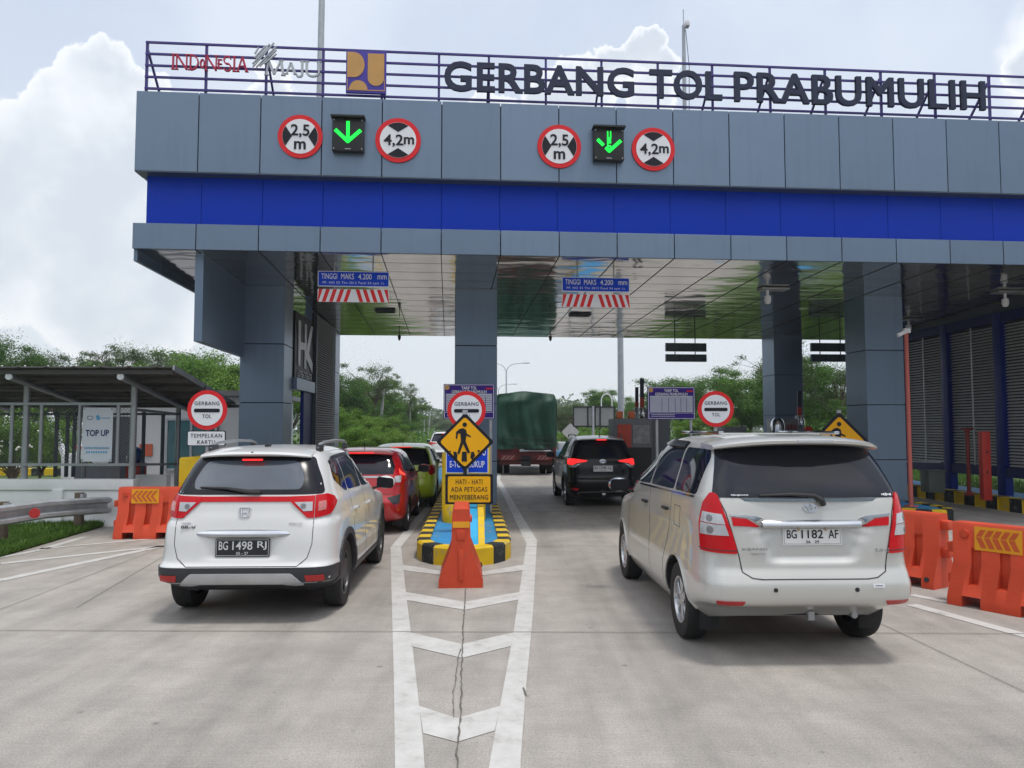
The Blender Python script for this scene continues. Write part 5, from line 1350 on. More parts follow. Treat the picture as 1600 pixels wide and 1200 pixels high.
# ---- silver minivan
def silver_van():
    root = thing('silver_minivan', (2.395, 6.12, 0), 'silver minivan with rear spoiler, tall tail lights and white plate BG 1182 AF', 'car', 'cars queuing at the toll gate', R(2.1))
    W = .888
    rows = [(.24, .35, 4.3, .78, 6, 5), (.33, .14, 4.45, .84, 7, 5), (.42, .035, 4.52, .872, 10, 5), (.52, .005, 4.56, .885, 11, 5), (.62, 0, 4.57, .888, 11, 5), (.70, .02, 4.57, .886, 10.5, 5), (.78, .045, 4.55, .88, 10, 5), (.90, .05, 4.5, .876, 9.5, 5), (1.0, .06, 4.3, .878, 9.5, 5), (1.08, .07, 3.85, .876, 9.5, 5),
            (1.2, .09, 3.5, .868, 9, 5), (1.30, .11, 3.3, .858, 8.5, 5), (1.36, .13, 3.18, .84, 8.5, 4.5), (1.5, .20, 2.85, .79, 8, 4), (1.66, .295, 2.5, .728, 6.5, 4), (1.73, .35, 2.3, .68, 6, 4), (1.775, .46, 2.15, .60, 5, 4), (1.80, .66, 2.0, .48, 4.5, 4), (1.815, 1.0, 1.7, .15, 3, 3)]
    def dfm(v):
        if v.y < 1.2 and v.z < 1.4:
            hw_ = .30 + .10 * (v.z - .80) / .28
            c = sstep(hw_ + .045, hw_ - .01, abs(v.x)) * sstep(.80, .85, v.z) * sstep(1.12, 1.09, v.z)
            v.y += .035 * c
        if v.z < .7: v.z += .12 * sstep(.8, .1, v.y) * sstep(.62, .24, v.z)
        return v
    B = Body(rows, dfm, K=120, N=76); pw = MATS['paint_silver']
    standard(B, root, dict(paint=pw, W=W, wheel=(.335, .205, .205, 'six'), axles=(.95, 3.7), gap=.05, inset=.025, flaps=True))
    ld = MATS['line_dark']
    B.patch('rear_window', rnd_poly([(-.765, 1.315), (.765, 1.315), (.73, 1.45), (.645, 1.735), (-.645, 1.735), (-.73, 1.45)], .05), 'rear', MATS['car_glass'], root, .004)
    s = MB(); sweep([(.40, 1.735), (.15, 1.738), (.105, 1.752), (.10, 1.775), (.15, 1.795), (.62, 1.825), (.7, 1.80), (.5, 1.75)], .70, .17, -.055, m=pw, mb=s, taper=.35, N=26); s.build('spoiler', root, world=False)
    a = MB(); a.box((.06, .105, 1.768), (.3, .03, .022), MATS['lamp_clear'], bev=.005); a.build('brake_light', root, world=False)
    f = rear_frame(B, 0, 1.30); s = MB(); sweep([(f.o.y + .01, 1.285), (f.o.y - .03, 1.288), (f.o.y - .028, 1.312), (f.o.y + .012, 1.314)], .715, .075, 0, m=MATS['chrome'], mb=s); s.build('chrome_strip', root, world=False)
    f = rear_frame(B, 0, 1.13); y0 = f.o.y - .035
    s = MB(); sweep([(y0 + .06, 1.082), (y0 + .012, 1.082), (y0 - .008, 1.088), (y0 - .016, 1.10), (y0 - .014, 1.115), (y0 - .004, 1.13), (y0 + .012, 1.142), (y0 + .04, 1.148)], .40, .02, 0, m=MATS['chrome'], mb=s); s.build('chrome_garnish', root, world=False)
    for sg in (1, -1):
        q = (lambda p: p) if sg == 1 else mir
        B.patch('garnish_wing', q([(.385, 1.09), (.385, 1.15), (.44, 1.172), (.65, 1.192), (.645, 1.175), (.50, 1.158)]), 'rear', MATS['chrome'], root, .014)
        B.patch('side_reflector', q([(.41, 1.088), (.63, 1.098), (.64, 1.165), (.52, 1.152)]), 'rear', MATS['lamp_red'], root, .010)
        lamp = [(.735, 1.345), (.79, 1.352), (.875, 1.27), (.945, 1.10), (.945, .885), (.605, .88), (.635, 1.02), (.685, 1.18)]
        B.patch('tail_light', q(rnd_poly(lamp, .02)), 'wrap', MATS['lamp_red'], root, .016, .03)
        B.patch('clear_lamp', [q([(.71, 1.185), (.88, 1.20), (.91, 1.12), (.69, 1.105)]), q([(.69, 1.10), (.91, 1.112), (.928, 1.02), (.665, 1.02)])], 'wrap', MATS['lamp_clear'], root, .020, .03)
        for (s_, z_, r_) in ((.81, 1.15, .028), (.81, 1.06, .03)): B.patch('lamp_bulb', q(circ(r_, 16, s_, z_)), 'wrap', M('lamp_core', (.22, .22, .23), .3, .4), root, .022, .02)
        B.patch('lamp_divider', q(ribbon_poly([(.61, .905), (.96, .905)], .006)), 'wrap', MATS['line_dark'], root, .018)
        B.patch('reflector', q(rnd_poly([(.56, .515), (.80, .512), (.80, .482), (.58, .482)], .01)), 'wrap', MATS['reflector_red'], root, .008)
        B.patch('tailgate_seam', [q(ribbon_poly([(.73, 1.31), (.68, 1.2), (.63, 1.0), (.595, .86), (.575, .74), (.50, .695), (.42, .685)], .009))], 'wrap', ld, root, .002, .05, .004)
        a = MB(); h = B.hit('rear', sg * .325, .605)[0]; a.lathe([(.0, -.006), (.017, -.006), (.018, .004)], MATS['black_plastic'], o=h, ax=(0, 1, 0), seg=16); a.build('parking_sensor', root, world=False)
    B.patch('tailgate_seam', [ribbon_poly([(-.43, .685), (.43, .685)], .009)], 'rear', ld, root, .002, .06, .004)
    number_plate(B, root, .01, 1.012, .475, .14, 'BG 1182 AF', '06 · 29', False, .012)
    a = MB(); f = rear_frame(B, .01, 1.012, .035)
    for x in (-.115, .105): a.plate(f, circ(.009, 10, x, .055), MATS['sign_ochre'], .0, .006)
    a.build('plate_screw', root, world=False)
    f = rear_frame(B, 0, 1.232); a = MB(); three_ellipses(f, .115, MATS['chrome'], a); a.build('emblem', root, world=False, smooth=0)
    badge_text(B, root, 'KIJANG', -.47, .915, .022, MATS['chrome'], w=.2); badge_text(B, root, 'INNOVA', -.44, .88, .016, MATS['chrome'], w=.12)
    badge_text(B, root, '2.0 G', .56, .905, .026, MATS['chrome'], w=.12)
    badge_text(B, root, 'kijanginnova', -.56, 1.335, .016, MATS['sign_white'], 'window_sticker', w=.14); badge_text(B, root, 'autostyle', .63, 1.335, .016, MATS['sign_white'], 'window_sticker', w=.12) if False else None
    a = MB(); f = rear_frame(B, .62, 1.338)
    for i_ in range(8): a.plate(f, rect(.012, .012 + .006 * (i_ % 3), -.06 + i_ * .017, 0), MATS['sign_white'], .006, .003)
    a.build('window_sticker', root, world=False, smooth=0)
    a = MB(); f = rear_frame(B, .50, .635); a.plate(f, rrect(.09, .03, .004), MATS['sign_white'], .004, .004); a.plate(f, rect(.06, .005), MATS['sign_black'], .006, .002); a.build('bumper_sticker', root, world=False, smooth=0)
    p = [B.hit('rear', x, z)[0] + Vector((0, -d, 0)) for x, z, d in ((.10, 1.262, .03), (.085, 1.30, .05), (.03, 1.335, .05), (-.15, 1.345, .035), (-.40, 1.335, .02))]
    a = MB(); a.tube(p, [.024, .024, .02, .014, .008], MATS['black_plastic'], 10); a.build('wiper', root, world=False)
    side_windows(B, root, [[(.40, 1.32), (1.02, 1.315), (1.10, 1.70), (.50, 1.695), (.42, 1.62)], [(1.08, 1.315), (2.0, 1.30), (2.0, 1.715), (1.16, 1.705)], [(2.06, 1.30), (3.22, 1.26), (2.85, 1.52), (2.45, 1.70), (2.06, 1.715)]], MATS['car_glass'])
    for side in ('right', 'left'):
        B.patch('window_trim', [ribbon_poly([(.42, 1.302), (3.2, 1.25)], .018)], side, MATS['chrome'], root, .006)
        B.patch('rain_visor', [ribbon_poly([(1.15, 1.715), (2.05, 1.725), (2.5, 1.705), (2.9, 1.51)], .05)], side, MATS['frit'], root, .025)
    B.patch('fuel_door', [ribbon_poly([(.80, 1.18), (1.0, 1.18), (1.0, 1.0), (.80, 1.0), (.80, 1.18)], .006)], 'left', ld, root, .0015, .06, .003)
    seams_side(B, root, [[(1.12, 1.30), (1.16, 1.0), (1.42, .62), (1.46, .36)], [(2.03, 1.29), (2.05, .36)], [(3.2, 1.22), (3.18, .4)]], ld)
    handles(B, root, [(1.3, 1.12), (2.22, 1.10)], MATS['black_plastic'])
    for side in ('right', 'left'): B.patch('wheel_arch', [[(y + .40 * math.cos(a), .345 + .40 * math.sin(a)), (y + .40 * math.cos(b), .345 + .40 * math.sin(b)), (y + .386 * math.cos(b), .345 + .386 * math.sin(b)), (y + .386 * math.cos(a), .345 + .386 * math.sin(a))] for y in (.95, 3.7) for a, b in ((R(i * 9), R(i * 9 + 9)) for i in range(20))], side, pw, root, .012, .06, .02)
    for sg in (1, -1): mirror_part(root, sg * 1.03, 2.98, 1.22, MATS['chrome'], sg)
    a = MB()
    for y in (.9, 1.25, 1.6, 1.95): a.box((0, y, 1.822), (.9, .012, .012), pw, bev=.003)
    a.build('roof_rib', root, world=False)
    for sg in (1, -1):
        a = MB(); a.box((sg * .52, 1.35, 1.835), (.05, 1.3, .03), MATS['chrome'], bev=.012); a.build('roof_bar', root, world=False)  # chrome bars added on the van roof to imitate its sun glare
    return root
silver_van()

# ---- red hatchback
def hatch(name, label, loc, rz, pw, kind):
    root = thing(name, loc, label, 'car', 'cars queuing at the toll gate', rz); W = .848
    rows = [(.20, .35, 3.7, .74, 6, 5), (.28, .1, 3.9, .82, 7, 5), (.4, .02, 3.96, .845, 7, 5), (.55, 0, 3.98, .848, 7, 5), (.7, .05, 3.95, .845, 7, 5), (.85, .08, 3.8, .845, 7, 5), (.95, .1, 3.4, .84, 7, 5), (1.02, .115, 3.0, .825, 6.5, 5), (1.1, .15, 2.9, .80, 6, 4.5), (1.25, .26, 2.55, .74, 6, 4),
            (1.38, .36, 2.25, .68, 5.5, 4), (1.45, .43, 2.05, .62, 5, 4), (1.49, .55, 1.9, .52, 4.5, 4), (1.515, .8, 1.7, .38, 4, 4), (1.525, 1.1, 1.4, .12, 3, 3)]
    B = Body(rows, None, K=90, N=60)
    standard(B, root, dict(paint=pw, W=W, wheel=(.30, .18, .19, 'five'), axles=(.72, 3.2), gap=.045, flaps=True))
    ld = MATS['line_dark']
    B.patch('rear_window', rnd_poly([(-.66, 1.06), (.66, 1.06), (.60, 1.22), (.53, 1.40), (-.53, 1.40), (-.60, 1.22)] if kind == 'red' else [(-.70, 1.02), (.70, 1.02), (.64, 1.25), (.55, 1.42), (-.55, 1.42), (-.64, 1.25)], .05), 'rear', MATS['car_glass'], root, .004)
    s = MB(); sweep([(.28, 1.405), (.20, 1.43), (.205, 1.45), (.5, 1.505), (.62, 1.51), (.5, 1.42)], .56, .12, -.04, m=pw, mb=s, taper=.3); s.build('spoiler', root, world=False)
    a = MB(); a.box((0, .2, 1.438), (.5, .02, .02), MATS['lamp_lit'], bev=.004); a.build('brake_light', root, world=False)
    if kind == 'red':
        f = rear_frame(B, 0, 1.03); s = MB(); sweep([(f.o.y + .01, 1.0), (f.o.y - .02, 1.005), (f.o.y - .018, 1.035), (f.o.y + .01, 1.045)], .56, .04, 0, m=MATS['chrome'], mb=s); s.build('chrome_garnish', root, world=False)
    for sg in (1, -1):
        q = (lambda p: p) if sg == 1 else mir
        if kind == 'red':
            B.patch('tail_light', q(rnd_poly([(.60, 1.08), (.66, 1.34), (.73, 1.36), (.80, 1.13), (.96, 1.06), (.97, .98), (.70, .86), (.60, .90)], .02)), 'wrap', MATS['lamp_red'], root, .012, .04)
            B.patch('clear_lamp', q([(.62, 1.02), (.76, 1.04), (.74, .92), (.62, .92)]), 'wrap', MATS['lamp_clear'], root, .016)
            B.patch('lit_lamp', q([(.70, 1.16), (.78, 1.1), (.90, 1.06), (.88, 1.02), (.72, 1.06)]), 'wrap', M('lamp_lit_soft', (.6, .06, .05), .2, emit=.5, ecol=(1, .1, .06)), root, .016)
            B.patch('bumper_vent', q([(.50, .66), (.76, .72), (.74, .56), (.62, .54)]), 'wrap', MATS['cladding'], root, .006)
        else:
            B.patch('tail_light', q(rnd_poly([(.62, 1.0), (.72, 1.02), (.95, 1.0), (.94, .82), (.72, .78), (.66, .85)], .03)), 'wrap', MATS['lamp_red'], root, .012, .04)
    number_plate(B, root, 0, .80, .44, .14, 'BG 1650 CT' if False else 'BG    ', ' ', True) if False else None
    B.patch('tailgate_seam', [ribbon_poly([(-.6, .52 + .2), (.6, .72)], .008)], 'rear', ld, root, .002, .06, .004)
    side_windows(B, root, [[(.42, 1.12), (.88, 1.07), (.92, 1.38), (.62, 1.385)], [(.96, 1.065), (1.75, 1.04), (1.75, 1.41), (.99, 1.395)], [(1.8, 1.04), (2.85, 1.0), (2.3, 1.34), (2.0, 1.41), (1.8, 1.41)]], MATS['car_glass'])
    seams_side(B, root, [[(.94, 1.05), (.98, .8), (1.1, .5), (1.12, .3)], [(1.78, 1.03), (1.79, .3)], [(2.85, .98), (2.82, .35)]], ld)
    handles(B, root, [(1.1, .92), (1.98, .90)], pw)
    for sg in (1, -1): mirror_part(root, sg * .97, 2.55, 1.05, pw if kind == 'red' else MATS['paint_car_black'], sg)
    a = MB(); a.tube([(0.0, .75, 1.51), (-.0, .68, 1.66)], [.008, .003], MATS['black_plastic'], 6); a.build('antenna', root, world=False)
    return root
hatch('red_car', 'bright red hatchback queuing right in front of the white SUV', (-2.70, 13.55, 0), R(2.6), MATS['paint_red'], 'red')
hatch('lime_car', 'lime green hatchback queuing in front of the red hatchback', (-2.62, 18.0, 0), R(2.2), MATS['paint_lime'], 'lime')

# ---- black SUV
def dark_suv(name, label, loc, rz, pw, black):
    root = thing(name, loc, label, 'car', 'cars queuing at the toll gate' if black else 'pale SUVs beyond the gate', rz); W = .85
    rows = [(.24, .4, 4.2, .74, 6, 5), (.32, .12, 4.35, .81, 7, 5), (.45, .02, 4.4, .845, 7, 5), (.62, 0, 4.42, .85, 7, 5), (.75, .05, 4.4, .845, 7, 5), (.95, .07, 4.2, .845, 7, 5), (1.05, .09, 3.7, .84, 7, 5), (1.15, .12, 3.2, .82, 6.5, 4.5), (1.3, .2, 2.9, .76, 6, 4), (1.5, .32, 2.5, .69, 5.5, 4),
            (1.6, .40, 2.3, .635, 5, 4), (1.66, .52, 2.1, .55, 4.5, 4), (1.69, .8, 1.85, .4, 4, 4), (1.705, 1.15, 1.5, .12, 3, 3)]
    B = Body(rows, None, K=90, N=60)
    standard(B, root, dict(paint=pw, W=W, wheel=(.35, .205, .22, 'five'), axles=(.86, 3.5), gap=.05, flaps=black))
    B.patch('rear_window', rnd_poly([(-.70, 1.19), (.70, 1.19), (.64, 1.36), (.55, 1.60), (-.55, 1.60), (-.64, 1.36)], .05), 'rear', MATS['car_glass'], root, .004)
    s = MB(); sweep([(.34, 1.60), (.27, 1.625), (.275, 1.645), (.55, 1.695), (.7, 1.70), (.5, 1.61)], .57, .12, -.04, m=MATS['paint_silver'] if black else pw, mb=s, taper=.3); s.build('spoiler', root, world=False)  # silver on the black car imitates the bright reflection on its roof
    a = MB(); a.box((0, .30, 1.605), (.24, .03, .03), MATS['lamp_lit'], bev=.004); a.build('brake_light', root, world=False)
    for sg in (1, -1):
        q = (lambda p: p) if sg == 1 else mir
        B.patch('tail_light', q(rnd_poly([(.36, 1.12), (.70, 1.165), (.98, 1.15), (.97, 1.02), (.72, 1.01), (.62, 1.06), (.40, 1.09)], .015)), 'wrap', MATS['lamp_lit'] if black else MATS['lamp_red'], root, .012, .04)
        B.patch('clear_lamp', q([(.52, 1.05), (.74, 1.01), (.90, 1.01), (.88, .955), (.66, .955)]), 'wrap', MATS['lamp_clear'], root, .014)
        B.patch('reflector', q([(.58, .47), (.78, .48), (.78, .43), (.6, .42)]), 'wrap', MATS['lamp_red'], root, .01)
        a = MB(); a.tube([(sg * .57, .7, 1.68), (sg * .57, .8, 1.72), (sg * .57, 2.0, 1.73), (sg * .57, 2.2, 1.66)], .018, MATS['steel_grey']); a.build('roof_bar', root, world=False)
        mirror_part(root, sg * .99, 2.8, 1.18, pw, sg)
    if black:
        f = rear_frame(B, 0, 1.1); a = MB(); three_ellipses(f, .15, MATS['chrome'], a); a.build('emblem', root, world=False, smooth=0)
        number_plate(B, root, 0, .93, .46, .14, 'BG 1745 LL', '08 · 28', False, .012)
        B.patch('bumper_trim', [ribbon_poly([(-.62, .34), (-.5, .385), (.5, .385), (.62, .34)], .02)], 'rear', MATS['chrome'], root, .012)
        a = MB(); a.box((0, -.03, .33), (.09, .1, .06), MATS['chrome'], bev=.01); a.build('tow_hook', root, world=False)
        a = MB(); a.tube([(0, .6, 1.70), (0, .55, 1.80)], [.015, .004], MATS['black_plastic'], 6); a.build('antenna', root, world=False)
    side_windows(B, root, [[(.55, 1.26), (1.02, 1.20), (1.06, 1.54), (.76, 1.53)], [(1.1, 1.195), (1.95, 1.18), (1.95, 1.56), (1.14, 1.545)], [(2.0, 1.18), (3.1, 1.14), (2.6, 1.48), (2.3, 1.56), (2.0, 1.56)]], MATS['car_glass'])
    for side in ('right', 'left'): B.patch('window_trim', [ribbon_poly([(.55, 1.235), (1.1, 1.175), (3.1, 1.12)], .016)], side, MATS['chrome'], root, .006)
    handles(B, root, [(1.28, 1.02), (2.15, 1.0)], MATS['chrome'] if black else pw)
    make_arches(B, root, (.86, 3.5), .36, .395, .46, MATS['cladding'])
    if not black: B.patch('rear_bumper', [(-1.3, .34), (1.3, .34), (1.3, .62), (-1.3, .62)], 'wrap', MATS['cladding'], root, .008, .06)
    return root
dark_suv('black_car', 'glossy black SUV with lit red tail lights stopped beyond the silver minivan', (2.16, 18.2, 0), R(2.6), MATS['paint_car_black'], True)
far = dark_suv('pale_car', 'pale SUV driving away beyond the gate, half hidden by the pedestrian sign', (-3.62, 41.0, 0), R(2.5), MATS['paint_white'], False)
c = copy_tree(far); c.location = (-18.6, 32.5, 0); c.rotation_euler = (0, 0, R(-62)); c['label'] = 'pale SUV parked beyond the mesh shelter, only a wheel and flank visible'

# ---- truck
def truck():
    root = thing('truck', (.56, 31.0, 0), 'dark red truck with a tall green tarpaulin over its load', 'truck', rz=R(1.2))
    tm = M('tarpaulin', (.006, .048, .026), .6, 0, .3, 1.4, bump=.9, bscale=4); rd = M('truck_red', (.10, .014, .016), .5, 0, .2, 3)
    W, L, z0, z1 = 1.24, 6.2, 1.12, 3.36
    bm = MB(); rr = random.Random(3); nx, ny = 40, 40
    sec = [(-W, z0)] + [(-W, z0 + (z1 - .45 - z0) * i / 10) for i in range(1, 11)] + [(-W + (1 - math.cos(a)) * .32, z1 - .45 + .36 * math.sin(a)) for a in [math.pi / 2 * i / 6 for i in range(1, 7)]]
    sec += [(-W + .32 + (W * 2 - .64) * i / 10, z1 - .09 + .09 * math.sin(math.pi * i / 10)) for i in range(1, 10)]
    sec += [(-x, z) for x, z in sec[:17][::-1]]
    k = bm.mi(tm); rings = []
    for j in range(31):
        y = L * j / 30
        ring = []
        for i, (x, z) in enumerate(sec):
            f = .03 * math.sin(y * 2.3 + i * .4) + .02 * math.sin(y * 5 + i)
            ring.append(bm.bm.verts.new((x * (1 + f * .5), y, z + (f * .6 if z > 1.4 else 0))))
        rings.append(ring)
    for a, b in zip(rings, rings[1:]):
        for i in range(len(sec) - 1): bm.bm.faces.new((a[i], a[i + 1], b[i + 1], b[i])).material_index = k
    bm.build('tarpaulin', root, world=False, smooth=70)
    # creased rear sheet
    b2 = MB(); k = b2.mi(tm); N = 44; grid = {}
    for i in range(N + 1):
        for j in range(N + 1):
            u, v = -1 + 2 * i / N, j / N; z = z0 - .06 + (z1 + .0 - z0 + .06) * v
            zz = z1 - .45
            hw = W if z <= zz else W - .32 * (1 - math.sqrt(max(0, 1 - ((z - zz) / .47) ** 2)))
            x = u * hw; zc = min(z, z1 - .09 + .09 * math.cos(u * math.pi / 2))
            cr = .05 * abs(math.sin(9 * u + 2.0 * math.sin(2.2 * v))) * 1.6 + .10 * math.sin(6 * u + 3.0 * math.sin(2.2 * v)) * (.3 + v) + .035 * math.sin(15 * u + 5 * v + 2 * math.sin(4 * u)) * v * (1 - v) * 2 + .05 * abs(math.sin(3.1 * u + .6)) + .025 * math.sin(28 * v * (1 - v) + 4 * u)
            edge = min(1.0, (1 - abs(u)) * 6, (1 - v) * 6 + .0)
            grid[i, j] = b2.bm.verts.new((x, -.07 * edge - cr * edge, zc))
    for i in range(N):
        for j in range(N): b2.bm.faces.new((grid[i, j], grid[i + 1, j], grid[i + 1, j + 1], grid[i, j + 1])).material_index = k
    b2.build('rear_sheet', root, world=False, smooth=70)
    a = MB(); a.tube([(-W, -.13, 1.3), (0, -.2, 1.27), (W, -.13, 1.3)], .015, MATS['black_plastic']); a.tube([(-W, -.14, 1.5), (0, -.2, 1.48), (W, -.14, 1.5)], .012, MATS['black_plastic']); a.build('rope', root, world=False)
    a = MB(); a.box((0, 3.0, .93), (2.4, 6.0, .36), rd, bev=.02); a.build('load_bed', root, world=False)
    a = MB(); a.box((0, -.03, .9), (2.44, .08, .5), rd, bev=.01); a.build('tailboard', root, world=False)
    a = MB(); a.box((0, .1, .58), (2.1, .1, .3), rd, bev=.02); a.build('bumper', root, world=False)
    for sx in (-1, 1):
        a = MB(); f = Fr((sx * .72, -.075, .72))
        for i in range(3):
            for d in (-1, 1): a.bar(f.p(-.22 + .16 * i - .05 * d, -.08, .01), f.p(-.22 + .16 * i + .05 * d + .1, .08, .01), .012, .02, MATS['steel_grey'])
        a.box((sx * .72, -.07, .72), (.55, .02, .2), M('truck_lamp', (.25, .03, .02), .4)); a.build('tail_light', root, world=False)
    a = MB(); a.box((-.0, -.08, .70), (.42, .03, .14), MATS['plate_black'], bev=.005); a.box((0, .05, .48), (.4, .3, .2), MATS['black_plastic'], bev=.05); a.build('plate_holder', root, world=False)
    a = MB(); a.tube([(-.25, -.12, .98), (.2, -.14, 1.0), (1.0, -.12, .985)], .03, MATS['galv']); a.tube([(-.25, -.12, .98), (-.22, -.12, 1.03), (-.1, -.13, 1.03)], .03, MATS['galv']); a.build('latch_bar', root, world=False)
    for x in (-1.05, -.76, .76, 1.05): wheel(root, x, 1.5, .46, .25, .27, 'steel')
    for x in (-1.0, 1.0): wheel(root, x, 5.9, .46, .25, .27, 'steel')
    a = MB(); a.box((0, 4.2, .7), (.9, 6.5, .22), MATS['black_plastic']); a.build('chassis', root, world=False)
    a = MB(); a.box((0, 7.2, 1.6), (2.2, 1.7, 2.0), rd, bev=.12); a.build('cab', root, world=False)
    for sx in (-1, 1):
        a = MB(); a.box((sx * .95, .62, .62), (.5, .03, .5), MATS['rubber']); a.build('mud_flap', root, world=False)
truck()
# ------------------------------------------------------------------ plastic water barriers
def barrier(loc, rz, label, L=1.5, sticker=0, end_band=False):
    root = thing('plastic_barrier', loc, label, 'barrier', 'orange plastic water barriers', rz)
    op = MATS['orange_plastic']; b = MB(); k = b.mi(op)
    def prof(kind):
        if kind == 'full': return [(.26, 0), (.26, .09), (.115, .46), (.10, .90), (.085, .93)]
        if kind == 'slot': return [(.26, 0), (.26, .09), (.205, .22), (.075, .26), (.075, .60), (.10, .64), (.10, .90), (.085, .93)]
        if kind == 'notch': return [(.26, .13), (.245, .13), (.115, .46), (.10, .90), (.085, .93)]
    segs = []; x = -L / 2
    plan = [('full', .10), ('notch', .22), ('full', .06), ('slot', .10), ('full', .10), ('slot', .10), ('full', .06), ('notch', .22), ('full', .10)]
    sc = L / sum(p[1] for p in plan)
    plan = [('full', .12), ('notch', .26), ('full', .10), ('slot2', .0), ('full', .54 - .0), ('notch', .26), ('full', .12)]
    # main shell: notched foot
    bounds = [(-L / 2, -L * .36, 'full'), (-L * .36, -L * .19, 'notch'), (-L * .19, -L * .02 - .0, 'full'), (-L * .02, L * .02, 'full'), (L * .02, L * .19, 'full'), (L * .19, L * .36, 'notch'), (L * .36, L / 2, 'full')]
    bounds = [(-L / 2, -L * .36, 'full'), (-L * .36, -L * .18, 'notch'), (-L * .18, L * .18, 'full'), (L * .18, L * .36, 'notch'), (L * .36, L / 2, 'full')]
    slots = [-L * .27, 0, L * .27]; sw = .05
    xs = []
    for (x0, x1, kd) in bounds:
        cuts = [x0, x1]
        for c in slots:
            for e in (c - sw, c + sw):
                if x0 < e < x1: cuts.append(e)
        cuts = sorted(cuts)
        for u, v in zip(cuts, cuts[1:]):
            m = (u + v) / 2; inslot = any(abs(m - c) < sw for c in slots); xs.append((u, v, kd, inslot))
    for (u, v, kd, ins) in xs:
        base = 0 if kd == 'full' else .12
        P_ = [(.26, base), (.26, .13 if kd != 'full' else .09)] if base == 0 else [(.25, base), (.245, .13)]
        if ins: P_ = P_ + [(.20, .235), (.078, .25), (.078, .60), (.11, .65)]
        else: P_ = P_ + [(.115, .47)]
        P_ += [(.105, .88), (.085, .92)]
        n = len(P_); A = [b.bm.verts.new((u, -y, z)) for y, z in P_] + [b.bm.verts.new((u, y, z)) for y, z in P_[::-1]]
        Bv = [b.bm.verts.new((v, -y, z)) for y, z in P_] + [b.bm.verts.new((v, y, z)) for y, z in P_[::-1]]
        m2 = len(A)
        for j in range(m2): b.bm.faces.new((A[j], A[(j + 1) % m2], Bv[(j + 1) % m2], Bv[j])).material_index = k
        b.bm.faces.new(A).material_index = k; b.bm.faces.new(Bv[::-1]).material_index = k
    b.build('shell', root, world=False, smooth=30)
    for sx, zz in ((-1, () if end_band else (.62, .26)), (1, (.78, .44))):
        for z in zz:
            a = MB(); a.box((sx * (L / 2 + .04), 0, z), (.10, .13, .12), op, bev=.02); a.build('hinge_lug', root, world=False)
    a = MB(); a.lathe([(.045, 0), (.045, .02), (.0, .022)], op, o=(-L * .38, -.108, .80), ax=(0, -1, 0), seg=20); a.lathe([(.03, 0), (.03, .016), (.0, .016)], MATS['black_plastic'], o=(L * .42, -.25, .11), ax=(0, -1, .3), seg=12); a.build('filler_cap', root, world=False)
    if sticker:
        amber = M('sticker_amber', (.75, .33, .01), .4); dk = M('sticker_orange', (.55, .09, .02), .4)
        f = Fr((-L * .06, -.113, .76), (1, 0, 0), (0, .04, 1)); a = MB(); w, h = .46, .26
        a.plate(f, rect(w, h), amber, .004, .006)
        for i in range(5):
            x = (-.16 + .08 * i); s = sticker
            if s > 0: pts = [(x + .05, .1), (x - .03, .0), (x + .05, -.1), (x + .01, -.1), (x - .07, 0), (x + .01, .1)]
            else: pts = [(x - .01, .1), (x + .045, .1), (x, .02), (x - .055, .02)]; 
            a.plate(f, [(px * 1.0, py) for px, py in pts], dk, .008, .003)
            if s < 0: a.plate(f, [(x - .055, .01), (x, .01), (x + .05, -.1), (x - .005, -.1)], dk, .008, .003)
        a.build('chevron_sticker', root, world=False, smooth=0)
    if end_band:
        a = MB(); a.box((-L / 2 - .004, 0, .27), (.02, .06, .36), op, bev=.006); a.box((-L / 2 - .004, 0, .62), (.02, .10, .12), op, bev=.006); a.build('end_rib', root, world=False)
        a = MB(); a.box((-L / 2 - .002, 0, .74), (.012, .2, .07), M('sticker_amber', (.75, .33, .01), .4)); a.build('amber_band', root, world=False)
    return root
barrier((-.63, 9.65, 0), R(93.3), 'orange plastic barrier seen end-on with an amber band, before the middle island', 1.0, 0, True)
b0 = barrier((-6.24, 13.4, 0), R(2), 'orange plastic barrier with double chevron sticker beside the steel guardrail', 1.05, 1)
b1 = barrier((4.82, 9.62, 0), R(-56), 'orange plastic barrier half hidden behind the silver minivan', 1.05, 0)
b2 = barrier((5.16, 8.04, 0), R(-57), 'orange plastic barrier with chevron sticker cut off by the right picture edge', 1.05, -1)
for q in (b0, b1, b2): q.scale.z = .94

# ------------------------------------------------------------------ guardrail, grass verge, shelter on the left
def wbeam(name, pts, label, posts, rz_post=0):
    root = thing(name, (*pts[0][:2], 0), label, 'guardrail', 'steel guardrails'); b = MB(); g = MATS['galv']; k = b.mi(g)
    prof = [(.0, .155), (.05, .12), (.05, .07), (-.02, .03), (-.02, -.03), (.05, -.07), (.05, -.12), (.0, -.155)]
    P_ = [Vector(p) for p in pts]; rings = []
    for i, p in enumerate(P_):
        d = (P_[min(i + 1, len(P_) - 1)] - P_[max(0, i - 1)]); d.z = 0; d.normalize(); n = Vector((d.y, -d.x, 0))
        rings.append([b.bm.verts.new(p + n * o + Vector((0, 0, z))) for o, z in prof])
    for a, c in zip(rings, rings[1:]):
        for j in range(7): b.bm.faces.new((a[j], a[j + 1], c[j + 1], c[j])).material_index = k
    sol = b.build('beam', root, smooth=50)
    md = sol.modifiers.new('s', 'SOLIDIFY'); md.thickness = .008
    for (x, y) in posts:
        a = MB(); z = P_[0].z; a.box((x - .09, y, (z + .1) / 2), (.13, .12, z + .16), MATS['trunk'] if name == 'guardrail' else g, bev=.008); a.build('post', root)
        a = MB(); a.box((x - .02, y, z), (.05, .14, .22), g, bev=.01); a.build('spacer', root)
    return root
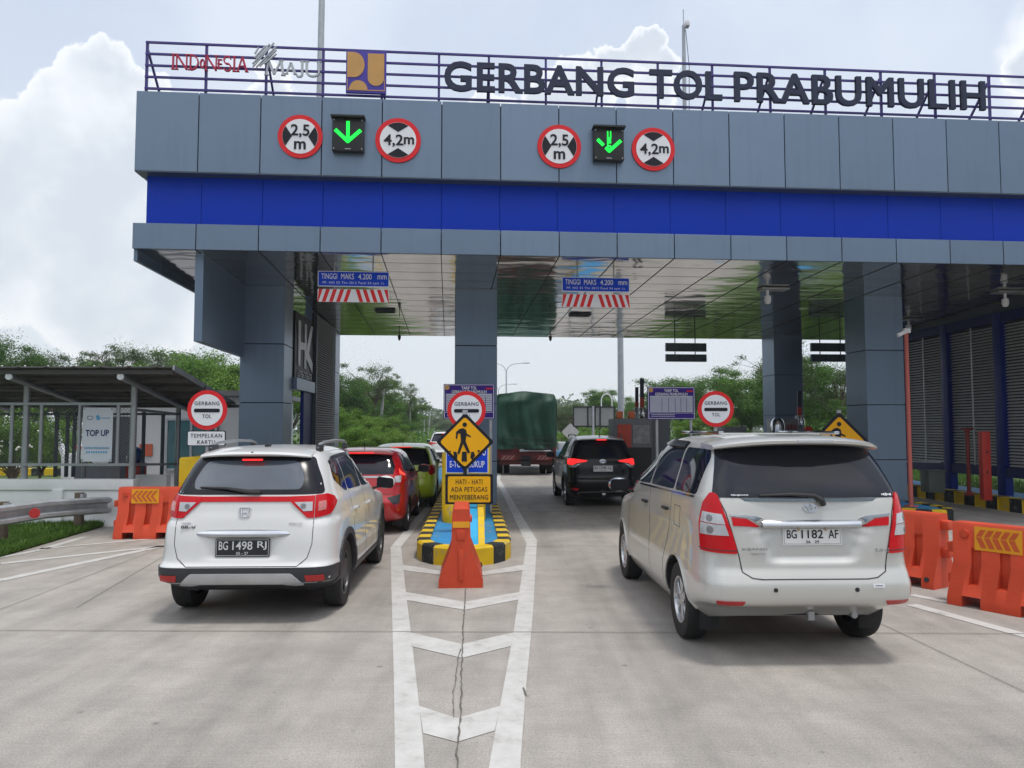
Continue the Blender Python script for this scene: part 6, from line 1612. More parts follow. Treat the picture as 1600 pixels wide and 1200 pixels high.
gr = wbeam('guardrail', [(-7.3, 4.5, .57), (-7.55, 8, .57), (-7.72, 11.6, .56), (-7.78, 12.9, .53), (-7.72, 14.3, .45), (-7.68, 14.7, .42), (-7.72, 14.82, .41)], 'weathered steel guardrail with a red reflector in front of the white wall', [(-7.62, 8.6), (-8.1, 12.45), (-7.85, 14.2)])
a = MB(); p = at(54, 802, 12.25); a.lathe([(.001, .03), (.075, .03), (.08, 0)], M('reflector_red', (.42, .02, .02), .3), o=p, ax=(.55, -.83, 0), seg=24); a.build('reflector', gr)
# verge
vg = sheet('verge', [(-7.0, 4.0), (-7.45, 11.2), (-7.88, 15.2), (-7.95, 15.6), (-16, 15.6), (-16, 4.0)], .03, MATS['grass_soil'])
def grass_patch(name, poly_fn, n, hmin, hmax, mat, seed):
    rr = random.Random(seed); vs, fs = [], []
    for _ in range(n):
        p = poly_fn(rr)
        if p is None: continue
        x, y = p; h = rr.uniform(hmin, hmax); a = rr.uniform(0, 6.28); w = rr.uniform(.004, .009) * (1 + h * 3); bx, by = math.cos(a), math.sin(a); lx, ly = rr.uniform(-.6, .6) * h, rr.uniform(-.6, .6) * h
        i = len(vs); z = .02
        vs += [(x - bx * w, y - by * w, z), (x + bx * w, y + by * w, z), (x + lx * .4 + bx * w * .7, y + ly * .4 + by * w * .7, z + h * .6), (x + lx * .4 - bx * w * .7, y + ly * .4 - by * w * .7, z + h * .6), (x + lx, y + ly, z + h)]
        fs += [(i, i + 1, i + 2, i + 3), (i + 3, i + 2, i + 4)]
    me = bpy.data.meshes.new(name); me.from_pydata(vs, [], fs); me.materials.append(mat); o = bpy.data.objects.new(name, me); COL.objects.link(o)
    return tag(o, kind='stuff')
gm = leaf_mat('grass_blade', (.035, .09, .012), (.07, .16, .02), (.13, .22, .04))
def vp(rr):
    y = rr.uniform(9, 15.1); edge = -7.45 - (y - 11.2) * .108 if y > 11.2 else -7.42 - (y - 11.2) * .06
    return edge - abs(rr.gauss(0, .9)) + .03, y
grass_patch('grass', vp, 26000, .04, .14, gm, 2)

def shelter():
    root = thing('waiting_shelter', (-10.0, 16, 0), 'open shelter with grey corrugated roof, steel posts and mesh screen by the guardrail', 'shelter')
    g = MATS['steel_grey']; rf = M('roof_sheet', (.10, .095, .095), .55, .3, .2, 2)
    y0, z0, y1, z1 = 13.9, 2.98, 17.6, 2.42; x0, x1 = -17.5, -6.15
    b = MB(); k = b.mi(rf); n = 226; rows_ = []
    for y, z, dx in ((y0, z0, 0), (y1, z1, -.2)):
        rows_.append([b.bm.verts.new((x0 + (x1 - x0) * i / n + dx, y, z + (.022 if i % 10 == 0 else 0))) for i in range(n + 1)])
    for i in range(n): b.bm.faces.new((rows_[0][i], rows_[0][i + 1], rows_[1][i + 1], rows_[1][i])).material_index = k
    o = b.build('roof', root, smooth=0); md = o.modifiers.new('s', 'SOLIDIFY'); md.thickness = .02
    a = MB(); a.bar((x1 + .012, y0 - .01, z0 + .0), (x1 - .19, y1, z1 + .0), .03, .09, MATS['galv']); a.build('edge_trim', root)
    a = MB()
    for i in range(24): a.ell((x1 - .2 - i * .42, y0 + .05, z0 + .032), (.018, .018, .014), MATS['sign_white'], 8, 5)
    a.build('roof_screw', root)
    def slope(y): return z0 + (z1 - z0) * (y - y0) / (y1 - y0)
    for j, y in enumerate((14.05, 14.75, 15.5, 16.3, 17.1, 17.5)):
        a = MB(); a.bar((x0, y, slope(y) - .05), (x1 - .05, y, slope(y) - .05), .06, .07, M('purlin', (.09, .085, .085), .6, .3)); a.build('purlin', root)
    for px in (-330, -158, 16, 190):
        X = at(px, 600, 14.1).x; a = MB(); a.cyl((X, 14.05, slope(14.05) - .13), (X - .2, 17.5, slope(17.5) - .13), .055, g); a.build('rafter', root)
        a = MB(); a.lathe([(.001, .0), (.062, .0), (.064, .03)], MATS['sign_white'], o=(X, 14.04, slope(14.05) - .13), ax=(0, 1, 0), seg=20); a.build('rafter_cap', root)
    for px in (-320, -140, 40, 208):
        X = at(px, 680, 14.95).x; a = MB(); a.cyl((X, 14.95, .8), (X, 14.95, slope(14.95) - .1), .062, g, seg=16); a.build('front_post', root)
        a = MB(); a.cyl((X - .15, 17.3, .0), (X - .15, 17.3, slope(17.3) - .05), .055, g, seg=14); a.build('rear_post', root)
    zt, zb = at(100, 631, 14.9).z, at(100, 726, 14.9).z
    xs0, xs1 = -17, at(207, 680, 14.9).x
    a = MB(); a.bar((xs0, 14.9, zt), (xs1, 14.9, zt), .05, .05, g); a.bar((xs0, 14.9, zb), (xs1, 14.9, zb), .05, .05, g); a.build('screen_rail', root)
    a = MB(); a.bar((xs0, 17.25, 2.2), (xs1 - .1, 17.25, 2.2), .05, .05, MATS['acp_dark']); a.bar((xs1 - .05, 14.95, 2.25), (xs1 - .17, 17.3, 2.2), .05, .05, g); a.bar((xs1 - .05, 14.95, zb), (xs1 - .17, 17.3, zb - .1), .05, .05, g); a.build('rear_rail', root)
    for px in (-200, -100, -45, 18, 64, 124, 184):
        X = at(px, 680, 14.9).x; a = MB(); a.cyl((X, 14.9, zb), (X, 14.9, zt), .035, g, seg=10); a.build('screen_upright', root)
    for px in (88, 105, 116, 224, 254): 
        X = at(px, 690, 17.2).x; a = MB(); a.bar((X, 17.2, .8), (X, 17.2, 2.25), .06, .06, MATS['acp_dark']); a.build('rear_upright', root)
    m = MB(); wx0, wx1 = at(-60, 680, 14.92).x, xs1; H = zt - zb; st = .07; n = int((wx1 - wx0 + H) / st)
    wm_ = M('mesh_wire', (.2, .21, .21), .5, .5)
    for s in (0, 1):
        for i in range(n):
            xa = wx0 - H + i * st if s == 0 else wx0 + i * st; xb = xa + H if s == 0 else xa - H
            t0, t1 = 0.0, 1.0; dx = xb - xa
            for lim, sign in ((wx0, 1), (wx1, -1)):
                pass
            pa, pb = [xa, zb], [xb, zt]
            def clip(p, q):
                for lim in (wx0, wx1):
                    for u, v in ((p, q), (q, p)):
                        if (lim == wx0 and u[0] < lim) or (lim == wx1 and u[0] > lim):
                            if (v[0] - u[0]) == 0: return
                            f = (lim - u[0]) / (v[0] - u[0]); u[1] += (v[1] - u[1]) * f; u[0] = lim
            if max(xa, xb) < wx0 or min(xa, xb) > wx1: continue
            clip(pa, pb); m.tube([(pa[0], 14.93 + .006 * s, pa[1]), (pb[0], 14.93 + .006 * s, pb[1])], .004, wm_, 3, False)
    m.build('mesh_screen', root, smooth=0)
    return root
shelter()
# banner
bn = at(152, 679, 14.84); root = thing('top_up_banner', bn, 'white TOP UP banner tied to the shelter mesh', 'banner'); f = Fr(bn, (1, .0, 0), (.006, 0, 1)); W_, H_ = 47 / FPX * 14.84, 84 / FPX * 14.84
M('banner_white', (.60, .64, .70), .5, 0, .05, 3); M('banner_navy', (.015, .02, .12), .5); M('banner_blue', (.1, .35, .6), .5)
a = MB(); n = 14
for i in range(n):
    for j in range(2): pass
a.plate(f, rect(W_, H_), MATS['banner_white'], 0, .006); a.build('sheet', root, smooth=0)
a = MB(); nv_, bl_ = MATS['banner_navy'], MATS['banner_blue']
a.text(f, 'TOP UP', nv_, 0, .03, h=.125, w=W_ * .78, off=.004, bold=.03)
a.text(f, 'NOMOR PENGADUAN', bl_, 0, -H_ * .25, h=.045, w=W_ * .82, off=.004, bold=.02)
for k_ in range(9): a.plate(f, rect(.03, .04, -.19 + k_ * .047, -H_ * .325), bl_, .004, .002)
a.build('lettering', root, smooth=0)
a = MB()
for i in range(20):
    t0, t1 = 2 * math.pi * i / 20, 2 * math.pi * (i + 1) / 20
    a.plate(f, [(-.15 + .06 * math.cos(t0), H_ * .31 + .04 * math.sin(t0)), (-.15 + .06 * math.cos(t1), H_ * .31 + .04 * math.sin(t1)), (-.15 + .05 * math.cos(t1), H_ * .31 + .03 * math.sin(t1)), (-.15 + .05 * math.cos(t0), H_ * .31 + .03 * math.sin(t0))], nv_, .004, .002)
a.plate(f, [(-.04, H_ * .34), (.0, H_ * .37), (.04, H_ * .33), (.04, H_ * .27), (-.02, H_ * .27)], bl_, .004, .002)
for k_ in range(4): a.plate(f, rect(.035, .02, .08 + k_ * .045, H_ * .305), bl_, .004, .002)
a.build('logo', root, smooth=0)
a = MB()
for sx in (-1, 1):
    for sz in (-1, 1): a.plate(f, circ(.012, 8, sx * W_ * .46, sz * H_ * .47), MATS['black_plastic'], .005, .003)
a.build('eyelet', root, smooth=0)

ww = MATS['wall_white']
def wall(x0, x1, y, th, h, label, cap=.0, buttress=()):
    root = thing('low_wall', ((x0 + x1) / 2, y, 0), label, 'wall', 'low white walls'); a = MB(); a.box(((x0 + x1) / 2, y, h / 2), (x1 - x0, th, h), ww); a.build('wall', root)
    if cap: a = MB(); a.box(((x0 + x1) / 2, y, h + .0), (x1 - x0 + .04, th + .08, .2), ww, bev=.01); a.build('coping', root)
    for bx in buttress: a = MB(); a.box((bx, y - th / 2 - .03, h * .44), (.2, .1, h * .87), ww); a.build('buttress', root)
wall(-18, -7.28, 14.95, .2, .80, 'long low white wall with a coping behind the guardrail', .1, (-8.7, -10.6, -12.4))
wall(-7.95, -7.25, 16.3, .2, .9, 'short white wall end beyond the long low wall', 0)

# ticket office building behind the shelter
def office():
    root = thing('office_building', (-9.6, 22, 0), 'white single-storey office with teal window and dark door behind the shelter', 'building', rz=R(4))
    pw = M('office_wall', (.58, .59, .60), .8, 0, .08, 1.2)
    x0, x1, y0, y1, h = -1.75, 2.6, -1.2, 3.2, 2.75
    a = MB(); a.box(((x0 + x1) / 2, (y0 + y1) / 2, h / 2), (x1 - x0, y1 - y0, h), pw); a.build('wall', root, world=False)
    a = MB(); a.box(((x0 + x1) / 2, (y0 + y1) / 2, h + .08), (x1 - x0 + .5, y1 - y0 + .5, .14), M('office_roof', (.2, .2, .21), .7)); a.build('roof', root, world=False)
    a = MB(); a.box((-1.0, y0 - .03, 1.1), (.6, .08, 2.2), M('door_dark', (.05, .055, .07), .35)); a.build('door', root, world=False)
    a = MB(); a.box((-.8, y0 - .09, 1.05), (.03, .06, .2), MATS['chrome']); a.build('door_handle', root, world=False)
    for (cx, w) in ((.85, 1.3),):
        a = MB(); a.box((cx, y0 - .03, 1.45), (w, .08, 1.35), M('window_teal', (.05, .13, .15), .1, 0, .2, 2, spec=.8)); a.build('window', root, world=False)
        a = MB(); gm_ = MATS['galv']
        for q in (-.5, 0, .5): a.box((cx + q * w, y0 - .07, 1.45), (.06, .06, 1.4), gm_)
        for q in (-.5, .5): a.box((cx, y0 - .065, 1.45 + q * 1.35), (w + .06, .06, .06), gm_)
        a.build('window_frame', root, world=False)
    a = MB(); a.box((-1.2, y0 - .9, .5), (.9, .5, .9), M('counter_grey', (.09, .10, .12), .5)); a.build('counter', root, world=False)
    a = MB(); a.box((-.35, y0 - .02, 1.3), (.34, .03, .32), M('notice_orange', (.5, .1, .05), .6)); a.build('notice', root, world=False)
office()
# water dispenser like red cabinet with a rounded blue top
p = at(213, 730, 17.6); a = MB(); a.box((p.x, p.y, .55), (.34, .32, 1.1), MATS['red_paint'], bev=.03); a.ell((p.x, p.y, 1.26), (.13, .13, .2), M('bottle_blue', (.02, .06, .2), .2), 18, 12)
solo(a, 'water_dispenser', (p.x, p.y, 0), 'red cabinet with a rounded dark blue top under the shelter', 'water dispenser')
# raised white barrier arm seen through the mesh
p0, p1 = at(104, 722, 24), at(77, 645, 24); root = thing('barrier_arm', (p0.x, 24, 0), 'slanting white barrier arm seen through the shelter mesh', 'barrier'); a = MB(); a.bar(p0, p1, .16, .12, MATS['sign_white']); a.build('arm', root)
a = MB(); a.box((p0.x + .1, 24, .55), (.35, .35, 1.1), MATS['sign_white'], bev=.03); a.build('housing', root)
# striped kerb beyond the shelter
def straight_kerb(name, label, p, q, h, t, n, mats, deck=None, group=None):
    p, q = Vector(p), Vector(q); root = thing(name, (p.x, p.y, 0), label, 'kerb', group); a = MB(); d = (q - p) / n; nn = Vector((-d.y, d.x, 0)).normalized() * t
    for i in range(n):
        u, v = p + d * i, p + d * (i + 1); c = (u + v) / 2 + nn / 2; rot = Matrix.Rotation(math.atan2(d.y, d.x), 3, 'Z')
        a.box((c.x, c.y, h / 2), (d.length - .004, t, h), mats[i % 2], rot, .02, 1)
    a.build('kerb', root); return root
yk = (MATS['paint_yellow'], MATS['paint_black'])
straight_kerb('striped_kerb', 'yellow and black striped kerb far behind the shelter mesh', (-23.5, 30.5, 0), (-17.2, 30.8, 0), .3, .25, 13, yk)

# ------------------------------------------------------------------ right edge: kerb, louvre wall, posts
KR = [G(1420, 787), G(1600, 803)]
kd = Vector((S, 1, 0)).normalized(); k0 = Vector((11.35, 15.9, 0)); k1 = k0 + kd * 16
rk = straight_kerb('striped_kerb', 'yellow and black striped kerb along the foot of the louvre wall', k0 - kd * .0, k1, .3, -.25, 40, yk)
a = MB(); q0, q1 = k0 + Vector((.25, 0, 0)), k1 + Vector((.25, 0, 0)); a.face([q0 + Vector((0, 0, .27)), q0 + Vector((1.3, 0, .27)), q1 + Vector((1.3, 0, .27)), q1 + Vector((0, 0, .27))], MATS['paint_sky']); a.build('deck', rk, smooth=0)
def louvre_wall():
    o = k0 + Vector((.75 - S * -1.5 * 0, -1.5, 0)); root = thing('louvre_wall', (o.x, o.y, .27), 'tall blue-framed wall of grey horizontal louvres at the far right lane', 'wall', rz=math.atan(-S))
    L = 8.4; z0, z1 = .95 - .27, 4.45 - .27; sb = M('steel_navy', (.006, .014, .10), .45, 0, .1, 2, spec=.3); n = 4; bay = L / n
    a = MB()
    for z, h in ((z0 - .12, .24), (z1 + .12, .24)): a.box((0, L / 2, z), (.16, L, h), sb)
    a.build('beam', root, world=False)
    for i in range(n + 1):
        a = MB(); a.box((0, i * bay, (z1 + .24) / 2), (.2, .28, z1 + .24), sb if False else MATS['steel_blue'], bev=.01); a.build('post', root, world=False)
    lg = M('louvre_pale', (.62, .63, .64), .45, .2, .1)
    for i in range(n):
        a = MB(); m = int((z1 - z0) / .075)
        for j in range(m): a.box((.02, (i + .5) * bay, z0 + .04 + j * .075), (.06, bay - .3, .012), lg, Matrix.Rotation(R(-38), 3, 'Y'))
        a.box((.08, (i + .5) * bay, (z0 + z1) / 2), (.02, bay - .28, z1 - z0), M('louvre_back', (.05, .052, .055), .8))
        a.box((-.03, (i + .5) * bay, (z0 + z1) / 2), (.025, .03, z1 - z0), lg); a.build('louvre', root, world=False)
    a = MB(); a.box((.05, L / 2, 4.75 - .27), (.12, L, .5), MATS['acp_dark']); a.build('head_panel', root, world=False)
louvre_wall()
def rposts():
    p = at(1420, 515, 15.9); b_ = G(1421, 795, .24); X, Y = b_.x, b_.y; Y = 16.2; X = at(1421, 700, Y).x; zt = at(1420, 520, Y).z
    root = thing('camera_pole', (X, Y, .24), 'thin red camera pole on the island nose beside the right column', 'camera pole')
    a = MB(); a.cyl((X, Y, .24), (X, Y, zt), .045, M('pole_coral', (.48, .12, .10), .5), seg=12); a.box((X, Y, .26), (.2, .2, .03), M('pole_coral', (.48, .12, .10), .5)); a.build('pole', root)
    a = MB(); a.box((X + .0, Y - .02, zt + .04), (.14, .1, .1), MATS['sign_white'], bev=.01); a.box((X - .12, Y - .05, zt - .02), (.2, .08, .08), MATS['sign_white'], Matrix.Rotation(R(-25), 3, 'Y'), .01); a.build('camera', root)
    Y = 18.6; X = at(1512, 700, Y).x; zt = at(1512, 672, Y).z; dr = M('post_maroon', (.22, .025, .02), .5)
    root = thing('bollard_post', (X, Y, .27), 'thin dark red post with a small head in front of the louvres', 'post')
    a = MB(); a.cyl((X, Y, .27), (X, Y, zt), .045, dr, seg=12); a.lathe([(.11, 0), (.11, .03), (.045, .12)], dr, o=(X, Y, .27), seg=16); a.lathe([(.06, -.16), (.06, -.12)], dr, o=(X, Y, zt), seg=12); a.build('shaft', root)
    a = MB(); a.ell((X, Y, zt), (.07, .07, .06), dr, 12, 8); a.bar((X - .14, Y, zt + .03), (X + .16, Y, zt + .04), .03, .03, dr); a.build('head', root)
    Y = 17.4; X = at(1538, 700, Y).x; zt = at(1538, 674, Y).z; a = MB(); a.box((X, Y, (.27 + zt) / 2), (.19, .16, zt - .27), MATS['red_paint'], bev=.01)
    for z in (.9, 1.35): a.box((X + .0, Y - .085, z), (.03, .02, .05), MATS['seam_dark'])
    solo(a, 'post', (X, Y, .27), 'thick square bright red post in front of the louvre wall', 'post')
    Y = 19.6; X = at(1457, 740, Y).x; z1 = at(1457, 735, Y).z; a = MB(); a.box((X, Y, (.27 + z1) / 2), (.42, .4, z1 - .27), M('box_grey', (.15, .17, .16), .5), bev=.01); a.box((X, Y, z1), (.5, .46, .03), M('box_grey', (.15, .17, .16), .5)); a.bar((X - .9, Y - .3, z1 + .25), (X + .05, Y - .3, z1 + .22), .04, .04, MATS['galv'])
    solo(a, 'control_cabinet', (X, Y, .27), 'grey metal cabinet on the kerb at the left end of the louvres', 'cabinet')
rposts()
wbeam('far_guardrail', [(12.2, 34, .66), (14.6, 24.5, .66), (17, 15, .66)], 'pale steel guardrail on the grass behind the louvre wall', [(12.4, 33), (13.4, 29.0), (14.4, 25.2), (15.4, 21.2), (16.3, 17.6)])

# ------------------------------------------------------------------ payment kiosks and boom gates
def kiosk(X, Y, label):
    root = thing('toll_kiosk', (X, Y, .23), label, 'payment machine', 'toll payment machines', math.atan(-S)); g = M('kiosk_grey', (.16, .165, .18), .45, .2)
    a = MB(); a.box((0, .4, .95), (.95, .8, 1.9), g, bev=.02); a.build('cabinet', root, world=False)
    a = MB(); a.box((-.22, -.01, 1.45), (.34, .04, .6), M('kiosk_orange', (.55, .06, .03), .4)); a.build('orange_panel', root, world=False)
    a = MB(); a.box((.2, -.012, 1.5), (.42, .04, .46), M('kiosk_sticker', (.3, .3, .31), .5, 0, .35, 9)); a.build('notice_panel', root, world=False)
    a = MB(); a.box((.05, -.03, .75), (.8, .06, .85), MATS['black_plastic']); a.build('card_panel', root, world=False)
    for x in (-.3, .0):
        a = MB(); a.box((x, .2, 1.99), (.16, .16, .18), M('lamp_orange', (.75, .16, .04), .4), bev=.02); a.build('warning_lamp', root, world=False)
    return root
kiosk(3.02, 19.2, 'grey payment machine with orange panel and two orange lamps by the black SUV')
p = at(1250, 675, 21.5); k2 = thing('toll_kiosk', (p.x - .3, 21.5, .1), 'grey payment machine top with a domed chrome light, beyond the minivan roof', 'payment machine', 'toll payment machines')
a = MB(); q0, q1 = at(1206, 655, 21.5), at(1247, 655, 21.5); a.box(((q0.x + q1.x) / 2, 21.7, q0.z / 2), (q1.x - q0.x, .5, q0.z), M('kiosk_grey', (.16, .165, .18), .45, .2), bev=.02); a.build('cabinet', k2)
a = MB(); r_ = .2; c_ = at(1215, 665, 21.3); a.lathe([(r_, -.4), (r_, .0), (r_ * .85, .12), (r_ * .5, .2), (.001, .22)], MATS['chrome'], o=(c_.x, 21.3, c_.z), seg=20); a.build('dome_light', k2)
a = MB(); c_ = at(1234, 668, 21.3); 
for i in range(5): a.box((c_.x - .2 + i * .1, 21.42, c_.z + .02 * (i % 2)), (.05, .02, .14), MATS['post_maroon'])
a.build('red_mark', k2)
def boom(px, ptop, pbase, d, wpx, label):
    p0, p1 = at(px, pbase, d), at(px, ptop, d); w = wpx / FPX * d; root = thing('boom_gate', (p0.x, d, .2), label, 'boom gate', 'raised boom gates')
    a = MB(); m = p0.lerp(p1, .38); a.bar(p0, m, w, .06, MATS['red_paint']); a.build('red_section', root)
    a = MB(); a.bar(m, p1, w, .06, M('boom_navy', (.02, .02, .06), .5)); a.build('dark_section', root)
    a = MB(); a.box((p0.x, d, (p0.z + .2) / 2), (w * 1.6, .3, p0.z - .1), M('kiosk_grey', (.16, .165, .18), .45, .2), bev=.02); a.build('housing', root)
    a = MB(); a.lathe([(w * .5, 0), (w * .9, .06), (w * .9, .2), (w * .3, .34)], MATS['chrome'], o=(p0.x, d - .12, p0.z - .28), seg=14); a.build('hinge', root)
boom(1003, 591, 640, 20.6, 6, 'taller raised boom arm, dark above red, left of the tariff board')
boom(995, 605, 640, 21.8, 5, 'shorter raised boom arm behind the taller one, left of the tariff board')
boom(1249, 611, 652, 22.2, 6, 'raised boom arm, dark above red, between the two right columns')
# grey service booth behind the right tariff board
p = at(1030, 700, 20.4); root = thing('service_booth', (3.86, 21.4, .23), 'plain grey service booth behind the free-standing tariff board', 'booth', rz=math.atan(-S))
a = MB(); a.box((0, 0, 1.05), (.72, 1.4, 2.1), M('booth_grey', (.17, .18, .2), .5), bev=.015); a.build('shell', root, world=False)
a = MB(); a.box((0, 0, 2.13), (.8, 1.5, .06), MATS['acp_dark']); a.build('roof', root, world=False)
for px, lab in ((1176, 'left'), ):
    p = at(1148, 668, 21); a = MB(); a.box((p.x, 21.3, 1.0), (.6, .7, 1.85), M('booth_grey', (.17, .18, .2), .5), bev=.015); solo(a, 'control_cabinet', (p.x, 21.3, .1), 'plain grey cabinet right behind the right GERBANG TOL sign', 'cabinet')
# red round stop lamp near the minivan roof
p = at(1264, 672, 19.5); a = MB(); a.lathe([(.001, 0), (.1, 0), (.11, .05), (.06, .12)], MATS['red_paint'], o=p, ax=(0, 1, 0), seg=20); a.cyl((p.x, p.y + .06, .2), (p.x, p.y + .06, p.z), .03, MATS['galv'])
solo(a, 'stop_lamp', (p.x, p.y, .2), 'round red lamp on a post just above the minivan roof', 'lamp')

# ------------------------------------------------------------------ masts and street lamps
def mast(px, Y, r0, r1, top_py, label, name='lamp_mast', z0=0.0, head=True, lean=0.0):
    p = at(px, top_py, Y); b = Vector((p.x + lean, Y, z0)); a = MB(); a.tube([b, b.lerp(p, .5), p], [r0, (r0 + r1) / 2, r1], MATS['galv'], 14)
    if head: a.box((p.x, Y, p.z + .1), (.5, .25, .2), MATS['galv'], bev=.04)
    return a, b, p
a, b_, p_ = mast(506.5, 30, .17, .11, -170, '', lean=-.15); solo(a, 'lamp_mast', b_, 'thick grey mast rising behind the roof lettering, left of the emblem board', 'mast', 'tall grey masts')
a, b_, p_ = mast(968.5, 34, .15, .12, 430, ''); solo(a, 'lamp_mast', b_, 'thick grey mast seen under the canopy left of the boom arms', 'mast', 'tall grey masts')
Y = 17.5; b_ = at(1068.5, 190, Y); p_ = at(1068, 40, Y); b_.z = Z3 - .05
a = MB(); a.tube([(p_.x, Y, b_.z), (p_.x, Y, p_.z)], [.055, .04], MATS['galv'], 12); a.cyl((p_.x, Y, p_.z), (p_.x - .0, Y, at(1067, 15, Y).z), .012, MATS['galv'])
a.box((p_.x + .06, Y - .1, p_.z - .02), (.1, .16, .14), MATS['sign_white'], bev=.02); a.tube([(p_.x + .05, Y, p_.z - .1), (p_.x + .12, Y, p_.z - 1.0), (p_.x + .08, Y, b_.z)], .008, MATS['black_plastic'], 5)
solo(a, 'roof_mast', (p_.x, Y, b_.z), 'slim roof mast with a small camera and spike behind the word TOL', 'mast')
def double_lamp(px, Y, top, arm, label):
    t = at(px, top, Y); root = thing('street_lamp', (t.x, Y, 0), label, 'street lamp', 'street lamps beyond the gate'); g = MATS['galv']
    a = MB(); a.tube([(t.x, Y, 0), (t.x, Y, t.z - 1.2)], [.1, .06], g, 8); a.build('pole', root)
    for s in arm:
        w = arm[s]; a = MB(); P_ = [Vector((t.x, Y, t.z - 1.2))] + [Vector((t.x + s * w * (.5 * (1 - math.cos(u)) ), Y, t.z - 1.2 + 1.1 * math.sin(u))) for u in [math.pi / 2 * i / 6 for i in range(1, 7)]] + [Vector((t.x + s * w, Y, t.z))]
        a.tube(P_, .045, g, 6); a.build('arm', root); a = MB(); a.box((t.x + s * (w + .25), Y, t.z - .02), (.7, .3, .1), g, bev=.03); a.build('lamp_head', root)
double_lamp(791, 85, 567, {1: 2.0, -1: 2.0}, 'nearer double-armed street lamp above the truck')
double_lamp(779, 122, 600, {1: 2.4, -1: 2.2}, 'farther double-armed street lamp above the truck')
double_lamp(641, 75, 626, {1: 1.0}, 'street lamp pole before the left hillside trees, first from the gate')
double_lamp(663, 110, 648, {1: 1.0}, 'slim street lamp pole second along the left roadside')
double_lamp(680, 150, 660, {1: 1.0}, 'slim street lamp pole third along the left roadside')
a = MB(); p0, p1 = at(592, 672, 62), at(600, 596, 62); p0.z = 0; a.tube([p0, p1], [.16, .11], M('pole_concrete', (.34, .34, .33), .8), 8); a.bar(p1 + Vector((-.7, 0, -.3)), p1 + Vector((.7, 0, -.3)), .08, .08, MATS['galv'])
solo(a, 'utility_pole', p0, 'leaning pale utility pole among the left hillside trees', 'utility pole')
a = MB(); p0, p1 = at(668, 700, 120), at(673, 640, 120); p0.z = 0; a.tube([p0, p1], [.15, .1], MATS['pole_concrete'], 6); a.bar(p1 + Vector((-.9, 0, -.4)), p1 + Vector((.9, 0, -.4)), .1, .1, MATS['galv'])
solo(a, 'utility_pole', p0, 'distant pale utility pole at the road bend, left of the tariff board', 'utility pole')
p = at(956, 618, 45); root = thing('hook_lamp', (p.x, 45, 0), 'small white hook-shaped lamp pole behind the sign backs', 'lamp'); w = .62
a = MB(); P_ = [Vector((p.x, 45, 0)), Vector((p.x, 45, p.z - .3))] + [Vector((p.x - w / 2 + w / 2 * math.cos(t), 45, p.z - .3 + .4 * math.sin(t))) for t in [math.pi * i / 8 for i in range(1, 9)]] + [Vector((p.x - w, 45, p.z - .8))]
a.tube(P_, .03, MATS['sign_white'], 8); a.build('pole', root); a = MB(); a.lathe([(.04, .35), (.13, .1), (.13, -.1), (.001, -.2)], MATS['sign_white'], o=(p.x - w, 45, p.z - 1.1), seg=14); a.build('lamp_head', root)
c = at(928, 651, 40); root = thing('sign_backs', (c.x, 40, 0), 'two grey sign backs side by side on one post above the black SUV', 'sign'); w = 30 / FPX * 40; h = 30 / FPX * 40
for s, lab in ((-1, 0), (1, 1)):
    a = MB(); a.box((c.x + s * (w / 2 + .06), 40, c.z), (w, .04, h), MATS['sign_back']); a.build('panel', root)
    a = MB(); bpm = MATS['seam_dark']
    for q in (-.5, .5): a.box((c.x + s * (w / 2 + .06) + q * w, 39.97, c.z), (.06, .05, h + .06), bpm); a.box((c.x + s * (w / 2 + .06), 39.965, c.z + q * h), (w, .05, .06), bpm)
    a.box((c.x + s * (w * .32), 39.96, c.z), (.07, .05, h), bpm); a.build('frame', root)
a = MB(); a.cyl((c.x - .05, 39.93, 0), (c.x - .05, 39.93, c.z + h * .55), .06, MATS['galv']); a.build('post', root)
c = at(891.5, 675, 42); s_ = 14 / FPX * 42 ; root = thing('diamond_sign_back', (c.x, 42, 0), 'small grey back of a diamond sign left of the black SUV', 'sign'); f = Fr(c)
a = MB(); a.plate(f, rnd_poly([(0, -s_), (s_, 0), (0, s_), (-s_, 0)], .06), M('sign_back_pale', (.42, .42, .42), .5), 0, .03); a.build('panel', root); a = MB(); a.cyl((c.x, 42.05, 0), (c.x, 42.05, c.z + s_ * .5), .04, MATS['galv']); a.build('post', root)
# pale parked vehicle-height blue unit and white posts beyond, right of the truck
p = at(880, 717, 36); a = MB(); a.box((p.x + .2, 36.2, .55), (1.3, 1.2, .6), M('unit_blue', (.12, .33, .55), .5), bev=.05); a.box((p.x + .25, 36.2, 1.0), (1.0, 1.0, .5), M('unit_pale', (.6, .63, .66), .5), bev=.05)
solo(a, 'utility_cabinet', (p.x, 36.2, 0), 'low pale and blue cabinet right of the truck at the island tail', 'cabinet')

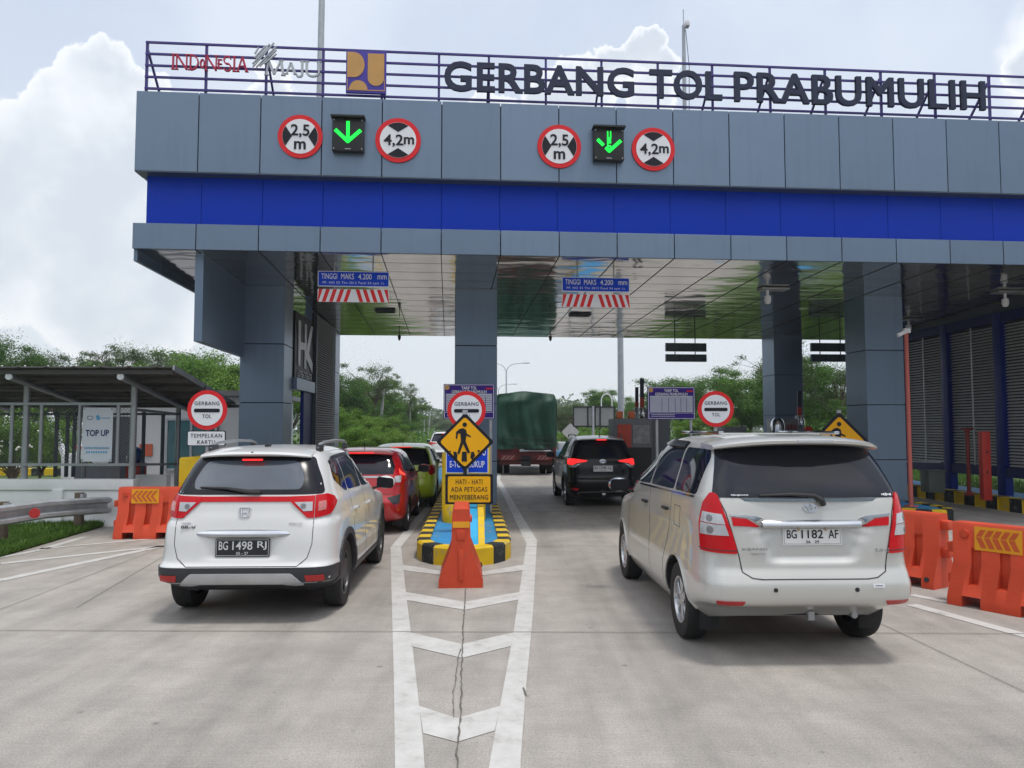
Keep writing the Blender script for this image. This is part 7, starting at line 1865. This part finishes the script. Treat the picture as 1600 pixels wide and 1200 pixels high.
# ------------------------------------------------------------------ trees
LM = leaf_mat('leaf_green', (.018, .06, .010), (.065, .16, .02), (.15, .26, .035))
LM2 = leaf_mat('leaf_bright', (.035, .10, .010), (.105, .22, .02), (.22, .34, .045))
LM3 = leaf_mat('leaf_dusky', (.034, .068, .028), (.08, .13, .046), (.15, .20, .085))
def make_tree_mesh(seed, H, kind, lm, nleaf):
    rr = random.Random(seed); t = MB(); tk = MATS['trunk']; lobes = []
    th = H * {'round': .35, 'tall': .55, 'wispy': .6, 'bushy': .2}[kind]
    lean = Vector((rr.uniform(-.06, .06), rr.uniform(-.06, .06), 0)) * H; base = Vector((0, 0, -.1)); fork = Vector((lean.x, lean.y, th))
    t.tube([base, base.lerp(fork, .5) + Vector((rr.uniform(-.1, .1), 0, 0)), fork], [H * .022, H * .017, H * .013], tk, 8, False)
    nb = {'round': 8, 'tall': 7, 'wispy': 8, 'bushy': 9}[kind]
    for i in range(nb):
        a = 2 * math.pi * i / nb + rr.uniform(-.5, .5)
        sp = H * {'round': rr.uniform(.12, .34), 'tall': rr.uniform(.06, .22), 'wispy': rr.uniform(.08, .26), 'bushy': rr.uniform(.12, .36)}[kind]
        z = rr.uniform(.45 if kind == 'round' else (.55 if kind == 'tall' else (.55 if kind == 'wispy' else .25)), .92) * H
        sp *= 1.15 - .6 * max(0, z / H - .6)
        e = Vector((lean.x + sp * math.cos(a), lean.y + sp * math.sin(a), z)); m = fork.lerp(e, .5) + Vector((0, 0, H * .03)); s = base.lerp(fork, rr.uniform(.75, 1))
        t.tube([s, m, e], [H * .009, H * .006, H * .002], tk, 5, False)
        rx = H * {'round': rr.uniform(.12, .19), 'tall': rr.uniform(.08, .13), 'wispy': rr.uniform(.07, .12), 'bushy': rr.uniform(.13, .2)}[kind]
        for _k in range({'round': 5, 'tall': 4, 'wispy': 4, 'bushy': 5}[kind]):
            dd = Vector((rr.gauss(0, .75), rr.gauss(0, .75), rr.gauss(.1, .55))) * rx
            r2 = rx * rr.uniform(.32, .72) * (.8 if kind == 'wispy' else 1)
            if rr.random() < .45: dd = dd * .7 + (m - e) * rr.uniform(.2, .8)
            t.tube([m.lerp(e, .5), e + dd * .8], [H * .003, H * .001], tk, 3, False)
            lobes.append((e + dd, Vector((r2, r2 * rr.uniform(.8, 1.2), r2 * rr.uniform(.5, .85)))))
    lobes.append((Vector((lean.x, lean.y, H * .88)), Vector((H * .1, H * .1, H * .09))))
    tm = t.bm; 
    vs, fs = [], []; ls = {'round': .24, 'tall': .21, 'wispy': .18, 'bushy': .22}[kind]
    wts = [l[1].x ** 2 for l in lobes]
    for _ in range(nleaf):
        c, r = rr.choices(lobes, wts)[0]
        d = Vector((rr.gauss(0, .62), rr.gauss(0, .62), rr.gauss(0, .6)))
        p = c + Vector((d.x * r.x, d.y * r.y, d.z * r.z))
        n = (d * .8 + Vector((rr.gauss(0, .6), rr.gauss(0, .6), rr.gauss(.4, .6)))).normalized(); u = n.orthogonal().normalized(); ang = rr.uniform(0, 6.28)
        q = Matrix.Rotation(ang, 3, n); u = q @ u; v = n.cross(u); s = ls * rr.uniform(.5, 1.15); w = s * rr.uniform(.35, .6)
        i = len(vs); vs += [p - u * s * .5, p + v * w * .5 - n * s * .08, p + u * s * .5, p - v * w * .5 - n * s * .08]; fs.append((i, i + 1, i + 2, i + 3))
    me = bpy.data.meshes.new('crown'); me.from_pydata([tuple(x) for x in vs], [], fs); me.materials.append(lm)
    o = t.build('trunk', smooth=60); tme = o.data; bpy.data.objects.remove(o)
    return me, tme
PROTO = {}
for key, (H, kind, lm, n, k) in {'round': (10, 'round', LM, 22000, 3), 'bright': (9, 'round', LM2, 20000, 3), 'tall': (12, 'tall', LM, 16000, 3), 'wispy': (11, 'wispy', LM3, 7000, 4), 'bushy': (6, 'bushy', LM2, 13000, 2), 'dusky': (9, 'round', LM3, 16000, 2)}.items():
    PROTO[key] = [(H, *make_tree_mesh(17 * i + sum(map(ord, key)), H, kind, lm, n)) for i in range(k)]
trr = random.Random(21)
def tree(kind, px, Y, top_py, label, group, wid=1.0, zb=0.0):
    t = at(px, top_py, Y); H0, cm, tm = trr.choice(PROTO[kind]); h = max(2.0, t.z - zb); k = h / H0 / .97
    root = thing(kind + '_tree' if kind not in ('bushy',) else 'bushy_shrub', (t.x, Y, zb), label, 'tree' if kind != 'bushy' else 'shrub', group, trr.uniform(0, 6.28))
    k *= .93; root.scale = (k * wid, k * wid, k)
    for nm, me in (('trunk', tm), ('crown', cm)):
        o = bpy.data.objects.new(nm, me); COL.objects.link(o); o.parent = root
    return root
G1, G2, G3, G4 = 'trees behind the shelter', 'trees on the left hillside', 'trees beyond the lanes', 'trees behind the right columns'
LAB = {('round', G1): 'dense green tree in the row behind the grey shelter roof', ('tall', G1): 'tall green tree standing above the row behind the shelter', ('wispy', G1): 'thin wispy tree against the sky behind the shelter', ('bright', G1): 'bright green rounded tree behind the shelter and left column', ('bushy', G1): 'low bright shrub behind the shelter', ('dusky', G1): 'greyish green tree behind the shelter roof',
       ('round', G2): 'dense green tree on the hillside between left and middle columns', ('tall', G2): 'tall dark tree on the hillside right of the left columns', ('wispy', G2): 'thin wispy tree rising from the hillside behind the red car', ('bright', G2): 'light green tree at the foot of the hillside behind the red car', ('bushy', G2): 'low bright shrub at the hillside foot behind the red car', ('dusky', G2): 'hazy grey-green tree at the road bend left of the middle column',
       ('round', G3): 'rounded green tree beyond the black SUV', ('tall', G3): 'tall green tree beyond the black SUV', ('wispy', G3): 'thin-leaved tree beyond the truck and black SUV', ('dusky', G3): 'greyish thin-leaved tree right of the truck', ('bright', G3): 'light green tree beyond the black SUV', ('bushy', G3): 'low shrub between the truck and the black SUV',
       ('round', G4): 'dense green tree behind the right-hand columns', ('tall', G4): 'tall dark tree seen between the two right columns', ('wispy', G4): 'thin-crowned tree between the two right columns', ('dusky', G4): 'greyish green tree behind the right tariff board', ('bright', G4): 'light green tree behind the right GERBANG TOL sign', ('bushy', G4): 'low shrub behind the right louvre wall'}
def row(items, g):
    for it in items: tree(it[0], it[1], it[2], it[3], LAB[(it[0], g)], g, it[4] if len(it) > 4 else 1.0)
row([('round', -120, 50, 520, 1.3), ('tall', 12, 46, 512), ('round', 48, 50, 574, 1.2), ('wispy', 88, 48, 538), ('dusky', 110, 52, 568, 1.2), ('wispy', 188, 46, 524), ('round', 150, 52, 572, 1.2), ('dusky', 215, 50, 566, 1.2), ('wispy', 240, 52, 536), ('bright', 262, 48, 570, 1.2), ('bright', 318, 44, 562, 1.3), ('bright', 360, 46, 560, 1.2), ('round', 340, 55, 556, 1.2), ('round', 410, 52, 560, 1.2),
     ('bushy', 330, 36, 640, 1.4), ('bushy', 370, 38, 636, 1.4), ('bushy', 20, 26, 660, 1.5), ('bushy', 62, 27, 655, 1.3), ('bushy', 285, 33, 640, 1.3), ('bright', -60, 44, 570, 1.3), ('round', 75, 60, 570, 1.4), ('dusky', 200, 62, 572, 1.5), ('round', 290, 62, 560, 1.5), ('bright', 462, 44, 580, 1.2)], G1)
row([('tall', 545, 60, 575, 1.2), ('bright', 535, 42, 630, 1.2), ('round', 560, 66, 585, 1.2), ('wispy', 585, 62, 561, 1.1), ('round', 600, 68, 596, 1.25), ('tall', 612, 72, 605, 1.2), ('wispy', 632, 75, 596, 1.1), ('round', 628, 76, 625, 1.25), ('tall', 640, 82, 628, 1.1), ('bright', 575, 46, 645, 1.3), ('bright', 600, 52, 650, 1.3), ('bushy', 545, 38, 672, 1.4), ('bushy', 580, 44, 674, 1.4), ('bushy', 615, 50, 672, 1.4), ('round', 585, 58, 628, 1.3), ('round', 612, 62, 640, 1.3), ('round', 520, 58, 590, 1.2),
     ('dusky', 652, 120, 655, 1.3), ('dusky', 668, 140, 657, 1.4), ('dusky', 682, 150, 652, 1.4), ('dusky', 698, 150, 655, 1.4), ('dusky', 640, 100, 648, 1.3), ('dusky', 660, 165, 655, 1.5), ('dusky', 690, 170, 652, 1.6), ('dusky', 712, 160, 656, 1.4)], G2)
row([('dusky', 876, 75, 632, 1.2), ('dusky', 896, 80, 636, 1.3), ('wispy', 886, 72, 628, 1.1), ('wispy', 914, 74, 626, 1.1), ('round', 905, 90, 650, 1.3), ('tall', 945, 78, 604, 1.4), ('round', 930, 80, 612, 1.1), ('round', 985, 75, 616, 1.2), ('round', 960, 85, 622, 1.2), ('bright', 1000, 60, 645, 1.2), ('bushy', 900, 55, 672, 1.6), ('bushy', 930, 58, 676, 1.5), ('bushy', 955, 56, 672, 1.4), ('bushy', 985, 52, 668, 1.4), ('dusky', 862, 95, 645, 1.3)], G3)
row([('round', 1050, 60, 596, 1.2), ('dusky', 1078, 62, 604, 1.2), ('round', 1100, 55, 594, 1.2), ('round', 1140, 52, 584, 1.2), ('round', 1165, 56, 578, 1.3), ('tall', 1238, 42, 536, 1.2), ('round', 1252, 46, 578, 1.2), ('tall', 1310, 46, 572, 1.1), ('round', 1285, 50, 588, 1.3), ('wispy', 1240, 40, 530, 1.2), ('wispy', 1320, 44, 560, 1.1), ('bright', 1120, 44, 640, 1.3), ('bright', 1075, 46, 650, 1.3), ('round', 1265, 40, 630, 1.2), ('round', 1300, 40, 625, 1.2), ('bright', 1235, 38, 640, 1.1), ('round', 1200, 50, 580, 1.2),
     ('round', 1400, 44, 610, 1.3), ('round', 1480, 42, 612, 1.4), ('round', 1560, 42, 610, 1.4), ('round', 1650, 42, 612, 1.4), ('bushy', 1480, 33, 700, 1.5), ('bushy', 1540, 33, 700, 1.5), ('bushy', 1600, 32, 700, 1.5)], G4)
# white-flowered bush behind the mesh screen
fl = thing('flowering_bush', (at(30, 700, 22).x, 22, 0), 'bush with scattered white blossoms behind the left end of the mesh', 'shrub')
H0, cm, tm = PROTO['bushy'][0]; fl.scale = (.42, .42, .42)
for nm, me in (('stem', tm), ('leaves', cm)):
    o = bpy.data.objects.new(nm, me); COL.objects.link(o); o.parent = fl
a = MB(); fr_ = random.Random(12); wb = M('blossom_white', (.78, .78, .72), .7)
for i in range(26):
    c = Vector((fl.location.x + fr_.gauss(0, .7), 22 - .75 + fr_.gauss(0, .2), fr_.uniform(.9, 2.3)))
    for k in range(5):
        d = Vector((fr_.gauss(0, .04), fr_.gauss(0, .04), fr_.gauss(0, .04))); a.ell(c + d, (.035, .03, .028), wb, 7, 5)
a.build('blossom', fl)
# undergrowth closing the foot of the woods
def under(name, pts, n, h, seed, lm, spread=1.5):
    rr = random.Random(seed); vs, fs = [], []; P_ = [Vector(p) for p in pts]
    for _ in range(n):
        k = rr.randrange(len(P_) - 1); c = P_[k].lerp(P_[k + 1], rr.random()); hh = h * (.6 + .4 * math.sin(c.x * 1.3 + c.y * .7)) 
        p = Vector((c.x + rr.gauss(0, spread), c.y + rr.gauss(0, spread), abs(rr.gauss(0, .5)) * hh)); s = rr.uniform(.2, .5)
        nrm = Vector((rr.gauss(0, 1), rr.gauss(-.4, 1), rr.gauss(.6, 1))).normalized(); u = nrm.orthogonal().normalized(); u = Matrix.Rotation(rr.uniform(0, 6.28), 3, nrm) @ u; v = nrm.cross(u)
        i = len(vs); vs += [p - u * s / 2, p + v * s * .22, p + u * s / 2, p - v * s * .22]; fs.append((i, i + 1, i + 2, i + 3))
    me = bpy.data.meshes.new(name); me.from_pydata([tuple(x) for x in vs], [], fs); me.materials.append(lm); o = bpy.data.objects.new(name, me); COL.objects.link(o); tag(o, kind='stuff')
under('undergrowth', [(-60, 48, 0), (-34, 46, 0), (-20, 42, 0), (-14, 44, 0), (-11.5, 60, 0), (-12, 90, 0), (-15, 140, 0)], 16000, 2.2, 4, LM)
under('undergrowth', [(5.5, 90, 0), (8, 62, 0), (13, 46, 0), (20, 37, 0), (40, 34, 0)], 12000, 2.0, 5, LM)
# distant wood closing the road
def far_wood():
    rr = random.Random(9); vs, fs = [], []
    for _ in range(26000):
        x = rr.uniform(-170, 190); y = rr.gauss(300, 22); top = 9.5 + 2.5 * math.sin(x * .11) + 1.5 * math.sin(x * .31 + 1) + 1.2 * math.sin(x * .8); z = top * (1 - rr.random() ** 1.6) ; s = rr.uniform(.8, 2.0)
        n = Vector((rr.gauss(0, 1), rr.gauss(-.5, 1), rr.gauss(.5, 1))).normalized(); u = n.orthogonal().normalized(); v = n.cross(u); p = Vector((x, y, z))
        i = len(vs); vs += [p - u * s / 2, p + v * s * .3, p + u * s / 2, p - v * s * .3]; fs.append((i, i + 1, i + 2, i + 3))
    me = bpy.data.meshes.new('far_wood'); me.from_pydata([tuple(x) for x in vs], [], fs); me.materials.append(LM3); o = bpy.data.objects.new('far_wood', me); COL.objects.link(o); tag(o, kind='stuff')
far_wood()
def gp2(rr): return rr.uniform(12.5, 18), rr.uniform(15, 34)
grass_patch('grass', gp2, 14000, .06, .2, gm, 8)
# ------------------------------------------------------------------ humid air softening the far woods
def haze():
    mb = MB(); mb.box((0, 180, 24), (760, 640, 51), air_mat())
    o = mb.build('haze', smooth=0); tag(o, kind='stuff')
def air_mat():
    m = bpy.data.materials.new('humid_air'); m.use_nodes = True; nt = m.node_tree; nt.nodes.clear()
    v = nt.nodes.new('ShaderNodeVolumePrincipled'); v.inputs['Color'].default_value = (.86, .92, .98, 1); v.inputs['Density'].default_value = .0006; v.inputs['Anisotropy'].default_value = .2
    o = nt.nodes.new('ShaderNodeOutputMaterial'); nt.links.new(v.outputs[0], o.inputs['Volume']); return m
haze()
